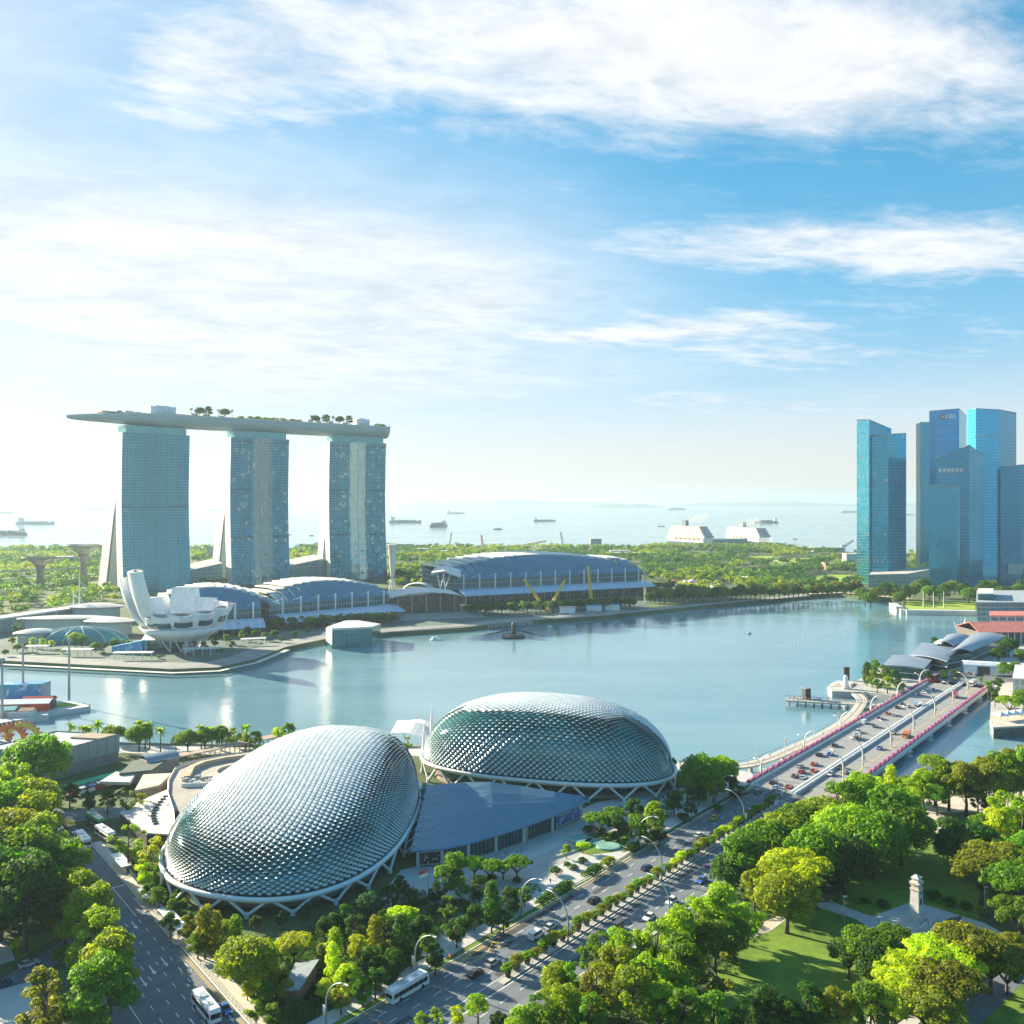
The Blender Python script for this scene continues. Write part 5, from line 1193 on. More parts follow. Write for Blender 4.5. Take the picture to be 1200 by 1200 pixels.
# parade arches with crests
for k, (px, py, r, mt, lab) in enumerate(((11, 867, 6.0, ORANGE, 'orange inflatable parade arch with red crest by the shed'), (26, 866, 6.4, YEL, 'yellow inflatable parade arch with orange crest by the shed'), (-6, 868, 6.2, ORANGE, 'orange inflatable arch cut by the left edge'))):
    t = thing('parade_arch', lab, 'arch', G(px, py), .25); mb = MB(); mb.tube([(r * math.cos(a), 0, r * math.sin(a) + .2) for a in [math.pi * i / 16 for i in range(17)]], [1.3] * 17, 8); mb.build('ring', mt, t, smooth=True)
    mb = MB()
    for i in range(1, 12):
        a = math.pi * i / 12; d_ = Vector((math.cos(a), 0, math.sin(a))); p = d_ * (r + 1.1); mb.add([p + Vector((-d_.z, 0, d_.x)) * .9, p - Vector((-d_.z, 0, d_.x)) * .9, p + d_ * 1.7 + Vector((-d_.z, 0, d_.x)) * .5, p + Vector((0, .5, 0)), p - Vector((0, .5, 0))], [(0, 3, 2), (3, 1, 2), (1, 4, 2), (4, 0, 2)])
    mb.build('crest', RED if mt is ORANGE else ORANGE, t)

# ================================================================== BRIDGES
br = thing('road_bridge', 'wide low concrete road bridge lined with pink flowers crossing to the bank', 'bridge', RP(148, 15))
BA = math.atan2(RD.y, RD.x)
def rbox(mb, s0, s1, n0, n1, z0, z1):
    c_ = RP((s0 + s1) / 2, (n0 + n1) / 2); mb.box((c_.x, c_.y, (z0 + z1) / 2), (s1 - s0, n1 - n0, z1 - z0), BA); return mb
rbox(MB(), 148, 412, -1.2, 32.0, -1.3, -.02).build('deck', CONCL, br, world=True)
rbox(MB(), 148, 412, -.2, 31.2, -.019, .02).build('roadway', DECKM, br, world=True)
for n0, n1, nm in ((-1.2, -.8, 'parapet'), (31.6, 32.0, 'parapet'), (14.8, 15.2, 'median_barrier'), (16.6, 17.0, 'median_barrier')):
    rbox(MB(), 148, 412, n0, n1, .02, .95).build(nm, WHITE, br, world=True)
rbox(MB(), 148, 412, 15.2, 16.6, .021, .45).build('median_slab', CONCL, br, world=True)
mb = MB()
for n in (3.4, 6.6, 9.8, 12.6, 20.2, 22.6): dashes(mb, RP, n, 149, 411, 3.2, 5.5, .22, .028)
mb.build('lane_markings', LINEW, br)
br.children[-1].location = -br.location
mb = MB(); dashes(mb, RP, 25.4, 149, 411, 500, 1, .35, .028); dashes(mb, RP, .4, 149, 411, 500, 1, .2, .028); mb.build('yellow_lines', LINEY, br); br.children[-1].location = -br.location
for k in range(7):
    s = 172 + k * 35; mb = MB(); c_ = RP(s, 15.4)
    mb.box((c_.x, c_.y, -1.9), (2.2, 31.5, 1.2), BA); 
    for n in (-.2, 8, 16, 23, 31): c_ = RP(s, n); mb.lathe([(2.6, -4.1), (2.6, -3.2), (1.2, -3.1), (1.5, -2.4), (2.4, -1.31)], (c_.x, c_.y, 0), 10)
    mb.build('bridge_pier', CONCL, br, world=True)
# flower troughs along the parapets
m, nt, b, o = newmat('pink_flowers'); g = nt.nodes.new('ShaderNodeNewGeometry'); nt.links.new(mixc(nt, X(nt, g.outputs['Random Per Island']), (.30, .07, .20), (.55, .24, .42)), b.inputs['Base Color']); b.inputs['Roughness'].default_value = .7; PINK = m
def leaves(pts, size, seed, up=.3):
    r = np.random.default_rng(seed); n = len(pts); pts = np.asarray(pts, float)
    a = r.normal(size=(n, 3)); a[:, 2] *= .6; a /= np.linalg.norm(a, axis=1)[:, None]; b_ = np.cross(a, r.normal(size=(n, 3))); b_ /= np.linalg.norm(b_, axis=1)[:, None]
    s = size * r.uniform(.6, 1.3, (n, 1)); v = np.empty((n, 4, 3)); v[:, 0] = pts - a * s; v[:, 1] = pts - b_ * s * .55; v[:, 2] = pts + a * s; v[:, 3] = pts + b_ * s * .55
    return v.reshape(-1, 3), np.arange(4 * n).reshape(-1, 4)
def rawmesh(name, v, f, mat, smooth=False):
    me = bpy.data.meshes.new(name); n = len(f); me.vertices.add(len(v)); me.vertices.foreach_set('co', np.asarray(v, np.float32).ravel())
    k = f.shape[1]; me.loops.add(n * k); me.loops.foreach_set('vertex_index', f.astype(np.int32).ravel()); me.polygons.add(n); me.polygons.foreach_set('loop_start', np.arange(n, dtype=np.int32) * k)
    if smooth: me.polygons.foreach_set('use_smooth', np.ones(n, bool))
    me.materials.append(mat); me.update(calc_edges=True); return me
rng = random.Random(8)
fl = MB(); fl.box((0, 0, .35), (5.6, .9, .7)); fl_me = None
tr0 = None; cnt = {0: 0, 1: 0}
r = np.random.default_rng(5)
pts = np.stack([r.uniform(-3.0, 3.0, 420), r.uniform(-.9, .9, 420), .8 + r.uniform(0, .75, 420)], 1)
v, f = leaves(pts, .34, 6); FLM = rawmesh('blossom', v, f, PINK)
for side, n in ((0, -2.0), (1, 31.0)):
    for k in range(42):
        s = 151 + k * 6.2; p = RP(s, n, .03 if side else -.0)
        lab = ('left' if side == 0 else 'right') + ' bridge parapet flower trough of pink bougainvillea, %s from the near end' % ordn(k)
        if tr0 is None:
            tr0 = thing('flower_trough', lab, 'flower trough', p, BA, 'pink flower troughs along the road bridge'); fl.build('trough', WHITE, tr0); link('blossom', FLM, tr0)
        else: dup(tr0, p, BA, lab)
rbox(MB(), 148, 412, -2.8, -1.25, -1.0, -.02).build('trough_ledge', CONCL, br, world=True)
# curved footbridge
FB = [Vector((*xy(G(px, py, 0)), 0)) for px, py in ((858, 898), (880, 895), (905, 887), (930, 876), (955, 865), (978, 853), (995, 841), (1006, 829), (1010, 820), (1003, 812))]
t = thing('foot_bridge', 'pale curved footbridge sweeping beside the road bridge to the pier', 'footbridge', FB[0])
dense = []
for i in range(len(FB) - 1):
    for k in range(6):
        u = k / 6; p0, p1, p2, p3 = FB[max(i - 1, 0)], FB[i], FB[i + 1], FB[min(i + 2, len(FB) - 1)]
        dense.append(.5 * (2 * p1 + (p2 - p0) * u + (2 * p0 - 5 * p1 + 4 * p2 - p3) * u * u + (3 * p1 - p0 - 3 * p2 + p3) * u ** 3))
L_, R2 = [], []
for i, p in enumerate(dense):
    tg = (dense[min(i + 1, len(dense) - 1)] - dense[max(i - 1, 0)]).normalized(); sd = Vector((tg.y, -tg.x, 0)); L_.append(p - sd * 2.8); R2.append(p + sd * 2.8)
mb = MB(); mb.slab([L_, R2][::-1], .7); mb.build('deck', PATHM, t, world=True)
for side in (L_, R2):
    mb = MB(); mb.tube([p + Vector((0, 0, 1.05)) for p in side], .09, 4); [mb.tube([p, p + Vector((0, 0, 1.05))], .07, 4) for p in side[::2]]; mb.build('railing', STEEL, t, world=True)
for i in range(6, len(dense) - 4, 9): mb = MB(); p = dense[i]; mb.lathe([(1.2, -4.2), (.8, -1.8), (1.6, -.7)], (p.x, p.y, 0), 10); mb.build('pier', CONC, t, world=True)
FBD = dense
# jetty and promontory with statue
t = thing('viewing_jetty', 'low viewing jetty on thin piles crowded at its tip near statue', 'jetty', G(960, 822, -1))
a, b_ = G(921, 819, -.6), G(1040, 826, -.6); d_ = b_ - a; nn = Vector((-d_.y, d_.x, 0)).normalized()
mb = MB(); mb.slab([[a - nn * 4, b_ - nn * 4], [a + nn * 4, b_ + nn * 4]], .8); mb.build('deck', CONC, t, world=True)
mb = MB(); [mb.tube([a + d_ * u - nn * q - Vector((0, 0, 4)), a + d_ * u - nn * q], .5, 6) for u in np.linspace(.03, .7, 9) for q in (-3, 3)]; mb.build('pile', QUAY, t, world=True)
for q in (-3.9, 3.9): mb = MB(); mb.tube([a - nn * q + Vector((0, 0, 1.1)), b_ - nn * q + Vector((0, 0, 1.1))], .12, 4); [mb.tube([a + d_ * u - nn * q, a + d_ * u - nn * q + Vector((0, 0, 1.1))], .08, 4) for u in np.linspace(0, 1, 30)]; mb.build('railing', STEEL, t, world=True)
q = G(945, 819, -.6); t = thing('dark_kiosk', 'dark upright kiosk block standing on the viewing jetty', 'kiosk', q); mb = MB(); mb.box((0, 0, 3.0), (3.4, 3.4, 6.0), .3); mb.build('body', DARK, t); mb = MB(); mb.box((0, 0, 6.1), (3.7, 3.7, .3), .3); mb.build('cap', STEEL, t)
q = G(991, 807); t = thing('fountain_statue', 'small white fountain statue on a plinth seen from behind at promontory', 'statue', q)
mb = MB(); mb.lathe([(2.2, 0), (2.2, 1.0), (1.6, 1.2)], n=12); mb.build('plinth', CONCL, t)
mb = MB(); mb.lathe([(1.7, 1.2), (1.9, 2.4), (1.5, 4.0), (1.15, 5.2), (1.3, 6.2), (1.25, 7.0), (.7, 7.8), (.15, 8.1)], n=14); mb.tube([(0, 0, 1.6), (-1.6, .6, 2.0), (-2.0, 1.0, 3.4)], [.9, .6, .1], 8); mb.build('figure', WHITE, t, smooth=True)
q = G(992, 797); t = thing('dark_kiosk', 'dark low viewing screen behind the white fountain statue', 'kiosk', q); mb = MB(); mb.box((0, 0, 4.0), (3.6, 1.0, 8.0), .2); mb.build('body', DARK, t)
mb = MB()
for k in range(4): mb.prism([(p[0], p[1]) for p in gp((968 + k * 2.5, 806 - k * .9), (1000 - k, 808 - k * .9), (1004 - k, 801), (975 + k * 2, 799))], -1 + k * .45, -.55 + k * .45)
structure(mb.build('promontory_steps', CONCL))
# ================================================================== RIGHT BANK
SILV = M('silver_roof', (.27, .33, .41), .45, .35, .08, .05)
def wave_roof(name, label, c4, z0, rise, segs=10, wall=TEALG, mat=SILV):
    """c4 = ground corners near-left, near-right, far-right, far-left in world xy; arched roof on glass walls"""
    c4 = [Vector((*p, 0)) for p in c4]; t = thing(name, label, 'building', c4[0])
    rows = []
    for i in range(segs + 1):
        u = i / segs; a = c4[0].lerp(c4[1], u); b_ = c4[3].lerp(c4[2], u); rows.append([a.lerp(b_, v) + Vector((0, 0, z0 + rise * math.sin(math.pi * (.12 + .76 * u)) * (1 - .45 * v))) for v in (0, .33, .66, 1)])
    mb = MB(); mb.slab(rows, .7); mb.build('roof', mat, t, world=True)
    cx = sum(c4, Vector()) / 4; mb = MB(); mb.prism([(cx.x + (p.x - cx.x) * .9, cx.y + (p.y - cx.y) * .9) for p in c4], 0, z0 + .2); mb.build('glass_wall', wall, t, world=True)
    mb = MB(); mb.prism([(cx.x + (p.x - cx.x) * .97, cx.y + (p.y - cx.y) * .97) for p in c4], z0 * .48, z0 * .48 + .4); mb.build('floor_band', CONCL, t, world=True); return t
wave_roof('quay_restaurant', 'low two-storey glass restaurant with pale lens roof behind promontory trees', gp((1033, 793), (1083, 797), (1094, 783), (1046, 779)), 6.5, 1.4)
wave_roof('quay_restaurant', 'middle glass restaurant with a curved terrace roof on the bank', gp((1066, 781), (1110, 789), (1124, 771), (1080, 765)), 7, 2.0)
wave_roof('shell_arcade', 'large silvery wave-shell roof arcade on the bank, widest of its row', gp((1108, 786), (1138, 780), (1180, 759), (1140, 756)), 8, 5)
wave_roof('shell_arcade', 'small silvery shell roof next to white spiky sculpture', gp((1098, 770), (1118, 772), (1138, 758), (1110, 756)), 7, 5)
q = G(1107, 762); t = thing('white_pod', 'white egg-shaped pod at the water edge of the bank', 'pavilion', q); mb = MB(); mb.lathe([(7.5, 1.0), (8, 3), (6.5, 5.8), (3.5, 7.4), (.4, 7.9)], n=20); mb.build('shell', WHITE, t, smooth=True); mb = MB(); mb.lathe([(6, 0), (7, 1.4)], n=20); mb.build('base', GLASSD, t)
q = G(1126, 743); t = thing('spiky_sculpture', 'white spiky petal-like roof sculpture at the quay corner', 'sculpture', q); mb = MB()
for k in range(7):
    a = k * .9; mb.add([(math.cos(a) * 2, math.sin(a) * 2, 3), (math.cos(a + .5) * 2, math.sin(a + .5) * 2, 3), (math.cos(a + .25) * 7, math.sin(a + .25) * 7, 9 + 6 * (k % 2)), (math.cos(a + .25) * 3.4, math.sin(a + .25) * 3.4, 2.2)], [(0, 1, 2), (1, 3, 2), (3, 0, 2)])
mb.build('petals', WHITE, t); mb = MB(); mb.lathe([(3, 0), (2.4, 4)], n=10); mb.build('base', CREAM, t)
# customs/pier houses
TILE = M('red_tile', (.50, .17, .14), .75, var=.2, scale=.2)
def tile_house(label, pa, pb, depth, wallh, ridge, wall, mat):
    a, b_ = G(*pa), G(*pb); t = thing('pier_house', label, 'building', a); e = (b_ - a); L = e.length; e /= L; nn = Vector((-e.y, e.x, 0)); nn = nn if nn.y > 0 else -nn
    P = lambda u, v, z: e * u + nn * v + Vector((0, 0, z))
    mb = MB(); mb.prism([xy(P(0, 0, 0)), xy(P(L, 0, 0)), xy(P(L, depth, 0)), xy(P(0, depth, 0))], 0, wallh, cap=False); mb.build('wall', wall, t)
    mb = MB(); mb.slab([[P(-1, -1.5, wallh), P(L + 1, -1.5, wallh)], [P(1, depth / 2, ridge), P(L - 1, depth / 2, ridge)], [P(-1, depth + 1.5, wallh), P(L + 1, depth + 1.5, wallh)]], .5); mb.build('roof', mat, t)
    mb = MB()
    for k in range(int(L / 5)): p = P(2.5 + k * 5, -.4, wallh * .5); mb.box(p, (.7, .7, wallh), math.atan2(e.y, e.x))
    mb.build('column', CREAM, t); return t
tile_house('long low pier house with pink-red tile roof at the right edge', (1147, 754), (1290, 754), 34, 9, 14.5, M('arcade_dark', (.10, .09, .08), .7), TILE)
gbox('hotel_block', 'blue-grey terraced glass hotel behind the pink-red pier roof', 'hotel', gp((1145, 733), (1290, 733), (1290, 716), (1145, 716)), 0, 20, facade('hotel_block_glass', (.06, .16, .22), (.28, .36, .40), 4, 4, .14, .06, .15, .5, .02), M('terrace_grey', (.30, .36, .40), .7))
gbox('hotel_block', 'white-banded low block with red roof strip between the pier house and hotel', 'building', gp((1160, 742), (1290, 742), (1290, 736), (1160, 736)), 0, 14, facade('band_white', (.10, .20, .26), (.65, .65, .63), 4.5, 7, .3, .12, .2, .3), TILE)
gbox('roof_pavilion', 'small glazed roof pavilion on the hotel at the quay corner', 'pavilion', gp((1146, 730), (1164, 730), (1164, 722), (1146, 722)), 20.9, 26, TEALG, CREAM)
t = thing('red_canopy', 'long red awning band along the hotel terrace', 'awning', AT(1166, 716, 900)); a = AT(1163, 712.5, 925); b_ = AT(1290, 712.5, 925)
mb = MB(); mb.slab([[a, b_], [a + Vector((0, 7, 1.2)), b_ + Vector((0, 7, 1.2))]], .3); mb.build('cloth', TILE, t, world=True)
mb = MB(); [mb.tube([a + (b_ - a) * u, (a + (b_ - a) * u) * 1.0 - Vector((0, 0, 3))], .25, 5) for u in (0, .1, .2, .3, .4)]; mb.build('post', STEEL, t, world=True)
# white tunnel tent over the road and quay umbrellas
a, b_ = G(1128, 788), G(1215, 793); t = thing('tunnel_tent', 'long white tunnel tent with a dark entry beside the approach road', 'tent', a); d_ = b_ - a; nn = Vector((-d_.y, d_.x, 0)).normalized()
mb = MB(); mb.slab([[a + d_ * (i / 12) + nn * 6 * math.cos(th) + Vector((0, 0, 1 + 7 * math.sin(th))) for i in range(13)] for th in [math.pi * k / 8 for k in range(9)]], .3); mb.build('shell', M('tent_pale', (.66, .72, .76), .5), t, world=True)
mb = MB(); p = a + d_ * .27 - nn * 6.1; mb.box((p.x, p.y, 3), (7, .6, 5), math.atan2(d_.y, d_.x)); mb.build('entrance', DARK, t, world=True)
gbox('quay_terrace', 'dark stone restaurant quay jutting into the river at the right edge', 'quay', gp((1164, 857), (1290, 850), (1290, 838), (1166, 841)), WZ - .3, 1.2, M('dark_stone', (.13, .12, .10), .85, var=.3), PATHM)
for k, (px, py) in enumerate(((1173, 846), (1181, 845), (1189, 844), (1197, 843))):
    t = thing('quay_umbrella', 'white square umbrella on the stone quay, %s from the left' % ordn(k), 'umbrella', G(px, py, 1.2), .2, 'umbrellas on the stone quay'); mb = MB(); mb.tube([(0, 0, 0), (0, 0, 4)], .12, 5); mb.build('pole', STEEL, t)
    mb = MB(); mb.add([(-3, -3, 3.6), (3, -3, 3.6), (3, 3, 3.6), (-3, 3, 3.6), (0, 0, 5.2)], [(0, 1, 4), (1, 2, 4), (2, 3, 4), (3, 0, 4), (3, 2, 1, 0)]); mb.build('canopy', WHITE, t)
# approach roads on the right bank
sheet('road', [xy(RP(405, -1)), xy(RP(405, 31)), *gp((1170, 800), (1230, 798), (1230, 788), (1165, 786), (1118, 790))], ASPH, .02)
gbox('white_lodge', 'white columned hall corner at the right edge by the bridge end', 'building', gp((1187, 822), (1290, 826), (1290, 806), (1190, 804)), 0, 12, facade('lodge_wall', (.40, .38, .34), (.66, .62, .55), 4, 3, .3, .4, .5, 0, .0), CREAM)
for k, (px, py) in enumerate(((1082, 733), (1095, 733.5), (1106, 734), (1069, 732))):
    pass
for k, px in enumerate((1082, 1094, 1106)):
    t = thing('flag_pole', 'white flag pole on the promontory lawn, %s from the left' % ordn(k), 'flag pole', G(px, 712)); mb = MB(); mb.tube([(0, 0, 0), (0, 0, 17)], [.4, .2], 6); mb.build('pole', WHITE, t); mb = MB(); mb.box((0, 0, .3), (1.6, 1.6, .6)); mb.build('base', CONC, t)
# ================================================================== CRANES, BARGE, BOATS, SHIPS
LAT = M('crane_yellow', (.85, .55, .06), .6)
def lattice(mb, a, b_, w0, w1, seg=10, r=.16):
    a, b_ = Vector(a), Vector(b_); d_ = (b_ - a).normalized(); s1 = d_.cross(Vector((0, 0, 1))); s1 = s1.normalized() if s1.length > .01 else Vector((1, 0, 0)); s2 = s1.cross(d_)
    ring = lambda u: [a.lerp(b_, u) + (s1 * x + s2 * y) * (w0 + (w1 - w0) * u) for x, y in ((-1, -1), (1, -1), (1, 1), (-1, 1))]
    prev = ring(0)
    for i in range(1, seg + 1):
        cur = ring(i / seg)
        for k in range(4):
            mb.tube([prev[k], cur[k]], r, 4, False); mb.tube([prev[k], cur[(k + 1) % 4]], r * .7, 4, False)
        prev = cur
def crane(label, px, py, tip, name='crawler_crane', mat=LAT):
    q = G(px, py, -2.2); t = thing(name, label, 'crane', q); v = AT(tip[0], tip[1], q.y + tip[2]) - q
    mb = MB(); mb.box((0, 0, 1.0), (6, 5, 1.6)); mb.build('tracks', DARK, t); mb = MB(); mb.box((0, 0, 3.2), (5, 4, 2.6)); mb.build('cab', YEL, t)
    mb = MB(); lattice(mb, (0, 0, 4), v, 1.15, .6, 14, .46); mb.build('boom', mat, t); mb = MB(); mb.tube([v, (v.x, v.y, v.z * .45)], .1, 4); mb.build('cable', DARK, t)
bg_ = thing('work_barge', 'long rusty work barge moored below the long convention hall', 'barge', G(680, 724, WZ)); a, b_ = G(626, 725, WZ), G(715, 724, WZ); d_ = b_ - a; nn = Vector((-d_.y, d_.x, 0)).normalized() * 11
mb = MB(); mb.prism([xy(a), xy(b_), xy(b_ + nn), xy(a + nn)], WZ - .2, -.9); mb.build('hull', M('rust_hull', (.17, .10, .08), .8), bg_, world=True); mb = MB(); rng = random.Random(3)
for k in range(26): p = a + d_ * rng.uniform(.1, .95) + nn * rng.uniform(.2, .8); mb.box((p.x, p.y, -.9 + .9), (rng.uniform(2, 6), rng.uniform(2, 4), rng.uniform(1, 2.6)), rng.uniform(0, .5))
mb.build('deck_cargo', M('barge_cargo', (.30, .30, .28), .8, var=.6, scale=.2), bg_, world=True)
crane('yellow lattice crane on the barge leaning left', 641, 721, (614, 679, 6)); crane('yellow lattice crane on the barge leaning right', 641.8, 720, (662, 680, 10)); crane('yellow lattice crane standing upright behind the barge', 694, 715, (689, 664, 4))
for k, (px, py, col, lab) in enumerate(((696, 716, BLUEP, 'blue-roofed site cabin beside upright crane'), (717, 715, BLUEP, 'blue and white site cabin right of upright crane'), (665, 719, STEEL, 'grey site cabin behind the barge'))):
    t = thing('site_cabin', lab, 'cabin', G(px, py)); mb = MB(); mb.box((0, 0, 3), (15, 7, 6)); mb.build('wall', WHITE, t); mb = MB(); mb.box((0, 0, 6.3), (16, 8, .7)); mb.build('roof', col, t)
q = G(756, 706); t = thing('tower_crane', 'slim white and green derrick right of the convention hall', 'crane', q); mb = MB(); lattice(mb, (0, 0, 0), (0, 0, 34), .9, .9, 12, .22); mb.build('mast', M('pink_white', (.66, .52, .50), .6), t); mb = MB(); lattice(mb, (0, 0, 33), (-17, 0, 44), .6, .3, 8, .2); mb.build('jib', M('jib_green', (.10, .45, .20), .6), t)
for k, (px, tipx, tipy, lab) in enumerate(((526, 529, 624, 'slim far crane standing behind the hall roofs'), (566, 564, 627, 'far red crane among trees'), (660, 657, 623, 'far grey crane at the harbour edge'), (602, 640, 634, 'far yellow crane with long lowered jib'), (988, 1000, 633, 'far grey crane by the sea near the lone tower'))):
    q = G(px, 641.5); t = thing('harbour_crane', lab, 'crane', q); v = AT(tipx, tipy, q.y) - q; mb = MB(); lattice(mb, (0, 0, 0), v, 2.2, 1.2, 8, .7); mb.build('boom', LAT if k == 3 else (RED if k == 1 else STEEL), t); mb = MB(); mb.box((0, 0, 3), (10, 8, 6)); mb.build('base', STEEL, t)
# floating fountain raft
q = G(602, 747, WZ); t = thing('fountain_raft', 'dark fountain raft with a central column floating in the bay', 'raft', q); mb = MB(); mb.lathe([(9, -.2), (10, 1.2), (8.5, 2.6), (3, 3.2)], n=18); mb.build('float', DARK, t); mb = MB(); mb.lathe([(2.0, 3), (2.0, 11), (1.4, 12.5), (.5, 12.6)], n=12); mb.build('column', DARK, t); mb = MB(); [mb.tube([(0, 0, 7), (x * 26, y * 10, 1.4)], .3, 4) for x, y in ((-1, -.3), (1, -.3), (-.9, .8), (.6, .9))]; mb.build('arm', DARK, t)
def small_boat(label, px, py, L, mat, rz=0, name='motor_boat'):
    q = G(px, py, WZ); t = thing(name, label, 'boat', q, rz); w = L * .28; ol = [(-L / 2, -w / 2), (L * .2, -w / 2), (L / 2, 0), (L * .2, w / 2), (-L / 2, w / 2)]
    mb = MB(); n = 5; V = [(x * .9, y * .75, -.3) for x, y in ol] + [(x, y, L * .10) for x, y in ol]; mb.add(V, [tuple(range(n, 2 * n))] + [(i, (i + 1) % n, n + (i + 1) % n, n + i) for i in range(n)]); mb.build('hull', mat, t)
    mb = MB(); mb.box((-L * .08, 0, L * .18), (L * .42, w * .7, L * .18)); mb.build('cabin', WHITE, t); mb = MB(); mb.box((-L * .08, 0, L * .285), (L * .5, w * .8, L * .03)); mb.build('roof', mat, t)
small_boat('white tour boat crossing the bay off the event plaza', 510, 750, 9, WHITE, .3); small_boat('tiny dark buoy boat alone on the bay', 878, 743, 5, DARK, .3); small_boat('tiny white boat below the work barge', 645, 735.5, 7, CREAM, 0); small_boat('low blue boat moored by the far quay', 927, 702, 11, BLUEP, .1); small_boat('small red tender at the right end of barge', 725, 722.5, 12, RED, 0)
# sea ships
def cargo_ship(label, px, py, wpx, kind=0, rz=0.0, cat='ship', flip=False):
    q = G(px, py, WZ); L = wpx / F * q.y / max(.3, math.cos(rz)); t = thing('cargo_ship', label, cat, q, rz + (math.pi if flip else 0)); w = L * .15; hh = L * .065
    ol = [(-L / 2, -w / 2), (L * .38, -w / 2), (L / 2, 0), (L * .38, w / 2), (-L / 2, w / 2)]; n = 5
    mb = MB(); V = [(x * .97, y * .85, -1) for x, y in ol] + [(x, y, hh * (1.25 if i == 2 else 1)) for i, (x, y) in enumerate(ol)]; mb.add(V, [tuple(range(n, 2 * n))] + [(i, (i + 1) % n, n + (i + 1) % n, n + i) for i in range(n)]); mb.build('hull', SHIPH[kind % 3], t)
    mb = MB(); mb.box((-L * .38, 0, hh + L * .045), (L * .10, w * .85, L * .09)); mb.box((-L * .37, 0, hh + L * .10), (L * .06, w * .6, L * .025)); mb.build('superstructure', CREAM, t)
    mb = MB(); mb.lathe([(L * .016, 0), (L * .013, L * .05)], (-L * .43, 0, hh + L * .09), 8); mb.build('funnel', SHIPH[(kind + 1) % 3], t)
    mb = MB()
    if kind == 1: [mb.box((L * (-.25 + .1 * k), 0, hh + L * .03), (L * .085, w * .8, L * (.04 + .015 * (k % 3)))) for k in range(6)]
    else:
        for k in range(4): x = L * (-.2 + .15 * k); mb.tube([(x, 0, hh), (x, 0, hh + L * .075)], L * .006, 5); mb.tube([(x, 0, hh + L * .06), (x + L * .07, 0, hh + L * .03)], L * .004, 4)
        mb.box((0, 0, hh + L * .006), (L * .6, w * .5, L * .014))
    mb.build('deck_gear', SHIPH[2], t)
SHIPH = [M('hull_blue_grey', (.12, .16, .20), .6), M('hull_rust', (.22, .12, .10), .6), M('hull_dark', (.08, .10, .12), .6)]
SH = [(42, 614.5, 45, 0, 0, 'bulk carrier with deck cranes at anchor left of the bow tower'), (10, 627, 42, 1, 0, 'container ship cut off by the left edge of view'), (6, 602, 26, 0, 0, 'faint ship far out near the left edge'), (117, 597.5, 30, 2, 0, 'long faint tanker on the horizon behind the bow tower'),
      (125, 630, 7, 1, 0, 'tiny vessel just left of the bow tower'), (252, 598.5, 15, 2, 0, 'faint tanker between the bow tower and the middle tower'), (475, 612.5, 38, 2, 0, 'long tanker right of the silvery tower'), (513, 617.5, 16, 1, 1.15, 'stern view of bulky ship beside the long tanker'), (534, 602, 21, 0, 0, 'pale coaster on the far sea above the long hall'),
      (638, 611, 26, 0, 0, 'cargo ship with dark hull above the long hall roof'), (583, 620.5, 10, 1, .6, 'small tug left of dark-hulled cargo ship'), (775, 617, 9, 2, 0, 'small tug left of the white cruise ship'), (793, 597.5, 22, 1, 0, 'faint container ship above the white cruise ship'), (898, 613, 28, 1, 0, 'pale ship passing above the second cruise ship'),
      (995, 600.5, 20, 2, 0, 'faint tanker left of the lone teal tower'), (932, 632, 6, 1, 0, 'tiny bright workboat right of the cruise ships'), (1067, 603.5, 10, 2, 0, 'faint ship between the lone tower and slim dark block'), (338, 627, 8, 1, 0, 'tiny vessel between the middle tower and silvery tower'), (365, 628, 6, 1, .4, 'tiny sail-like vessel left of the silvery tower')]
for i, (px, py, w_, k, rz, lab) in enumerate(SH): cargo_ship(lab, px, py, w_, k, rz, flip=(i % 3 == 1))
def cruise(label, p0, p1, ndeck, hscale=1.0):
    a, b_ = G(*p0, WZ), G(*p1, WZ); t = thing('cruise_ship', label, 'cruise ship', a); d_ = b_ - a; L = d_.length; t.rotation_euler = (0, 0, math.atan2(d_.y, d_.x)); w = 34
    mb = MB(); ol = [(0, -w / 2), (L * .82, -w / 2), (L, 0), (L * .82, w / 2), (0, w / 2)]; n = 5; V = [(x * .98 + 1, y * .8, -1) for x, y in ol] + [(x, y, 19 * hscale) for x, y in ol]; mb.add(V, [tuple(range(n, 2 * n))] + [(i, (i + 1) % n, n + (i + 1) % n, n + i) for i in range(n)])
    mb.build('hull', M('ship_white', (.50, .51, .52), .5, var=.08), t); mb = MB(); V = [(x * .985 + .5, y * .83, -.9) for x, y in ol] + [(x * 1.004, y * 1.02, 7.0) for x, y in ol]; mb.add(V, [(i, (i + 1) % n, n + (i + 1) % n, n + i) for i in range(n)] + [tuple(range(n, 2 * n))]); mb.build('waterline_band', SHIPH[0], t); m_ = facade('cabin_decks', (.12, .14, .16), (.46, .46, .45), 6.0, 5.0, .55, .3, .5, 0, 0); mb = MB()
    for k in range(ndeck): z = 19 * hscale + k * 6; i0 = 4 + k * 2; i1 = L * (.84 - k * .03); ww = w / 2 - 1 - k * .6; mb.prism([(i0, -ww), (i1, -ww), (i1 + 6, 0), (i1, ww), (i0, ww)], z, z + 6.02)
    mb.build('superstructure', m_, t); zt = 19 * hscale + ndeck * 6
    mb = MB(); mb.prism([(L * .28, -6), (L * .36, -5), (L * .36, 5), (L * .28, 6)], zt, zt + 15); mb.build('funnel', SHIPH[0], t); mb = MB(); mb.tube([(L * .7, 0, zt), (L * .7, 0, zt + 14)], [1.6, .5], 6); mb.build('mast', WHITE, t)
    mb = MB(); [mb.box((L * (.2 + .1 * k), -w / 2 - .5, 17), (11, 2.4, 3.2)) for k in range(6)]; mb.build('lifeboat', ORANGE, t)
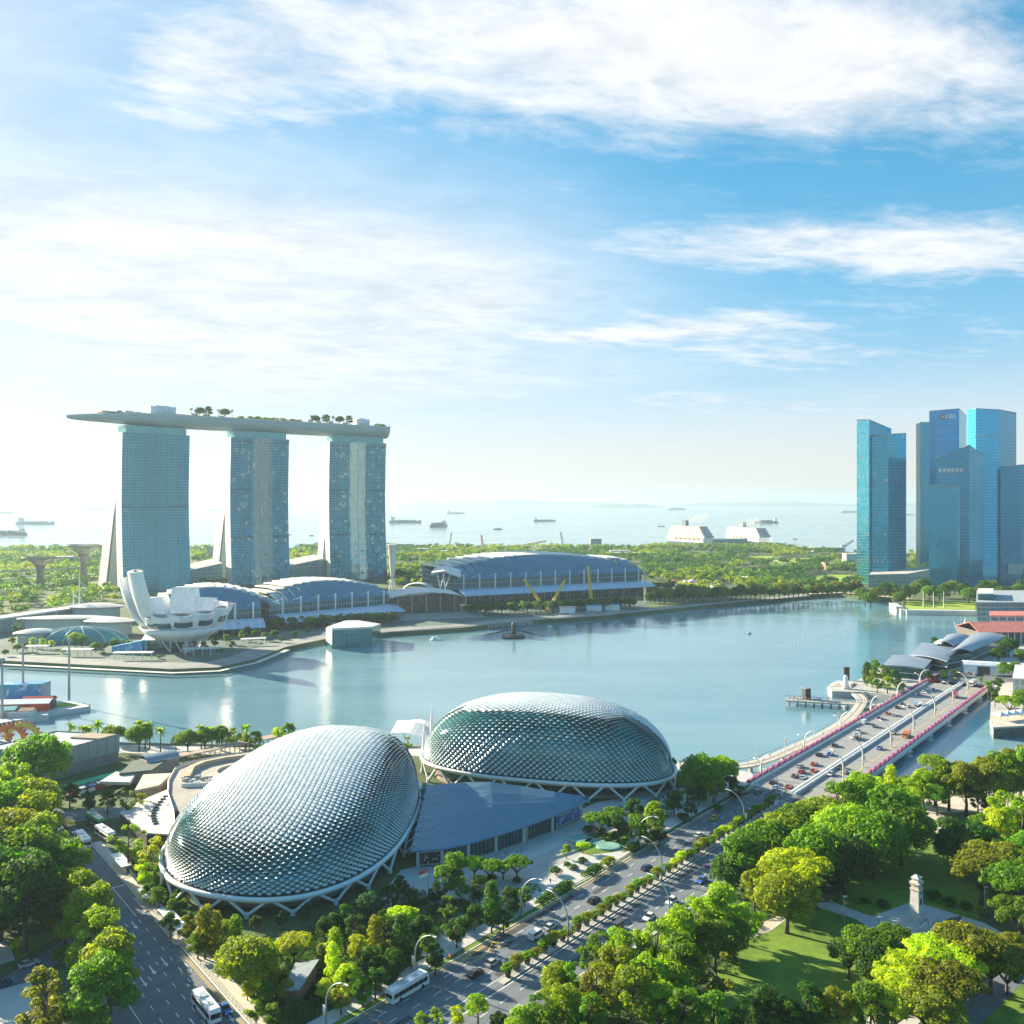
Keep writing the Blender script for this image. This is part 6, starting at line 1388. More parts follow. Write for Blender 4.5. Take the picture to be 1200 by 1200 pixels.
cruise('big white cruise ship, left of the moored pair', (787, 636.5), (840, 640), 5); cruise('white cruise ship with dark stern, right of the moored pair', (856, 634.5), (905, 639), 4)
gbox('ferry_terminal', 'low green-grey terminal roof between the two white cruise ships', 'terminal', gp((835, 642), (876, 642), (876, 640.6), (835, 640.6)), 0, 20, M('terminal_wall', (.20, .30, .32), .6), M('terminal_roof', (.16, .27, .28), .5))
# small far buildings and tents
for k, (px, py, w_, h_, mt, lab) in enumerate(((698, 642.5, 26, 22, CONC, 'grey box building by the sea above the long hall roof'), (496, 650, 24, 12, CREAM, 'white shed among trees right of the silvery tower'), (515, 651, 30, 9, CONCL, 'pale low shed among trees behind the trussed canopy'), (470, 642, 60, 9, CREAM, 'row of pale sheds at the sea edge right of flared tower'),
        (742, 652, 90, 7, M('bluish_shed', (.25, .45, .52), .6), 'long bluish shed roof right of the long hall'), (997, 665, 22, 22, CREAM, 'white block building left of the lone teal tower'), (980, 667, 40, 9, TILE, 'red-roofed low building left of the lone teal tower'), (970, 646, 70, 8, CONC, 'grey waterfront shed near the sea'), (875, 684, 9, 8, BLUEP, 'small blue billboard hut by the far promenade'),
        (78, 662, 26, 14, CONC, 'pale block between the garden towers'), (252, 655, 20, 24, CONC, 'grey block left of the middle tower foot'), (725, 650, 36, 8, CREAM, 'cream shed behind the right end of long hall'))):
    q = G(px, py); t = thing('far_building', lab, 'building', q); mb = MB(); mb.box((0, 0, h_ / 2), (w_, 18, h_)); mb.build('wall', mt, t); mb = MB(); mb.box((0, 0, h_ + .6), (w_ * 1.04, 19, 1.2)); mb.build('roof', CONCL, t)
rng = random.Random(21); TENTS = [WHITE, RED, CREAM, ORANGE, WHITE, M('tent_pink', (.6, .25, .3), .6)]
for k in range(26):
    px = 782 + k * 2.5; q = G(px + rng.uniform(-1, 1), rng.uniform(686, 691)); s = rng.uniform(4, 7.5); h_ = rng.uniform(5, 9); mt = TENTS[k % 6]
    t = thing('fair_tent', 'small %s fairground tent by the far promenade, %s from the left' % (mt.name.replace('_paint', '').replace('_', ' ').replace('shell rim', 'cream').replace('tent pink', 'pink'), ordn(k)), 'tent', q, rng.uniform(0, 1), 'fairground tents by the far promenade')
    mb = MB(); mb.add([(-s, -s, h_ * .5), (s, -s, h_ * .5), (s, s, h_ * .5), (-s, s, h_ * .5), (0, 0, h_)], [(0, 1, 4), (1, 2, 4), (2, 3, 4), (3, 0, 4)]); mb.build('roof', mt, t); mb = MB(); mb.box((0, 0, h_ * .25), (s * 1.9, s * 1.9, h_ * .5)); mb.build('wall', CREAM, t)
# funnel smoke
sm = bpy.data.materials.new('funnel_smoke'); sm.use_nodes = True; sn = sm.node_tree; sn.nodes.clear(); pv = sn.nodes.new('ShaderNodeVolumePrincipled'); so = sn.nodes.new('ShaderNodeOutputMaterial'); sn.links.new(pv.outputs[0], so.inputs['Volume']); pv.inputs['Color'].default_value = (.95, .95, .95, 1); pv.inputs['Density'].default_value = .02
for k, (px, py) in enumerate(((812, 609), (873, 613))):
    q = AT(px, py, 2440); mb = MB()
    for (x, z, r) in ((-8, -4, 7), (0, 0, 10), (14, 3, 14), (32, 5, 16)): mb.lathe([(r * math.sin(a), -r * math.cos(a) * .8) for a in [math.pi * i / 8 for i in range(9)]], (x, 0, z), 12)
    so_ = mb.build('smoke', sm); so_.location = q; stuff(so_, 'white smoke drifting off the %s cruise ship funnel' % ('left', 'right')[k])

# ================================================================== WAR MEMORIAL
q = G(1074, 1082); t = thing('war_memorial', 'pale granite cenotaph pillar on stepped base in the park', 'memorial', q, .75); GRAN = M('granite_pale', (.52, .52, .50), .75, var=.12, scale=.6); GRAN2 = M('granite_buff', (.50, .44, .38), .75, var=.12, scale=.6)
mb = MB(); [mb.box((0, 0, .15 + .3 * k), (9 - k * 1.3, 7 - k * 1.1, .302)) for k in range(4)]; mb.build('steps', GRAN, t)
mb = MB(); mb.box((0, 0, 1.9), (4.2, 3.4, 1.5)); mb.box((0, 0, 2.75), (3.6, 2.9, .25)); mb.build('pedestal', GRAN, t)
mb = MB(); V = []
for z, a, b_ in ((2.8, 1.55, 1.25), (9.0, 1.25, 1.0)): V += [(-a, -b_, z), (a, -b_, z), (a, b_, z), (-a, b_, z)]
mb.add(V, [(0, 1, 5, 4), (1, 2, 6, 5), (2, 3, 7, 6), (3, 0, 4, 7), (4, 5, 6, 7)]); mb.build('shaft', GRAN, t)
mb = MB(); mb.box((0, 0, 9.15), (2.9, 2.4, .35)); mb.box((0, 0, 9.9), (2.3, 1.9, 1.2)); mb.box((0, 0, 10.7), (3.1, 2.5, .4)); mb.build('cornice', GRAN2, t)
mb = MB(); mb.box((0, 0, 11.4), (1.9, 1.6, 1.0)); mb.box((0, 0, 12.0), (2.4, 2.0, .25)); mb.add([(-1, -.8, 12.1), (1, -.8, 12.1), (1, .8, 12.1), (-1, .8, 12.1), (0, 0, 12.9)], [(0, 1, 4), (1, 2, 4), (2, 3, 4), (3, 0, 4)]); mb.build('crown_block', GRAN, t)
mb = MB(); mb.box((0, -1.20, 6.0), (.7, .12, 1.6)); mb.tube([(-.5, -1.2, 8.2), (.5, -1.2, 8.2)], .18, 6); mb.build('wreath', M('bronze', (.10, .08, .05), .5, .6), t)
mb = MB(); mb.box((2.8, -3.0, .9), (6, .5, 1.6)); mb.box((-2.8, -3.0, .9), (4, .5, 1.6)); mb.build('inscription_wall', GRAN, t)
for k, (px, py, lab) in enumerate(((1105, 1084, 'nearest the pillar'), (1110, 1082, 'second from the pillar'), (1115, 1081, 'third from the pillar'), (1120, 1080, 'fourth from the pillar'), (1072, 1108, 'first of the lower row'), (1078, 1105, 'middle of the lower row'), (1084, 1102, 'last of the lower row'), (1190, 1145, 'single by the lower right lawn'))):
    t = thing('stone_bench', 'long dark stone bench on the memorial plaza, ' + lab, 'bench', G(px, py, .06), .72); mb = MB(); mb.box((0, 0, .42), (6.2, .7, .16)); mb.build('seat', M('bench_dark', (.07, .075, .08), .6) if k == 0 else bpy.data.materials['bench_dark'], t); mb = MB(); [mb.box((x, 0, .17), (.35, .6, .34)) for x in (-2.4, 0, 2.4)]; mb.build('leg', CONC, t)
# park lamp posts
for k, (px, py, lab) in enumerate(((1066, 1064, 'slim grey lamp post left of the memorial pillar'), (1154, 1072, 'slim pale lamp post at the right corner of memorial plaza'), (989, 1084, 'short lamp post beside the park path'), (1172, 1145, 'lamp post by the lower right lawn'), (1030, 1110, 'lamp post at the plaza edge under dark tree'))):
    t = thing('park_lamp', lab, 'lamp post', G(px, py)); mb = MB(); mb.tube([(0, 0, 0), (0, 0, 7.4)], [.16, .11], 6); mb.build('pole', STEEL, t); mb = MB(); mb.box((.3, 0, 7.45), (1.0, .35, .2)); mb.build('lamp_head', WHITE, t)
# flag
q = G(502, 1062); t = thing('national_flag', 'red over white flag with crescent and stars on tall pole by plaza', 'flag', q); mb = MB(); mb.tube([(0, 0, 0), (0, 0, 10.2)], [.13, .07], 6); mb.build('pole', STEEL, t)
def wavy(mb, z0, z1, z0b, z1b):
    N = 8; rows = []
    for zz in (0, 1):
        rows.append([(-2.6 * i / N, .25 * math.sin(i * .9), (z0 if zz == 0 else z1) - .11 * i * i / N) for i in range(N + 1)])
    mb.grid(rows)
mb = MB(); wavy(mb, 9.1, 10.0, 0, 0); rd = mb.build('red_half', RED, t); mb = MB(); wavy(mb, 8.2, 9.1, 0, 0); mb.build('white_half', WHITE, t)
mb = MB(); c_ = (-.45, -.14, 9.52)
for i in range(10):
    a0, a1 = R_(60 + i * 24), R_(84 + i * 24); w0, w1 = .13 * math.sin(math.pi * i / 10), .13 * math.sin(math.pi * (i + 1) / 10); mb.quad((c_[0] + .28 * math.cos(a0), c_[1], c_[2] + .28 * math.sin(a0)), (c_[0] + .28 * math.cos(a1), c_[1], c_[2] + .28 * math.sin(a1)), (c_[0] + (.28 - w1) * math.cos(a1), c_[1], c_[2] + (.28 - w1) * math.sin(a1)), (c_[0] + (.28 - w0) * math.cos(a0), c_[1], c_[2] + (.28 - w0) * math.sin(a0)))
mb.build('crescent', WHITE, rd); mb = MB()
for s in range(5):
    a = R_(90 + 72 * s); sx_, sz_ = c_[0] - .02 + .14 * math.cos(a), c_[2] + .14 * math.sin(a)
    mb.poly([(sx_ + (.06 if k % 2 == 0 else .025) * math.cos(R_(90 + 36 * k)), c_[1] - .02, sz_ + (.06 if k % 2 == 0 else .025) * math.sin(R_(90 + 36 * k))) for k in range(10)])
mb.build('star', WHITE, rd)
# ================================================================== TREES
def clump_leaves(clumps, per, size, seed, upbias=.35, tilt=.48):
    r = np.random.default_rng(seed); P, Nn = [], []
    for (c, d, w) in clumps:
        n = max(6, int(per * w)); u = r.normal(size=(n, 3)); u /= np.linalg.norm(u, axis=1)[:, None]
        u[:, 2] = np.where((u[:, 2] < 0) & (r.random(n) < upbias), -u[:, 2], u[:, 2])
        rad = 1 - np.abs(r.normal(size=(n, 1))) * .16; lump = 1 + .18 * np.sin(u[:, :1] * 5 + c[0]) * np.cos(u[:, 1:2] * 4 + c[1])
        P.append(np.asarray(c) + u * np.asarray(d) * rad * lump); Nn.append(u / np.asarray(d) * np.mean(d))
    P = np.concatenate(P); Nn = np.concatenate(Nn); Nn = Nn / np.linalg.norm(Nn, axis=1)[:, None] + r.normal(size=P.shape) * tilt * .6; Nn /= np.linalg.norm(Nn, axis=1)[:, None]
    a = np.cross(Nn, r.normal(size=P.shape)); a /= np.linalg.norm(a, axis=1)[:, None]; b_ = np.cross(Nn, a)
    s = size * r.uniform(.55, 1.35, (len(P), 1)); v = np.empty((len(P), 4, 3))
    v[:, 0] = P - a * s; v[:, 1] = P - b_ * s * .6 + Nn * s * .12; v[:, 2] = P + a * s; v[:, 3] = P + b_ * s * .6 - Nn * s * .1
    return v.reshape(-1, 3), np.arange(4 * len(P)).reshape(-1, 4)
VAR = {}
def make_variant(kind, seed):
    rng = random.Random(seed * 77 + len(kind)); cl = []; tr = MB()
    if kind == 'rain':                      # wide umbrella crown in layers, R = 8
        R, zc = 8.0, 9.0
        for k in range(34):
            rr = R * .86 * math.sqrt((k + .5) / 34) * rng.uniform(.88, 1.1); a = k * 2.39996 + rng.uniform(-.4, .4)
            z = zc + 2.6 * (1 - (rr / R) ** 2) + rng.uniform(-.9, .7) - .5
            q = rng.uniform(.75, 1.25); cl.append(((rr * math.cos(a), rr * math.sin(a), z), (1.9 * q, 1.9 * q, 1.05 * q), q))
        tr.tube([(0, 0, 0), (.2, .1, 2.2), (.1, .2, 4.2)], [.62, .46, .40], 8)
        for k in range(7):
            a = k * .9 + rng.uniform(-.2, .2); tr.tube([(.1, .2, 3.6), (2.4 * math.cos(a), 2.4 * math.sin(a), 6.2), (4.8 * math.cos(a + .15), 4.8 * math.sin(a + .15), 8.0), (6.4 * math.cos(a + .1), 6.4 * math.sin(a + .1), 8.8)], [.32, .22, .13, .05], 6)
        per, sz = 250, .34
    elif kind == 'round':                   # dense domed crown, R = 5
        R, zc = 5.0, 6.4
        for k in range(36):
            z = 1 - 1.55 * (k + .5) / 36; a = k * 2.39996; rr = math.sqrt(max(0, 1 - z * z)); q = rng.uniform(.7, 1.25); f = rng.uniform(.70, .86)
            cl.append(((R * f * rr * math.cos(a), R * f * rr * math.sin(a), zc + 3.6 * f * z), (1.55 * q, 1.55 * q, 1.15 * q), q))
        tr.tube([(0, 0, 0), (.1, 0, 2.0), (0, .1, 4.0)], [.42, .32, .26], 8)
        for k in range(6):
            a = k * 1.05 + rng.uniform(-.2, .2); tr.tube([(0, 0, 2.4), (1.3 * math.cos(a), 1.3 * math.sin(a), 4.6), (2.9 * math.cos(a), 2.9 * math.sin(a), 6.4 + rng.uniform(-.6, 1.2))], [.2, .13, .05], 6)
        per, sz = 230, .27
    elif kind == 'clumpy':                  # rounded tree with separate lumps and gaps, R = 5.5
        R, zc = 5.5, 7.0
        for k in range(26):
            a = rng.uniform(0, 6.28); z = rng.uniform(-.75, 1.0); rr = math.sqrt(max(.02, 1 - z * z)) * rng.uniform(.45, .95); q = rng.uniform(.6, 1.35)
            cl.append(((R * .82 * rr * math.cos(a), R * .82 * rr * math.sin(a), zc + 4.0 * z), (1.5 * q, 1.5 * q, 1.1 * q), q))
        tr.tube([(0, 0, 0), (.1, .1, 2.5), (-.1, 0, 5.0), (0, 0, 8.5)], [.40, .30, .2, .06], 8)
        for c, d, w in cl[::2]: tr.tube([(0, 0, min(c[2] - 1.4, 5.5)), (c[0] * .5, c[1] * .5, c[2] - .9), c], [.15, .1, .04], 5)
        per, sz = 260, .27
    elif kind == 'tall':                    # upright narrow crown, R = 2.2
        R, zc = 2.2, 5.0
        for k in range(22):
            z = 1.6 + 7.2 * k / 21; wid = 1.5 * math.sin(math.pi * (.22 + .74 * k / 21)) ** .8; a = k * 2.4; q = rng.uniform(.8, 1.2)
            cl.append(((wid * .72 * math.cos(a), wid * .72 * math.sin(a), z), (.95 * q, .95 * q, .85 * q), q))
        tr.tube([(0, 0, 0), (.1, 0, 4), (0, 0, 8)], [.2, .13, .04], 6); per, sz = 150, .2
    elif kind == 'sparse':                  # open crown showing branches, R = 4
        R, zc = 4.0, 7.2
        for k in range(22):
            a = rng.uniform(0, 6.28); z = rng.uniform(-.9, 1); rr = rng.uniform(.3, 1) * math.sqrt(max(.05, 1 - z * z * .8)); q = rng.uniform(.5, 1.1)
            cl.append(((R * rr * math.cos(a), R * rr * math.sin(a), zc + 3.6 * z), (1.0 * q, 1.0 * q, .7 * q), q))
        tr.tube([(0, 0, 0), (.1, 0, 4), (0, .1, 9.5)], [.25, .18, .05], 7)
        for c, d, w in cl: tr.tube([(0, 0, max(2.0, c[2] - 2.0)), (c[0] * .6, c[1] * .6, c[2] - .6), c], [.1, .07, .03], 5)
        per, sz = 120, .25
    elif kind == 'shrub':                   # low mound, R = 1.6
        R, zc = 1.6, .8
        for k in range(12):
            a = k * 2.4; rr = 1.1 * math.sqrt((k + .5) / 12); q = rng.uniform(.75, 1.2); cl.append(((rr * math.cos(a), rr * math.sin(a), .75 + .55 * (1 - (rr / 1.3) ** 2)), (.62 * q, .62 * q, .55 * q), q))
        for k in range(4): tr.tube([(0, 0, 0), (math.cos(k * 1.6) * .6, math.sin(k * 1.6) * .6, .9)], [.06, .03], 5)
        per, sz = 90, .15
    elif kind == 'palm':                    # fan palm, R = 2.6
        R, zc = 2.6, 8.0; V = []; Fq = []; r = random.Random(seed)
        tr.tube([(0, 0, 0), (.12, .05, 3), (.05, .15, 7.6)], [.26, .19, .17], 8)
        for k in range(34):
            a = k * 2.39996; el = r.uniform(-.7, 1.25); L = r.uniform(2.0, 2.8); d_ = Vector((math.cos(a) * math.cos(el), math.sin(a) * math.cos(el), math.sin(el))); sd = Vector((-math.sin(a), math.cos(a), 0)); p = Vector((0, 0, 7.7)); prev = None
            for j in range(6):
                u = j / 5; w_ = .34 * math.sin(math.pi * (.12 + .86 * u)); q = p + d_ * (L * u) - Vector((0, 0, .85 * u * u)); cur = (q - sd * w_ - Vector((0, 0, w_ * .5)), q, q + sd * w_ - Vector((0, 0, w_ * .5)))
                if prev:
                    for m_ in (0, 1): b0 = len(V); V += [prev[m_], prev[m_ + 1], cur[m_ + 1], cur[m_]]; Fq.append((b0, b0 + 1, b0 + 2, b0 + 3))
                prev = cur
        return dict(R=R, zc=zc, crown=rawmesh('crown', np.array([tuple(v) for v in V]), np.array(Fq), LEAF['green']), trunk=tr)
    v, f = clump_leaves(cl, per, sz, seed)
    return dict(R=R, zc=zc, crown=rawmesh('crown', v, f, LEAF['green']), trunk=tr)
NVAR = dict(rain=4, round=4, clumpy=4, tall=3, sparse=2, shrub=3, palm=2)
for kd, nvr in NVAR.items():
    for i in range(nvr):
        d_ = make_variant(kd, i + 3); tmp = d_['trunk'].build('trunk', BARK, smooth=True); d_['trunk'] = tmp.data; bpy.data.objects.remove(tmp); VAR[kd, i] = d_
KN = dict(rain=('umbrella_tree', 'spreading umbrella-crowned tree'), round=('shade_tree', 'dense round-crowned tree'), clumpy=('leafy_tree', 'lumpy-crowned tree'), tall=('columnar_tree', 'narrow upright tree'),
          sparse=('slender_tree', 'open thin-leaved tree'), shrub=('garden_shrub', 'low mounded shrub'), palm=('palm_tree', 'fan palm'))
CN = dict(deep='dark green', green='mid-green', bright='bright green', lime='lime-green', olive='olive green', yellow='golden-yellow', blue='bluish green')
TREES = []
def T(px, py, rpx, kind, leaf, place, sc=None, hz=1.0):
    """crown centre and radius in photo pixels, surveyed to the ground"""
    v = VAR[kind, 0]; Y = (CH - 6) * F / (py - HY)
    for _ in range(6): s = rpx * Y / F / v['R']; Y = (CH - v['zc'] * s * hz) * F / (py - HY)
    TREES.append((Vector(((px - 600) / F * Y, Y, 0)), s, kind, leaf, place, sc, hz, rpx))
trng = random.Random(42)
def put_trees():
    groups = {}
    for q in TREES: groups.setdefault(q[4], []).append(q)
    for place, lst in groups.items():
        lst.sort(key=lambda q: q[0].y); med = sorted(q[1] * VAR[q[2], 0]['R'] for q in lst)[len(lst) // 2]
        for i, (p, s, kind, leaf, _, sc, hzz, rpx) in enumerate(lst):
            v = VAR[kind, trng.randrange(NVAR[kind])]; nm, ph = KN[kind]; R = s * v['R']
            size = 'big ' if R > med * 1.25 else ('small ' if R < med * .75 else '')
            lab = '%s%s %s %s, %s' % (size, CN[leaf], ph, place, ('nearest of them' if i == 0 else 'farthest of them' if i == len(lst) - 1 else ordn(i) + ' from near end'))
            lab = lab.replace('-crowned tree', ' tree')
            t = thing(nm, lab, 'palm' if kind == 'palm' else 'shrub' if kind == 'shrub' else 'tree', p, trng.uniform(0, 6.28), 'greenery ' + place)
            w = trng.uniform(.94, 1.06); t.scale = (s * w * (sc[0] if sc else 1), s * (2 - w) * (sc[1] if sc else 1), s * hzz * trng.uniform(.93, 1.07))
            if sc and len(sc) > 2: t.rotation_euler = (0, 0, sc[2])
            link('trunk', v['trunk'], t); c = link('crown', v['crown'], t); c.material_slots[0].link = 'OBJECT'; c.material_slots[0].material = LEAF[leaf]
P1 = 'along the left road row'
for a in ((42, 898, 31, 'round', 'green'), (14, 925, 26, 'clumpy', 'bright'), (30, 942, 32, 'round', 'bright'), (38, 968, 34, 'clumpy', 'bright'), (52, 996, 34, 'clumpy', 'bright'), (66, 1020, 34, 'clumpy', 'green'), (52, 1046, 30, 'round', 'green'),
          (93, 1052, 28, 'clumpy', 'bright'), (104, 1078, 32, 'clumpy', 'bright'), (112, 1104, 36, 'clumpy', 'bright'), (128, 1136, 40, 'clumpy', 'bright'), (116, 1166, 42, 'clumpy', 'green'), (76, 1082, 20, 'clumpy', 'olive')): T(*a, P1)
P2 = 'in the left edge grove'
for a in ((2, 955, 34, 'round', 'green'), (8, 990, 36, 'round', 'olive'), (22, 1015, 38, 'round', 'green'), (30, 1060, 44, 'clumpy', 'deep'), (0, 1046, 44, 'round', 'deep'), (-22, 1010, 44, 'round', 'olive'), (-30, 1075, 46, 'clumpy', 'deep'), (-45, 950, 38, 'round', 'green'), (-50, 1040, 40, 'round', 'green')): T(*a, P2)
P2b = 'on the bottom left corner paving'
for a in ((52, 1168, 34, 'sparse', 'olive'), (60, 1190, 30, 'rain', 'olive'), (74, 1118, 16, 'shrub', 'green'), (20, 1108, 8, 'shrub', 'yellow'), (95, 1210, 26, 'clumpy', 'green')): T(*a, P2b)
P3 = 'between left road and near dome'
for a in ((150, 984, 22, 'sparse', 'bright'), (176, 1000, 20, 'sparse', 'yellow'), (170, 1025, 16, 'clumpy', 'lime'), (196, 1012, 8, 'clumpy', 'yellow'), (186, 1052, 14, 'clumpy', 'green'), (176, 1046, 12, 'clumpy', 'deep'), (205, 1060, 13, 'clumpy', 'green'), (200, 1082, 14, 'clumpy', 'deep'),
          (126, 938, 12, 'clumpy', 'deep'), (148, 938, 13, 'sparse', 'green'), (166, 938, 11, 'sparse', 'olive'), (104, 938, 12, 'clumpy', 'deep'), (82, 930, 14, 'clumpy', 'deep')): T(*a, P3)
P4 = 'in the garden below near dome'
for a in ((220, 1086, 15, 'clumpy', 'olive'), (240, 1090, 15, 'tall', 'olive'), (232, 1105, 15, 'clumpy', 'green'), (253, 1092, 11, 'tall', 'olive'), (264, 1090, 14, 'clumpy', 'bright'), (276, 1100, 12, 'tall', 'green'), (290, 1122, 34, 'round', 'bright'), (268, 1132, 14, 'shrub', 'bright'), (345, 1104, 24, 'rain', 'yellow'), (330, 1110, 18, 'rain', 'lime'),
          (318, 1142, 9, 'tall', 'olive'), (334, 1160, 14, 'clumpy', 'olive'), (298, 1150, 14, 'clumpy', 'lime'), (290, 1160, 10, 'clumpy', 'yellow'), (312, 1162, 13, 'clumpy', 'green'), (300, 1182, 15, 'clumpy', 'bright'), (320, 1190, 16, 'clumpy', 'green'), (346, 1180, 14, 'clumpy', 'deep'),
          (376, 1122, 8, 'tall', 'olive'), (392, 1112, 13, 'tall', 'bright'), (390, 1130, 12, 'tall', 'lime'), (420, 1112, 17, 'clumpy', 'yellow'), (435, 1130, 20, 'clumpy', 'deep'), (408, 1148, 19, 'clumpy', 'lime'), (400, 1168, 17, 'clumpy', 'olive'), (380, 1160, 13, 'clumpy', 'lime'), (425, 1160, 16, 'clumpy', 'green'), (446, 1110, 15, 'clumpy', 'olive'),
          (432, 1060, 16, 'round', 'blue'), (402, 1072, 16, 'clumpy', 'deep'), (380, 1088, 14, 'clumpy', 'deep'), (415, 1085, 17, 'clumpy', 'deep'), (450, 1080, 16, 'clumpy', 'deep'), (456, 1050, 14, 'clumpy', 'deep'), (470, 1038, 12, 'clumpy', 'deep'), (360, 1066, 10, 'clumpy', 'deep'), (330, 1076, 10, 'clumpy', 'deep'), (300, 1082, 9, 'clumpy', 'deep'), (470, 1072, 21, 'rain', 'lime'),
          (440, 1150, 17, 'clumpy', 'deep'), (462, 1128, 17, 'clumpy', 'deep'), (456, 1142, 14, 'clumpy', 'blue'), (482, 1112, 17, 'clumpy', 'deep'), (495, 1088, 15, 'clumpy', 'deep'), (470, 1096, 14, 'tall', 'deep'), (510, 1122, 16, 'clumpy', 'deep'), (500, 1106, 14, 'clumpy', 'green'), (440, 1098, 12, 'tall', 'olive')): T(*a, P4)
P5 = 'along the plaza edge'
for a in ((532, 1016, 21, 'clumpy', 'green'), (520, 1032, 18, 'clumpy', 'green'), (556, 1012, 16, 'rain', 'lime'), (574, 1015, 17, 'rain', 'green'), (606, 1012, 17, 'rain', 'green'), (590, 1016, 13, 'rain', 'lime'), (562, 1038, 14, 'clumpy', 'green'), (540, 1040, 14, 'clumpy', 'green'), (512, 1046, 13, 'clumpy', 'deep'), (597, 1052, 15, 'clumpy', 'deep'), (576, 1062, 14, 'tall', 'deep'), (556, 1072, 15, 'clumpy', 'deep'), (535, 1090, 17, 'clumpy', 'deep'), (590, 1076, 14, 'clumpy', 'deep'),
          (615, 1048, 12, 'clumpy', 'green'), (526, 1062, 15, 'sparse', 'green'), (664, 996, 8, 'clumpy', 'bright'), (683, 990, 9, 'rain', 'lime'), (700, 962, 18, 'rain', 'green'), (724, 966, 16, 'clumpy', 'deep'), (720, 954, 15, 'rain', 'green'), (748, 968, 18, 'clumpy', 'green'), (768, 956, 18, 'clumpy', 'bright'), (772, 975, 14, 'clumpy', 'deep'), (744, 948, 14, 'clumpy', 'deep'), (790, 940, 14, 'clumpy', 'deep'), (810, 950, 10, 'clumpy', 'deep')): T(*a, P5)
P5b = 'in plaza planting beds'
for a, b_, c_, lf, sx in ((651, 1021, 9, 'deep', 1.0), (665, 1014, 6, 'deep', 1), (673, 1017, 6, 'deep', 1.), (683, 1009, 7, 'deep', 1.), (695, 1022, 10, 'deep', 2.2), (712, 1010, 8, 'olive', 2.2), (661, 1040, 9, 'deep', 2.4), (644, 1050, 8, 'deep', 1.8), (740, 994, 8, 'deep', 2.6), (762, 985, 7, 'deep', 2.0), (690, 972, 7, 'deep', 1.5), (704, 974, 6, 'deep', 1.4), (720, 980, 8, 'deep', 1.6), (732, 976, 8, 'deep', 1.6), (575, 1030, 7, 'deep', 1.6), (606, 1032, 6, 'deep', 1.2), (560, 1050, 8, 'deep', 1.6), (635, 1056, 8, 'deep', 1.6), (600, 1066, 9, 'deep', 1.8), (545, 1080, 9, 'deep', 2.2), (500, 1056, 7, 'deep', 1.4), (484, 1058, 7, 'deep', 1.2)):
    T(a, b_, c_, 'shrub', lf, P5b, (sx, 1.0, math.atan2(RD.y, RD.x)))
P6 = 'beside the farther dome'
for a in ((824, 902, 26, 'round', 'green'), (846, 902, 20, 'round', 'bright'), (806, 918, 18, 'clumpy', 'green'), (836, 920, 17, 'clumpy', 'bright'), (855, 918, 12, 'clumpy', 'deep'), (786, 896, 9, 'clumpy', 'deep'), (818, 930, 12, 'clumpy', 'deep'), (868, 925, 7, 'shrub', 'green'), (862, 932, 8, 'shrub', 'deep'), (842, 948, 7, 'shrub', 'deep'), (800, 958, 8, 'shrub', 'deep')): T(*a, P6)
P7 = 'between main road and park lawn'
for a in ((1008, 944, 34, 'clumpy', 'bright'), (984, 950, 34, 'clumpy', 'green'), (1040, 952, 38, 'round', 'green'), (1056, 970, 34, 'round', 'green'), (964, 958, 30, 'round', 'bright'), (992, 976, 36, 'round', 'bright'), (1024, 984, 36, 'round', 'green'), (940, 965, 30, 'round', 'green'), (918, 980, 28, 'round', 'bright'), (898, 988, 30, 'round', 'green'), (870, 1004, 32, 'clumpy', 'green'), (886, 1016, 26, 'round', 'green'), (858, 1020, 24, 'round', 'deep'), (960, 1000, 34, 'round', 'green'), (990, 1010, 30, 'round', 'deep'), (932, 1022, 42, 'rain', 'lime'), (922, 1050, 34, 'round', 'olive'), (884, 1044, 20, 'clumpy', 'olive'),
          (848, 1070, 40, 'clumpy', 'bright'), (816, 1076, 32, 'clumpy', 'bright'), (796, 1096, 34, 'clumpy', 'bright'), (838, 1096, 32, 'round', 'green'), (768, 1108, 34, 'clumpy', 'bright'), (876, 1078, 24, 'clumpy', 'bright'), (800, 1128, 36, 'clumpy', 'green'), (762, 1140, 36, 'clumpy', 'bright'), (724, 1132, 34, 'clumpy', 'olive'), (704, 1106, 22, 'clumpy', 'green'), (690, 1124, 20, 'sparse', 'green'), (740, 1165, 38, 'clumpy', 'bright'), (700, 1160, 34, 'clumpy', 'olive'), (650, 1150, 26, 'clumpy', 'bright'), (660, 1176, 30, 'clumpy', 'bright'), (630, 1184, 26, 'clumpy', 'green'), (612, 1196, 24, 'clumpy', 'bright'),
          (560, 1178, 18, 'clumpy', 'bright'), (536, 1188, 14, 'clumpy', 'lime'), (512, 1194, 12, 'sparse', 'bright'), (492, 1194, 10, 'clumpy', 'bright'), (585, 1196, 14, 'clumpy', 'deep'), (840, 1140, 28, 'sparse', 'olive'), (800, 1184, 34, 'clumpy', 'green'), (836, 1192, 30, 'clumpy', 'green'), (772, 1176, 32, 'clumpy', 'bright'), (690, 1190, 30, 'clumpy', 'green'), (664, 1150, 26, 'clumpy', 'green'), (728, 1108, 26, 'clumpy', 'bright'), (790, 1150, 30, 'clumpy', 'bright'), (640, 1196, 26, 'clumpy', 'green'), (860, 1090, 26, 'clumpy', 'green')): T(*a, P7)
P8 = 'around the memorial plaza'
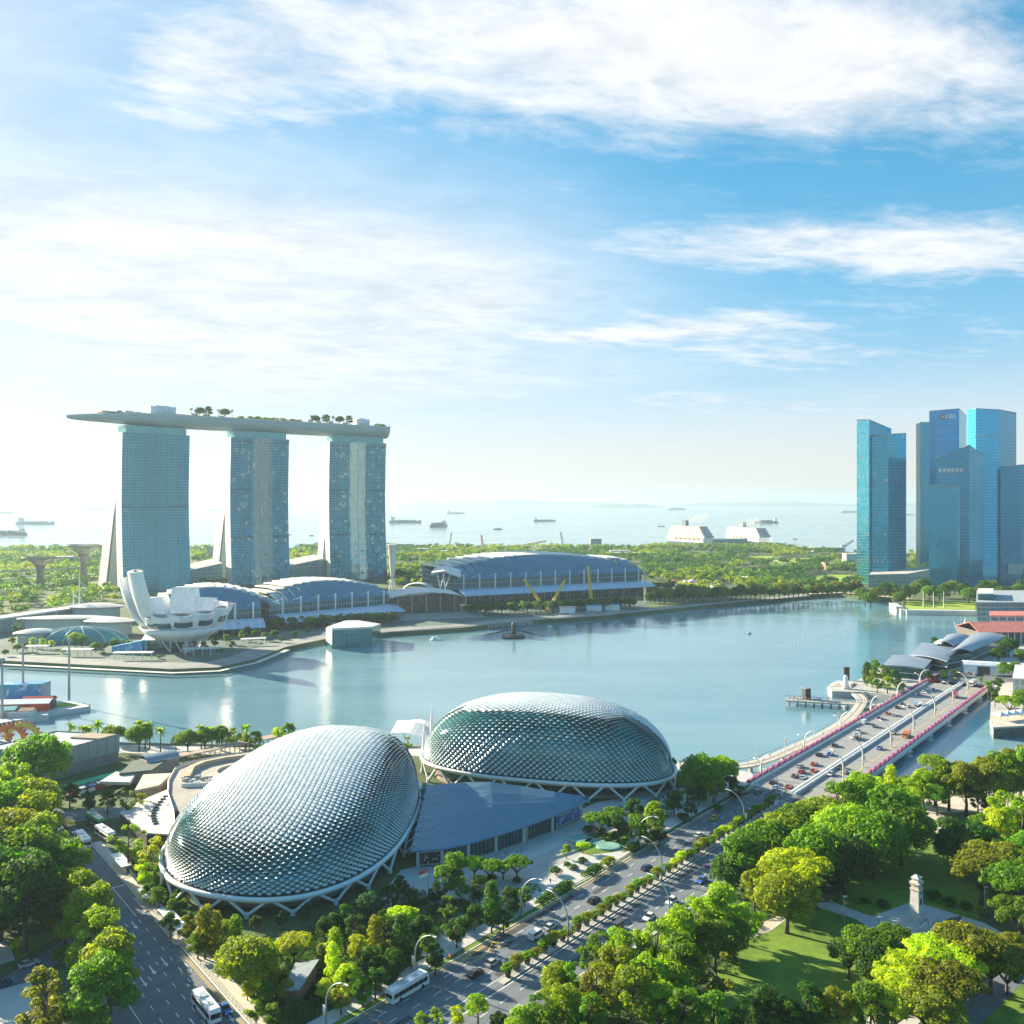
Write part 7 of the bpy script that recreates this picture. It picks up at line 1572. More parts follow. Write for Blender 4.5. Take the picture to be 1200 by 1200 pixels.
for a in ((1016, 1108, 34, 'rain', 'green'), (1046, 1098, 30, 'rain', 'green'), (994, 1118, 26, 'rain', 'deep'), (1022, 1128, 30, 'clumpy', 'deep'), (1100, 1118, 46, 'rain', 'yellow'), (1136, 1110, 44, 'rain', 'olive'), (1070, 1140, 44, 'rain', 'yellow'), (1108, 1150, 46, 'rain', 'olive'), (1160, 1120, 40, 'rain', 'olive'), (1050, 1172, 40, 'rain', 'lime'), (1090, 1182, 40, 'rain', 'olive'), (1190, 1112, 34, 'rain', 'olive'), (1180, 1132, 30, 'rain', 'green'), (1020, 1184, 30, 'clumpy', 'green'), (980, 1182, 26, 'clumpy', 'olive'),
          (944, 1180, 30, 'clumpy', 'deep'), (900, 1182, 30, 'clumpy', 'deep'), (876, 1192, 28, 'clumpy', 'deep'), (920, 1194, 26, 'clumpy', 'green'), (1014, 1056, 7, 'shrub', 'deep'), (1035, 1060, 8, 'shrub', 'deep'), (1094, 1050, 9, 'shrub', 'deep'), (1113, 1057, 9, 'shrub', 'deep'), (1132, 1062, 8, 'shrub', 'deep'), (1150, 1068, 7, 'shrub', 'olive'), (960, 1186, 20, 'clumpy', 'green')): T(*a, P8)
P9 = 'on the park right edge'
for a in ((1150, 1022, 34, 'rain', 'olive'), (1170, 1010, 34, 'rain', 'olive'), (1190, 1040, 34, 'rain', 'green'), (1185, 1004, 30, 'rain', 'green'), (1140, 990, 24, 'round', 'deep'), (1120, 996, 22, 'round', 'deep'), (1180, 960, 28, 'clumpy', 'bright'), (1198, 972, 28, 'clumpy', 'bright'), (1172, 980, 24, 'clumpy', 'lime'), (1130, 975, 14, 'shrub', 'olive'), (1112, 970, 14, 'shrub', 'deep'), (1205, 1020, 34, 'rain', 'green'), (1150, 964, 12, 'shrub', 'green'), (1196, 1072, 30, 'rain', 'green'), (1215, 1000, 34, 'rain', 'green')): T(*a, P9)
P10 = 'along the river bank'
for a in ((1096, 912, 26, 'clumpy', 'bright'), (1112, 920, 24, 'clumpy', 'green'), (1082, 926, 20, 'clumpy', 'bright'), (1132, 922, 26, 'clumpy', 'olive'), (1156, 922, 26, 'clumpy', 'olive'), (1176, 914, 26, 'clumpy', 'green'), (1196, 908, 26, 'clumpy', 'olive'), (1060, 926, 14, 'clumpy', 'bright'), (1044, 918, 9, 'tall', 'yellow'), (1031, 922, 10, 'clumpy', 'yellow'), (1098, 938, 14, 'clumpy', 'green'), (1146, 940, 14, 'clumpy', 'deep'), (1216, 912, 28, 'clumpy', 'green'), (1015, 924, 8, 'clumpy', 'olive')): T(*a, P10)
P11 = 'on the bayside promenade'
for px, py in ((83, 850), (97, 853), (104, 853), (114, 850), (128, 851), (163, 846), (175, 851), (188, 858), (236, 853), (248, 854), (260, 853), (288, 855), (170, 851)): T(px, py - 1, 9, 'palm', 'bright', P11)
for a in ((136, 858, 11, 'round', 'green'), (124, 859, 8, 'clumpy', 'green'), (163, 862, 14, 'round', 'green'), (172, 858, 10, 'clumpy', 'bright'), (220, 866, 13, 'round', 'green'), (240, 864, 13, 'round', 'green'), (260, 864, 13, 'clumpy', 'green'), (274, 862, 11, 'clumpy', 'bright'), (300, 868, 11, 'clumpy', 'green'), (326, 860, 10, 'clumpy', 'yellow'), (338, 856, 9, 'clumpy', 'green'), (288, 868, 9, 'clumpy', 'bright'), (303, 878, 8, 'shrub', 'lime'), (478, 870, 8, 'sparse', 'bright'), (206, 868, 8, 'clumpy', 'deep')): T(*a, P11)
# far bank
P12 = 'in front of the office towers'
for k in range(34):
    px = 1008 + k * 5.8; T(px, 694 + 4.5 * math.sin(k * .9) + (-4 if px > 1056 else 0) + (k % 3), 7 + (k * 7 % 4), ('round', 'clumpy')[k % 2], ('green', 'deep', 'green', 'olive')[k % 4], P12)
P13 = 'along the far bay promenade'
for k in range(44):
    px = 762 + k * 5.6; T(px, 699 - (px - 762) * .036 - (k * 5 % 4) , 6 + (k * 5 % 4), ('round', 'clumpy', 'round')[k % 3], ('deep', 'green', 'deep', 'olive')[k % 4], P13)
P14 = 'before the stepped-roof halls'
for k in range(40):
    px = 310 + k * 3.9; T(px, 731 - (px - 310) * .065 + (k * 3 % 3), 5 + (k % 3), ('round', 'clumpy')[k % 2], ('deep', 'green', 'deep')[k % 3], P14)
for k in range(40):
    px = 548 + k * 5.0; T(px, 713 - (px - 548) * .042 + (k * 3 % 3), 5 + (k % 3), ('round', 'clumpy')[k % 2], ('deep', 'green', 'deep')[k % 3], P14)
P15 = 'beside the lotus museum'
for a in ((88, 748, 8, 'round', 'bright'), (96, 750, 7, 'round', 'green'), (38, 752, 6, 'clumpy', 'lime'), (50, 753, 6, 'clumpy', 'lime'), (60, 754, 5, 'clumpy', 'lime'), (14, 750, 5, 'clumpy', 'olive'), (252, 752, 6, 'clumpy', 'green'), (266, 748, 6, 'clumpy', 'green'), (284, 744, 6, 'clumpy', 'green'), (290, 738, 6, 'clumpy', 'deep'), (240, 757, 5, 'clumpy', 'green'), (280, 736, 6, 'clumpy', 'deep'), (74, 764, 4, 'shrub', 'green'), (120, 766, 4, 'shrub', 'green'), (186, 770, 4, 'shrub', 'green'), (20, 758, 5, 'round', 'green'), (30, 757, 5, 'clumpy', 'olive'), (112, 757, 6, 'round', 'green'), (122, 758, 5, 'clumpy', 'deep'), (134, 754, 6, 'round', 'deep'), (150, 754, 5, 'clumpy', 'green'), (6, 764, 4, 'round', 'green'), (300, 742, 5, 'round', 'deep'), (310, 745, 5, 'clumpy', 'green'), (322, 742, 5, 'round', 'deep'), (272, 756, 5, 'clumpy', 'green'), (258, 762, 4, 'round', 'green'), (70, 740, 6, 'round', 'green'), (20, 735, 6, 'clumpy', 'green'), (145, 735, 6, 'round', 'green'), (330, 748, 4, 'clumpy', 'deep'), (345, 742, 4, 'round', 'deep'), (360, 738, 4, 'clumpy', 'deep')): T(*a, P15)
P16 = 'behind the white statue'
for a in ((1024, 782, 10, 'clumpy', 'green'), (1036, 788, 11, 'clumpy', 'green'), (1022, 794, 9, 'clumpy', 'bright'), (1040, 800, 10, 'clumpy', 'bright'), (1050, 794, 9, 'clumpy', 'deep'), (1028, 802, 8, 'clumpy', 'green'), (1054, 804, 7, 'clumpy', 'bright'), (1016, 788, 7, 'tall', 'deep')): T(*a, P16)
P17 = 'by the right bank road'
for a in ((1184, 823, 16, 'rain', 'bright'), (1200, 818, 12, 'round', 'green'), (1164, 806, 9, 'clumpy', 'deep'), (1158, 800, 7, 'palm', 'green'), (1176, 784, 9, 'clumpy', 'green'), (1190, 783, 9, 'round', 'green'), (1182, 756, 11, 'round', 'deep'), (1196, 768, 9, 'clumpy', 'green'), (1170, 766, 9, 'round', 'deep'), (1106, 790, 7, 'clumpy', 'deep'), (1120, 789, 7, 'shrub', 'deep'), (1095, 752, 6, 'clumpy', 'deep'), (1150, 795, 5, 'palm', 'green'), (1170, 800, 7, 'clumpy', 'deep'), (1088, 792, 6, 'clumpy', 'deep'), (1166, 818, 8, 'clumpy', 'deep'), (1174, 750, 8, 'clumpy', 'yellow')): T(*a, P17)
TREES[:] = [(p, s_ * (1.14 if pl in (P1, P2, P9, P10) else 1.06 if pl == P7 and p.y > 225 else .95 if pl == P7 else 1.0), *r) for p, s_, *r in TREES for pl in [r[2]]]
put_trees()
rngd = random.Random(31); k_ = 0
for i, kd in [(22, 'palm'), (23, 'round'), (24, 'palm'), (24, 'clumpy'), (26, 'palm'), (27, 'round'), (28, 'palm'), (43, 'palm'), (44, 'round'), (45, 'palm'), (46, 'clumpy'), (47, 'palm'), (48, 'round'), (50, 'palm'), (51, 'clumpy'), (30, 'shrub'), (31, 'shrub'), (32, 'shrub'), (33, 'shrub'), (34, 'shrub'), (35, 'shrub'), (36, 'shrub'), (37, 'shrub'), (38, 'shrub'), (39, 'shrub'), (40, 'shrub'), (41, 'shrub'), (56, 'shrub'), (57, 'shrub'), (58, 'shrub')]:
    p, q, sd, hw, zt = DECKFR[i]; v = VAR[kd, 0]; nm, ph = KN[kd]; pos = Vector((p.x, p.y, 0)) + DECKLOC + sd * hw * rngd.uniform(.0, .7) + q * rngd.uniform(-3, 3); pos.z = zt + .1
    t = thing(nm, 'rooftop %s on the sky deck garden, %s from the bow end' % (ph, ordn(k_)), 'palm' if kd == 'palm' else 'tree', pos, rngd.uniform(0, 6), 'rooftop garden trees'); k_ += 1
    t.scale = ((1.35 if kd == 'palm' else 3.2 if kd == 'shrub' else 1.25),) * 3; link('trunk', v['trunk'], t); c = link('crown', v['crown'], t); c.material_slots[0].link = 'OBJECT'; c.material_slots[0].material = LEAF['olive' if kd == 'shrub' else 'deep']
# ------------------------------------------------------------------ woods beyond: one mass per leaf tone
def inpoly(x, y, P):
    c = False; j = len(P) - 1
    for i in range(len(P)):
        if (P[i][1] > y) != (P[j][1] > y) and x < (P[j][0] - P[i][0]) * (y - P[i][1]) / (P[j][1] - P[i][1]) + P[i][0]: c = not c
        j = i
    return c
ZONES = [([(-160, 646), (150, 643), (140, 706), (60, 722), (-160, 730)], 1700), ([(224, 643), (268, 643), (262, 690), (226, 692)], 170), ([(338, 643), (392, 643), (376, 672), (342, 678)], 170), ([(455, 643), (524, 643), (516, 690), (458, 690)], 330), ([(524, 643), (760, 643), (752, 662), (524, 668)], 620),
         ([(752, 642), (905, 641), (1008, 650), (1008, 690), (850, 697), (758, 702)], 1500), ([(1006, 651), (1320, 652), (1320, 690), (1006, 686)], 420)]
HOLES = [[(935, 684), (1008, 684), (1008, 672), (940, 673)], [(855, 674), (908, 672), (902, 665), (868, 666)], [(905, 661), (948, 661), (948, 653), (912, 653)], [(945, 656), (1008, 657), (1008, 651), (948, 650)], [(872, 656), (908, 656), (906, 651), (876, 650)], [(798, 654), (844, 654), (840, 649), (802, 648)], [(848, 660), (962, 658), (962, 655), (848, 656)], [(776, 693), (850, 690), (850, 684), (778, 685)], [(903, 669), (942, 667), (932, 661), (902, 663)]]
wr = random.Random(9); spots = {'deep': [], 'green': [], 'olive': [], 'bright': []}
for poly, n in ZONES:
    W = [(G(a, b_).x, G(a, b_).y) for a, b_ in poly]; xs, ys = [p[0] for p in W], [p[1] for p in W]; k = 0; tries = 0
    while k < n and tries < n * 40:
        tries += 1; x, y = wr.uniform(min(xs), max(xs)), wr.uniform(min(ys), max(ys))
        if not inpoly(x, y, W): continue
        px, py = 600 + F * x / y, HY + CH * F / y
        if any(inpoly(px, py, H_) for H_ in HOLES): continue
        if noise.noise((x * .012, y * .012, 1.5)) < (-.22 if px > 450 else -.6): continue
        v = noise.noise((x * .006, y * .006, 7.0)) + wr.uniform(-.35, .35)
        spots['deep' if v < .02 else 'green' if v < .24 else 'olive' if v < .36 else 'bright'].append((x, y)); k += 1
for leaf, pts in spots.items():
    r = np.random.default_rng(len(pts)); cls = []
    for (x, y) in pts:
        R = wr.uniform(4.5, 9); zt = R * wr.uniform(.9, 1.3) + 3
        for q in range(4): a = wr.uniform(0, 6.28); cls.append(((x + R * .5 * math.cos(a), y + R * .5 * math.sin(a), zt * wr.uniform(.55, .85)), (R * .62, R * .62, R * .5), 1.0))
    v, f = clump_leaves(cls, 24, 1.35, 5, .8); me = rawmesh('far_woods', v, f, LEAF[leaf]); stuff(link('far_woods', me), 'distant mass of trees beyond the far shore')
# undergrowth in planted beds round the domes and the park
ur = random.Random(12); cl = []
BEDS = [([(140, 1000), (205, 1010), (215, 1070), (300, 1110), (470, 1060), (480, 1040), (500, 1050), (560, 1060), (480, 1130), (380, 1200), (290, 1200), (220, 1110), (160, 1050)], 1700, (.5, 1.6)), ([(-60, 905), (60, 905), (75, 990), (90, 1060), (60, 1085), (-60, 1090)], 260, (.8, 1.6)), ([(700, 1100), (860, 1030), (1060, 960), (1080, 990), (980, 1040), (900, 1080), (800, 1200), (560, 1220), (620, 1170)], 520, (.6, 1.5)), ([(700, 955), (800, 925), (860, 925), (800, 958), (740, 985)], 200, (.5, 1.1)), ([(520, 1090), (620, 1035), (640, 1045), (560, 1100), (530, 1110)], 160, (.5, 1.1))]
road_clear = lambda p: (-7 < rs(p)[1] < 31.5) or (-5.5 < (Vector((p.x, p.y, 0)) - LO).dot(LN) < 23 and -60 < (Vector((p.x, p.y, 0)) - LO).dot(LD) < 140)
for poly, n, (a0, a1) in BEDS:
    W = [(G(a, b_).x, G(a, b_).y) for a, b_ in poly]; xs, ys = [p[0] for p in W], [p[1] for p in W]; k = 0
    for _ in range(n * 30):
        if k >= n: break
        p = Vector((ur.uniform(min(xs), max(xs)), ur.uniform(min(ys), max(ys)), 0))
        if not inpoly(p.x, p.y, W) or road_clear(p): continue
        R = ur.uniform(a0, a1); cl.append(((p.x, p.y, R * .45), (R, R, R * .75), R * R)); k += 1
v, f = clump_leaves(cl, 34, .24, 3, .9); stuff(link('undergrowth', rawmesh('undergrowth', v, f, LEAF['deep'])), 'dark low undergrowth in the planted beds')

# ================================================================== MEDIAN PLANTERS
pl = None; PB = math.atan2(RD.y, RD.x)
for k in range(43):
    s = -20 + k * 3.6; p = RP(s + random.Random(k).uniform(-.2, .2), 14.9, .2); lf = 'lime' if (s > 55 and s < 110 and k % 3) else ('olive' if k % 2 else 'green')
    lab = 'black median planter pot with %s bush between the carriageways, %s from near end' % (CN[lf], ordn(k))
    if pl is None:
        pl = thing('median_planter', lab, 'planter', p, PB, 'planter pots along the road median'); mb = MB(); mb.lathe([(.55, 0), (.78, 1.15), (.84, 1.2), (.84, 1.3), (.70, 1.3)], n=14); mb.build('pot', BLACKP, pl)
        c = link('bush', VAR['shrub', 0]['crown'], pl); c.scale = (1.35, 1.05, 1.25); c.location = (0, 0, .9); c.material_slots[0].link = 'OBJECT'; c.material_slots[0].material = LEAF[lf]
    else: o_ = dup(pl, p, PB + math.pi * (k % 2), lab, mats={'bush': LEAF[lf]}); o_.scale = (1, 1, 1.0 + .25 * math.sin(k * 1.7))
mb = MB(); a, b_ = RP(-20, 15.9), RP(136, 15.9)
for s in range(-20, 137, 4): p = RP(s, 16.0); mb.tube([(p.x, p.y, .2), (p.x, p.y, 1.1)], .06, 5)
for z in (.55, 1.1): mb.tube([(a.x, a.y, z), (b_.x, b_.y, z)], .05, 4)
tag(mb.build('median_railing', WHITE), 'white thin railing beside the black planters on road median', 'railing')
# roadside railing of left road
mb = MB(); a, b_ = LP(-60, -.7), LP(66, -.7)
for s in range(-60, 67, 2): p = LP(s, -.7); mb.tube([(p.x, p.y, .1), (p.x, p.y, 1.1)], .06, 4)
for z in (.5, 1.1): mb.tube([(a.x, a.y, z), (b_.x, b_.y, z)], .06, 4)
tag(mb.build('kerb_railing', M('railing_grey', (.16, .18, .18), .6)), 'grey railing along the kerb of the left road', 'railing')

# ================================================================== STREET LAMPS
def lamp_proto(label, H_, reach, banner=True, r=.16, second=0):
    t = thing('street_lamp', label, 'street lamp'); mb = MB()
    path = [(0, 0, 0), (0, 0, H_ * .45)] + [(reach * (1 - math.cos(a)), 0, H_ * .45 + H_ * .55 * math.sin(a)) for a in [math.pi / 2 * i / 7 * .94 for i in range(1, 8)]]
    mb.tube(path, [r * (1.25 - .6 * i / len(path)) for i in range(len(path))], 7); mb.lathe([(.34, 0), (.34, .5), (.2, .6)], n=8)
    if second: q = [(0, 0, H_ * .38)] + [(-second * (1 - math.cos(a)), 0, H_ * .38 + H_ * .36 * math.sin(a)) for a in [math.pi / 2 * i / 6 * .94 for i in range(1, 7)]]; mb.tube(q, [r * .8] * len(q), 6)
    mb.build('pole', STEELG, t, smooth=True); e = path[-1]; mb = MB(); mb.box((e[0] + .35, 0, e[2] - .02), (1.1, .34, .16)); mb.build('lamp_head', WHITE, t)
    if banner:
        mb = MB(); mb.box((-.62, 0, H_ * .33), (.9, .06, 2.2)); bo = mb.build('banner', WHITE, t); mb = MB(); mb.box((-.62, 0, H_ * .33 - .75), (.86, .09, .6)); mb.build('banner_panel', YEL, bo)
    return t
STEELG = M('lamp_grey_green', (.30, .38, .38), .45, .3); STEELW = M('lamp_white', (.66, .66, .64), .5)
LA = lamp_proto('x', 11.5, 6.5, True, .17); LB = lamp_proto('x', 11.5, 5.5, True, .27, 0); LC = lamp_proto('x', 10.0, 4.4, True, .25, 3.5)
def place_lamp(proto, p, rz, label, group, first=set()):
    if proto.name not in first: first.add(proto.name); proto.location = p; proto.rotation_euler = (0, 0, rz); proto['label'] = label; proto['group'] = group
    else: dup(proto, p, rz, label, group)
RNA = math.atan2(RN.y, RN.x)
for k, (px, py) in enumerate(((369, 1199), (486, 1146), (628, 1080), (757, 997), (842, 943))):
    s, n = rs(G(px, py)); place_lamp(LA, RP(s, -1.6), RNA, 'tall grey-green arched lamp with banner at main road kerb, %s from the near end' % ordn(k), 'arched lamps along the main road kerb')
for k, (px, py) in enumerate(((685, 1112), (777, 1080), (800, 1040), (884, 972), (930, 945))):
    s, n = rs(G(px, py)); place_lamp(LA, RP(s, 30.9 if k in (1,) else 16.2), RNA + math.pi, 'grey-green arched lamp on the road median, %s from the near end' % ordn(k), 'arched lamps on the road median')
for k, (px, py) in enumerate(((984, 914), (1018, 900), (1047, 876), (1072, 857), (1095, 839), (1114, 824), (1132, 812))):
    s, n = rs(G(px, py)); place_lamp(LB, RP(s, 25.0, .03), RNA + math.pi, 'pale arched lamp over right bridge carriageway, %s from the near end' % ordn(k), 'arched lamps over the bridge carriageway')
for k in range(6): place_lamp(LC, RP(160 + 46 * k, -1.9, -.02), RNA, 'twin-armed bannered lamp outside left bridge parapet, %s from the near end' % ordn(k), 'twin lamps outside the bridge parapet')
for q in (LB, LC):
    for c in list(q.children):
        if c.name.startswith('pole'): c.data.materials[0] = STEELW
for k, i in enumerate((8, 16, 24, 32, 42)):
    t = thing('deck_lamp', 'slim white lamp with yellow banner on the curved footbridge, %s from near end' % ordn(k), 'lamp post', FBD[i], 0, 'lamps on the curved footbridge'); mb = MB(); mb.tube([(0, 2.2, 0), (0, 2.2, 5.2), (0, 1.4, 5.7)], .11, 6); mb.build('pole', STEELW, t); mb = MB(); mb.box((.3, 2.2, 3.6), (.6, .06, 1.7)); mb.build('banner', YEL if k % 2 else WHITE, t)
# green direction sign and small signs
t = thing('direction_sign', 'small green direction sign on two posts near the bridge end', 'road sign', RP(128, -4.5), PB - 1.2); mb = MB(); mb.box((0, 0, 4.0), (4.0, .12, 2.0)); mb.build('panel', M('sign_green', (.02, .42, .26), .5), t); mb = MB(); [mb.tube([(x, .1, 0), (x, .1, 4.8)], .09, 5) for x in (-1.4, 1.4)]; mb.build('post', STEEL, t)
t = thing('direction_sign', 'white tall banner sign on a pole beside the median lamp', 'road sign', RP(52, 31.6), PB); mb = MB(); mb.box((0, 0, 4.2), (.1, 1.1, 3.4)); mb.build('panel', WHITE, t); mb = MB(); mb.tube([(0, -.6, 0), (0, -.6, 6.2)], .09, 5); mb.build('post', STEEL, t)
for k, (s, n, lab) in enumerate(((-22, -1.3, 'red-white car park barrier near the yellow box marking'),)):
    t = thing('car_barrier', lab, 'barrier', RP(s, n), PB + 1.2); mb = MB(); mb.box((0, 0, .5), (.5, .5, 1.0)); mb.build('post', ORANGE, t); mb = MB(); [mb.box((.9 + i * .8, 0, .95), (.79, .12, .14)) for i in range(4)]; mb.build('arm', WHITE, t)

# ================================================================== VEHICLES
CARGL = M('car_glass', (.015, .02, .025), .08, var=.1); TYRE = M('tyre_rubber', (.015, .015, .016), .8); LAMPW = M('headlamp_glass', (.75, .76, .74), .15, var=.03); LAMPR = M('tail_lamp_red', (.45, .02, .02), .25)
def paint(name, c): 
    m = M(name, c, .28, .0, .05, .3); m.node_tree.nodes['Principled BSDF'].inputs['Coat Weight'].default_value = .7; return m
PAINT = dict(white=paint('car_white', (.74, .75, .75)), black=paint('car_black', (.012, .013, .016)), silver=paint('car_silver', (.42, .45, .48)), red=paint('car_red', (.42, .03, .03)), blue=paint('car_blue', (.025, .12, .48)), grey=paint('car_grey', (.09, .10, .11)), navy=paint('car_navy', (.02, .04, .14)), purple=paint('car_purple', (.16, .04, .28)), yellow=paint('car_yellow', (.65, .45, .04)), orange=paint('car_orange', (.62, .18, .03)), green=paint('car_green', (.05, .35, .10)), lightblue=paint('car_pale_blue', (.30, .48, .62)))
def wheels(t, xs, w, r):
    for x in xs:
        for s in (-1, 1):
            mb = MB(); n = 12; V = []
            mb.tube([(x, s * (w - .22), r), (x, s * w, r)], r, n); mb.build('wheel', TYRE, t)
def loft(mb, prof, w0, w1):
    """closed side profile (x, z) given width; w(z) tapers between w0 at the lowest and w1 at the highest"""
    zs = [p[1] for p in prof]; lo, hi = min(zs), max(zs); f = lambda z: w0 + (w1 - w0) * (z - lo) / (hi - lo); n = len(prof)
    V = [(x, -f(z), z) for x, z in prof] + [(x, f(z), z) for x, z in prof]
    mb.add(V, [tuple(range(n)), tuple(range(n, 2 * n))[::-1]] + [(i, n + i, n + (i + 1) % n, (i + 1) % n) for i in range(n)])
def car_proto(h=1.0):
    t = thing('car', 'x', 'car'); mb = MB(); loft(mb, [(-2.2, .32), (2.15, .32), (2.25, .58), (2.1, .78), (1.05, .95), (-1.6, 1.0), (-2.2, .9), (-2.28, .6)], .90, .82); loft(mb, [(-1.25, 1.43 * h), (.12, 1.43 * h), (.02, 1.49 * h), (-1.1, 1.49 * h)], .66, .62); mb.build('body', PAINT['white'], t)
    mb = MB(); loft(mb, [(-1.85, .97), (1.0, .94), (.25, 1.425 * h), (-1.3, 1.425 * h)], .80, .66); mb.build('window', CARGL, t); wheels(t, (-1.35, 1.38), .9, .33)
    for s in (-1, 1):
        mb = MB(); mb.box((2.16, s * .62, .68), (.16, .36, .16)); mb.build('headlight', LAMPW, t); mb = MB(); mb.box((-2.24, s * .62, .78), (.12, .34, .16)); mb.build('tail_light', LAMPR, t)
    return t
def van_proto():
    t = thing('van', 'x', 'van'); mb = MB(); loft(mb, [(-2.4, .35), (2.35, .35), (2.45, .75), (2.25, 1.0), (1.7, 1.1), (1.1, 1.95), (.9, 2.05), (-2.35, 2.05)], .92, .84); mb.build('body', PAINT['white'], t); mb = MB(); loft(mb, [(-2.1, 1.25), (1.55, 1.22), (1.12, 1.85), (-2.1, 1.85)], .905, .86); mb.quad((1.72, -.8, 1.12), (1.72, .8, 1.12), (1.14, .76, 1.93), (1.14, -.76, 1.93)); mb.build('window', CARGL, t); wheels(t, (-1.5, 1.5), .93, .36)
    for s in (-1, 1): mb = MB(); mb.box((2.38, s * .65, .85), (.14, .34, .2)); mb.build('headlight', LAMPW, t)
    return t
def bus_proto(L=11.2, H_=3.2, decks=1):
    t = thing('bus', 'x', 'bus'); w = 1.25; mb = MB(); loft(mb, [(-L / 2, .4), (L / 2, .4), (L / 2 + .12, 1.2), (L / 2 - .15, H_ - .2), (L / 2 - .5, H_), (-L / 2 + .3, H_), (-L / 2, H_ - .25)], w, w - .07); mb.build('body', PAINT['white'], t)
    mb = MB()
    for d_ in range(decks):
        z0 = 1.35 + d_ * 1.75; nwin = 7; step = (L - .8) / nwin
        for i in range(nwin):
            for s in (-1, 1): x = -L / 2 + .4 + step * (i + .5); mb.box((x, s * (w - .035), z0 + .45), (step * .93, .1, .95))
        mb.box((L / 2 + .0, 0, z0 + .45), (.2, w * 1.75, 1.15)); mb.box((-L / 2 - .0, 0, z0 + .5), (.12, w * 1.5, .8))
    mb.build('window', CARGL, t); wheels(t, (-L * .28, L * .33), w, .5); mb = MB(); mb.box((-L * .15, 0, H_ + .1), (2.2, 1.5, .22)); mb.box((L * .22, 0, H_ + .06), (1.2, 1.0, .14)); mb.build('roof_unit', PAINT['silver'], t)
    for s in (-1, 1): mb = MB(); mb.box((L / 2 + .08, s * .9, .8), (.12, .4, .22)); mb.build('headlight', LAMPW, t)
    return t
def truck_proto(kind):
    t = thing('truck', 'x', 'truck'); mb = MB(); loft(mb, [(1.9, .5), (3.6, .5), (3.65, 1.3), (3.3, 2.4), (1.9, 2.45)], 1.1, 1.0); mb.build('cab', PAINT['white'], t); mb = MB(); loft(mb, [(2.3, 1.45), (3.64, 1.4), (3.36, 2.2), (2.3, 2.2)], 1.11, 1.04); mb.build('window', CARGL, t); mb = MB(); mb.box((-.9, 0, .75), (5.4, 1.6, .4)); mb.build('chassis', DARK, t)
    mb = MB()
    if kind == 'mixer': V = MB(); mb.tube([(-3.4, 0, 2.6), (-2.4, 0, 2.35), (-.6, 0, 2.1), (.9, 0, 1.9), (1.5, 0, 1.8)], [.5, .95, 1.15, .95, .5], 12)
    else: mb.box((-.9, 0, 1.95), (5.2, 2.2, 2.0))
    mb.build('drum' if kind == 'mixer' else 'cargo_box', PAINT['silver'], t); wheels(t, (-2.4, -1.3, 2.8), 1.12, .48); return t
PROTO = dict(car=car_proto(), suv=car_proto(1.16), van=van_proto(), bus=bus_proto(), double=bus_proto(11.0, 4.3, 2), mixer=truck_proto('mixer'), lorry=truck_proto('box'))
WORD = dict(car='car', suv='tall car', van='van', bus='bus', double='double-deck bus', mixer='concrete mixer truck', lorry='box lorry')
USED = set()
def vehicle(kind, col, p, rz, label, group):
    pr = PROTO[kind]; mp = {'body': PAINT[col], 'cab': PAINT[col]}
    if kind in ('lorry',): mp['cargo_box'] = PAINT[col]
    if kind not in USED:
        USED.add(kind); pr.location = p; pr.rotation_euler = (0, 0, rz); pr['label'] = label; pr['group'] = group
        for c in pr.children:
            k = c.name.split('.')[0]
            if k in mp: c.material_slots[0].link = 'OBJECT'; c.material_slots[0].material = mp[k]
    else: dup(pr, p, rz, label, group, mats=mp)
def fleet(lst, place, group, z, axis):
    rows = []
    for px, py, kind, col in lst:
        p = G(px, py, 0)
        if axis == 'R':
            s, n = rs(p); n = min(max(n, 1.6), 29) ; n = n if n < 13.2 or n > 18 else (13.0 if n < 15.6 else 18.4)
            lanes = [1.8, 5.1, 8.5, 11.9, 18.8, 22.1, 25.5, 28.7]; n = min(lanes, key=lambda q: abs(q - n)); p = RP(s, n); rz = PB if n < 15 else PB + math.pi
        elif axis == 'L':
            q = Vector((p.x, p.y, 0)) - LO; s, n = q.dot(LD), q.dot(LN); rz = math.atan2(LD.y, LD.x) + (0 if n > 60 else math.pi); lanes = [1.9, 5.4, 8.8, 12.2, 15.6]; n = min(lanes, key=lambda q: abs(q - n)); p = LP(s, n)
        else: rz = axis; s = p.y
        p.z = z; rows.append((s, p, rz, kind, col))
    rows.sort(key=lambda r_: r_[0])
    for i, (s, p, rz, kind, col) in enumerate(rows):
        vehicle(kind, col, p, rz, '%s %s %s, %s' % (dict(lightblue='pale blue', navy='dark blue').get(col, col), WORD[kind], place, 'nearest vehicle there' if i == 0 else ordn(i) + ' vehicle from near end'), group)
fleet([(468, 1160, 'bus', 'white'), (552, 1141, 'car', 'black'), (634, 1101, 'van', 'white'), (650, 1090, 'car', 'silver'), (702, 1059, 'car', 'black'), (762, 1020, 'car', 'navy'), (818, 980, 'car', 'white'), (832, 978, 'car', 'black'), (838, 960, 'car', 'yellow'), (875, 951, 'car', 'blue'), (886, 929, 'car', 'grey'), (852, 972, 'car', 'white'),
       (584, 1133, 'car', 'silver'), (719, 1089, 'van', 'black'), (723, 1096, 'car', 'green'), (757, 1076, 'car', 'white'), (782, 1057, 'suv', 'white'), (835, 1015, 'car', 'purple'), (823, 1034, 'car', 'blue'), (786, 1072, 'car', 'silver')], 'on the main road before the bridge', 'vehicles on the main road', .03, 'R')
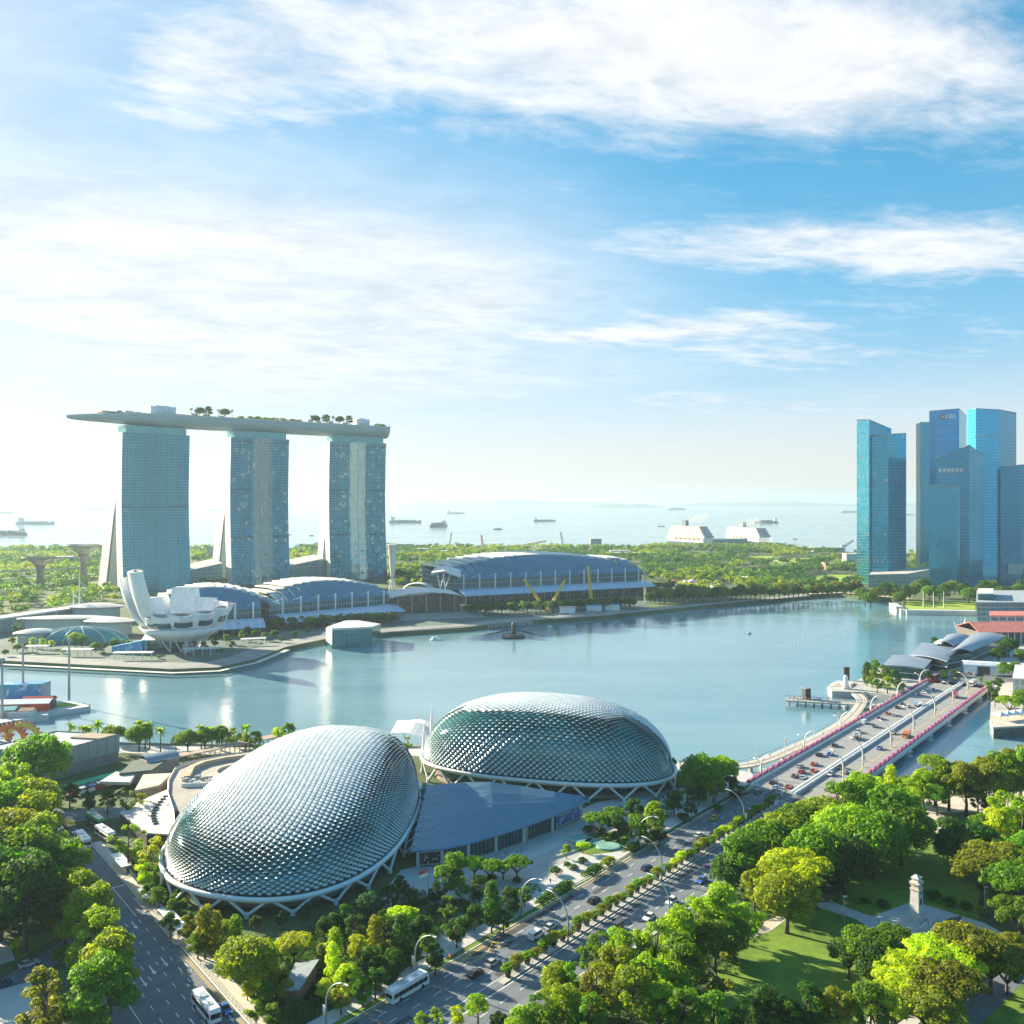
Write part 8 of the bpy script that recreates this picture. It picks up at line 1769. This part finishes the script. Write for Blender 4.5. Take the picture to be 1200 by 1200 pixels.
BZ = [(908, 919, 'car', 'black'), (912, 925, 'car', 'lightblue'), (923, 923, 'car', 'red'), (926, 932, 'car', 'silver'), (928, 910, 'car', 'grey'), (940, 906, 'car', 'red'), (939, 912, 'car', 'lightblue'), (952, 904, 'car', 'red'), (955.5, 897, 'car', 'red'), (941, 900, 'car', 'silver'), (961, 886, 'car', 'black'), (973, 885, 'car', 'blue'), (980, 875, 'car', 'black'), (1002, 866, 'mixer', 'white'), (1007, 858.5, 'suv', 'white'), (1014, 848, 'van', 'white'), (1024, 852, 'car', 'grey'), (1032.5, 843, 'car', 'purple'), (1040, 837, 'car', 'red'), (1047, 838.5, 'car', 'white'), (1051, 830, 'car', 'black'), (1060, 828.5, 'car', 'white'), (1056, 826, 'car', 'black'), (1079, 815, 'car', 'blue'), (1081, 812, 'car', 'white'), (1092, 809, 'car', 'blue'), (1092, 798, 'double', 'red'), (1084, 828.5, 'lorry', 'lightblue'), (981, 900, 'car', 'black'), (994, 907, 'car', 'grey'), (970, 908, 'car', 'silver'), (1059, 863, 'lorry', 'orange'), (1033, 878.5, 'car', 'blue'), (1048.5, 860.5, 'car', 'silver'), (1121.5, 817.5, 'lorry', 'red')]
fleet(BZ, 'on the road bridge', 'vehicles on the road bridge', .04, 'R')
fleet([(1104, 801, 'car', 'white'), (1111, 800, 'car', 'white'), (1119, 796.5, 'car', 'yellow'), (1132, 793.5, 'car', 'white'), (1140, 803, 'bus', 'white'), (1126, 791, 'car', 'silver'), (1142, 792, 'car', 'white'), (1150, 788.5, 'car', 'silver'), (1136, 790, 'car', 'orange')], 'at the junction beyond the bridge', 'vehicles at the far junction', .03, PB)
fleet([(243, 1187, 'bus', 'white'), (257, 1188, 'car', 'blue'), (95, 990, 'bus', 'white'), (82, 972, 'lorry', 'yellow'), (89, 962, 'car', 'navy'), (96, 974, 'car', 'lightblue'), (78, 996, 'car', 'white'), (75, 977, 'van', 'white')], 'on the left road', 'vehicles on the left road', .035, 'L')
fleet([(123, 982, 'bus', 'white'), (112, 966, 'bus', 'green')], 'turning at the left junction', 'vehicles at the left junction', .04, math.atan2(LD.y, LD.x) + math.pi + .12)
fleet([(2, 1156, 'car', 'navy'), (34, 1132, 'car', 'silver')], 'on the bottom left side road', 'vehicles on the side road', .04, .75)

# ================================================================== PEOPLE
def person_mesh():
    me = bpy.data.meshes.new('person'); J = dict(pel=(0, 0, .92), sp=(0, .01, 1.18), ch=(0, .01, 1.38), nk=(0, 0, 1.50), hd=(0, -.02, 1.62), tp=(0, -.01, 1.73), hl=(.10, 0, .88), kl=(.11, -.14, .50), al=(.11, .02, .09), tl=(.11, -.14, .03), hr=(-.10, 0, .88), kr=(-.11, .04, .48), ar=(-.11, .26, .12), tr=(-.11, .14, .03), sl=(.18, .01, 1.40), el=(.24, .08, 1.13), wl=(.23, -.06, .90), fl=(.22, -.10, .82), sr=(-.18, .01, 1.40), er=(-.24, .02, 1.13), wr=(-.23, -.16, .93), fr=(-.22, -.21, .86))
    rad = dict(pel=.15, sp=.125, ch=.15, nk=.055, hd=.10, tp=.06, hl=.095, kl=.065, al=.045, tl=.04, hr=.095, kr=.065, ar=.045, tr=.04, sl=.07, el=.045, wl=.033, fl=.03, sr=.07, er=.045, wr=.033, fr=.03)
    E_ = 'pel-sp sp-ch ch-nk nk-hd hd-tp pel-hl hl-kl kl-al al-tl pel-hr hr-kr kr-ar ar-tr ch-sl sl-el el-wl wl-fl ch-sr sr-er er-wr wr-fr'.split(); K = list(J)
    me.from_pydata([J[k] for k in K], [tuple(K.index(x) for x in e.split('-')) for e in E_], [])
    o_ = bpy.data.objects.new('person', me); COL.objects.link(o_); md = o_.modifiers.new('s', 'SKIN')
    for i, k in enumerate(K): me.skin_vertices[0].data[i].radius = (rad[k], rad[k] * (.8 if k in ('pel', 'sp', 'ch') else 1))
    me.skin_vertices[0].data[0].use_root = True; o_.modifiers.new('u', 'SUBSURF').levels = 1
    m2 = bpy.data.meshes.new_from_object(o_.evaluated_get(bpy.context.evaluated_depsgraph_get())); bpy.data.objects.remove(o_)
    for m_ in ('shirt', 'trousers', 'skin', 'hair'): m2.materials.append(None)
    for p_ in m2.polygons:
        z = p_.center.z; x = abs(p_.center.x); p_.use_smooth = True
        p_.material_index = 3 if z > 1.66 or (z > 1.58 and p_.center.y > .02) else 2 if z > 1.48 or (x > .19 and z < 1.18) else 0 if z > .93 else 1 if z > .10 else 3
    return m2
PM = person_mesh(); SKINM = M('skin', (.42, .26, .18), .6); HAIR = M('hair', (.02, .016, .013), .7); CLO = dict(white=WHITE, black=BLACKP, red=RED, blue=BLUEP, yellow=YEL, grey=STEEL, teal=M('cloth_teal', (.05, .3, .3), .8), pink=M('cloth_pink', (.6, .25, .3), .8))
prn = random.Random(14)
def person(p, c1, c2, label, group=None, rz=None):
    o_ = bpy.data.objects.new('person', PM); COL.objects.link(o_); o_.location = p; o_.rotation_euler = (0, 0, prn.uniform(0, 6.28) if rz is None else rz)
    for sl, m_ in zip(o_.material_slots, (CLO[c1], CLO[c2], SKINM, HAIR)): sl.link = 'OBJECT'; sl.material = m_
    tag(o_, label, 'person', group)
PC = ['white', 'black', 'red', 'blue', 'yellow', 'grey', 'teal', 'pink']
for k, i in enumerate((6, 7, 11, 14, 19, 20, 26, 33, 38, 45, 47)):
    d_ = FBD[i]; person(d_ + Vector((prn.uniform(-1.5, 1.5), prn.uniform(-1, 1), .0)), PC[k % 8], PC[(k * 3 + 1) % 6 if k else 1], 'walker in %s top on the curved footbridge, %s from near end' % (PC[k % 8], ordn(k)), 'walkers on the footbridge')
for k in range(26):
    u = prn.uniform(.02, .45); q = G(921, 819, -.6).lerp(G(1040, 826, -.6), u); person(q + Vector((prn.uniform(-1, 1), prn.uniform(-3, 3), 0)), PC[k % 8], 'black', 'small figure in %s among the crowd on the viewing jetty' % PC[k % 8], 'visitors in %s on the viewing jetty' % PC[k % 8])
for k in range(14): person(G(prn.uniform(978, 1000), prn.uniform(801, 806), .85 + .0), PC[k % 8], 'grey', 'small figure in %s standing on the promontory steps' % PC[k % 8], 'visitors in %s on the promontory' % PC[k % 8])
for k, (px, py) in enumerate(((588, 1001.5), (592, 1000), (596, 999), (600, 997), (606, 995.5), (611, 994), (617, 992), (582, 1003), (603, 999))): person(G(px, py + 5, .05), PC[k % 8], PC[(k + 3) % 6], 'figure in %s top by the hall glass front, %s from the left' % (PC[k % 8], ordn(k)), 'people by the hall front')
for k, (px, py) in enumerate(((672, 982), (634, 1072), (641, 1030), (645, 1036), (830, 964), (586, 1096), (64, 1104))): person(G(px, py, .06), PC[(k * 3) % 8], 'black', 'lone figure in %s %s' % (PC[(k * 3) % 8], ('beside the pond discs', 'on the main road pavement', 'on the plaza by lamp', 'on the plaza by planting bed', 'near the yellow car', 'by the yellow box marking', 'on the bottom left pavement')[k]))
# bollards / low pillar lights on plaza edge
for k in range(6):
    pass
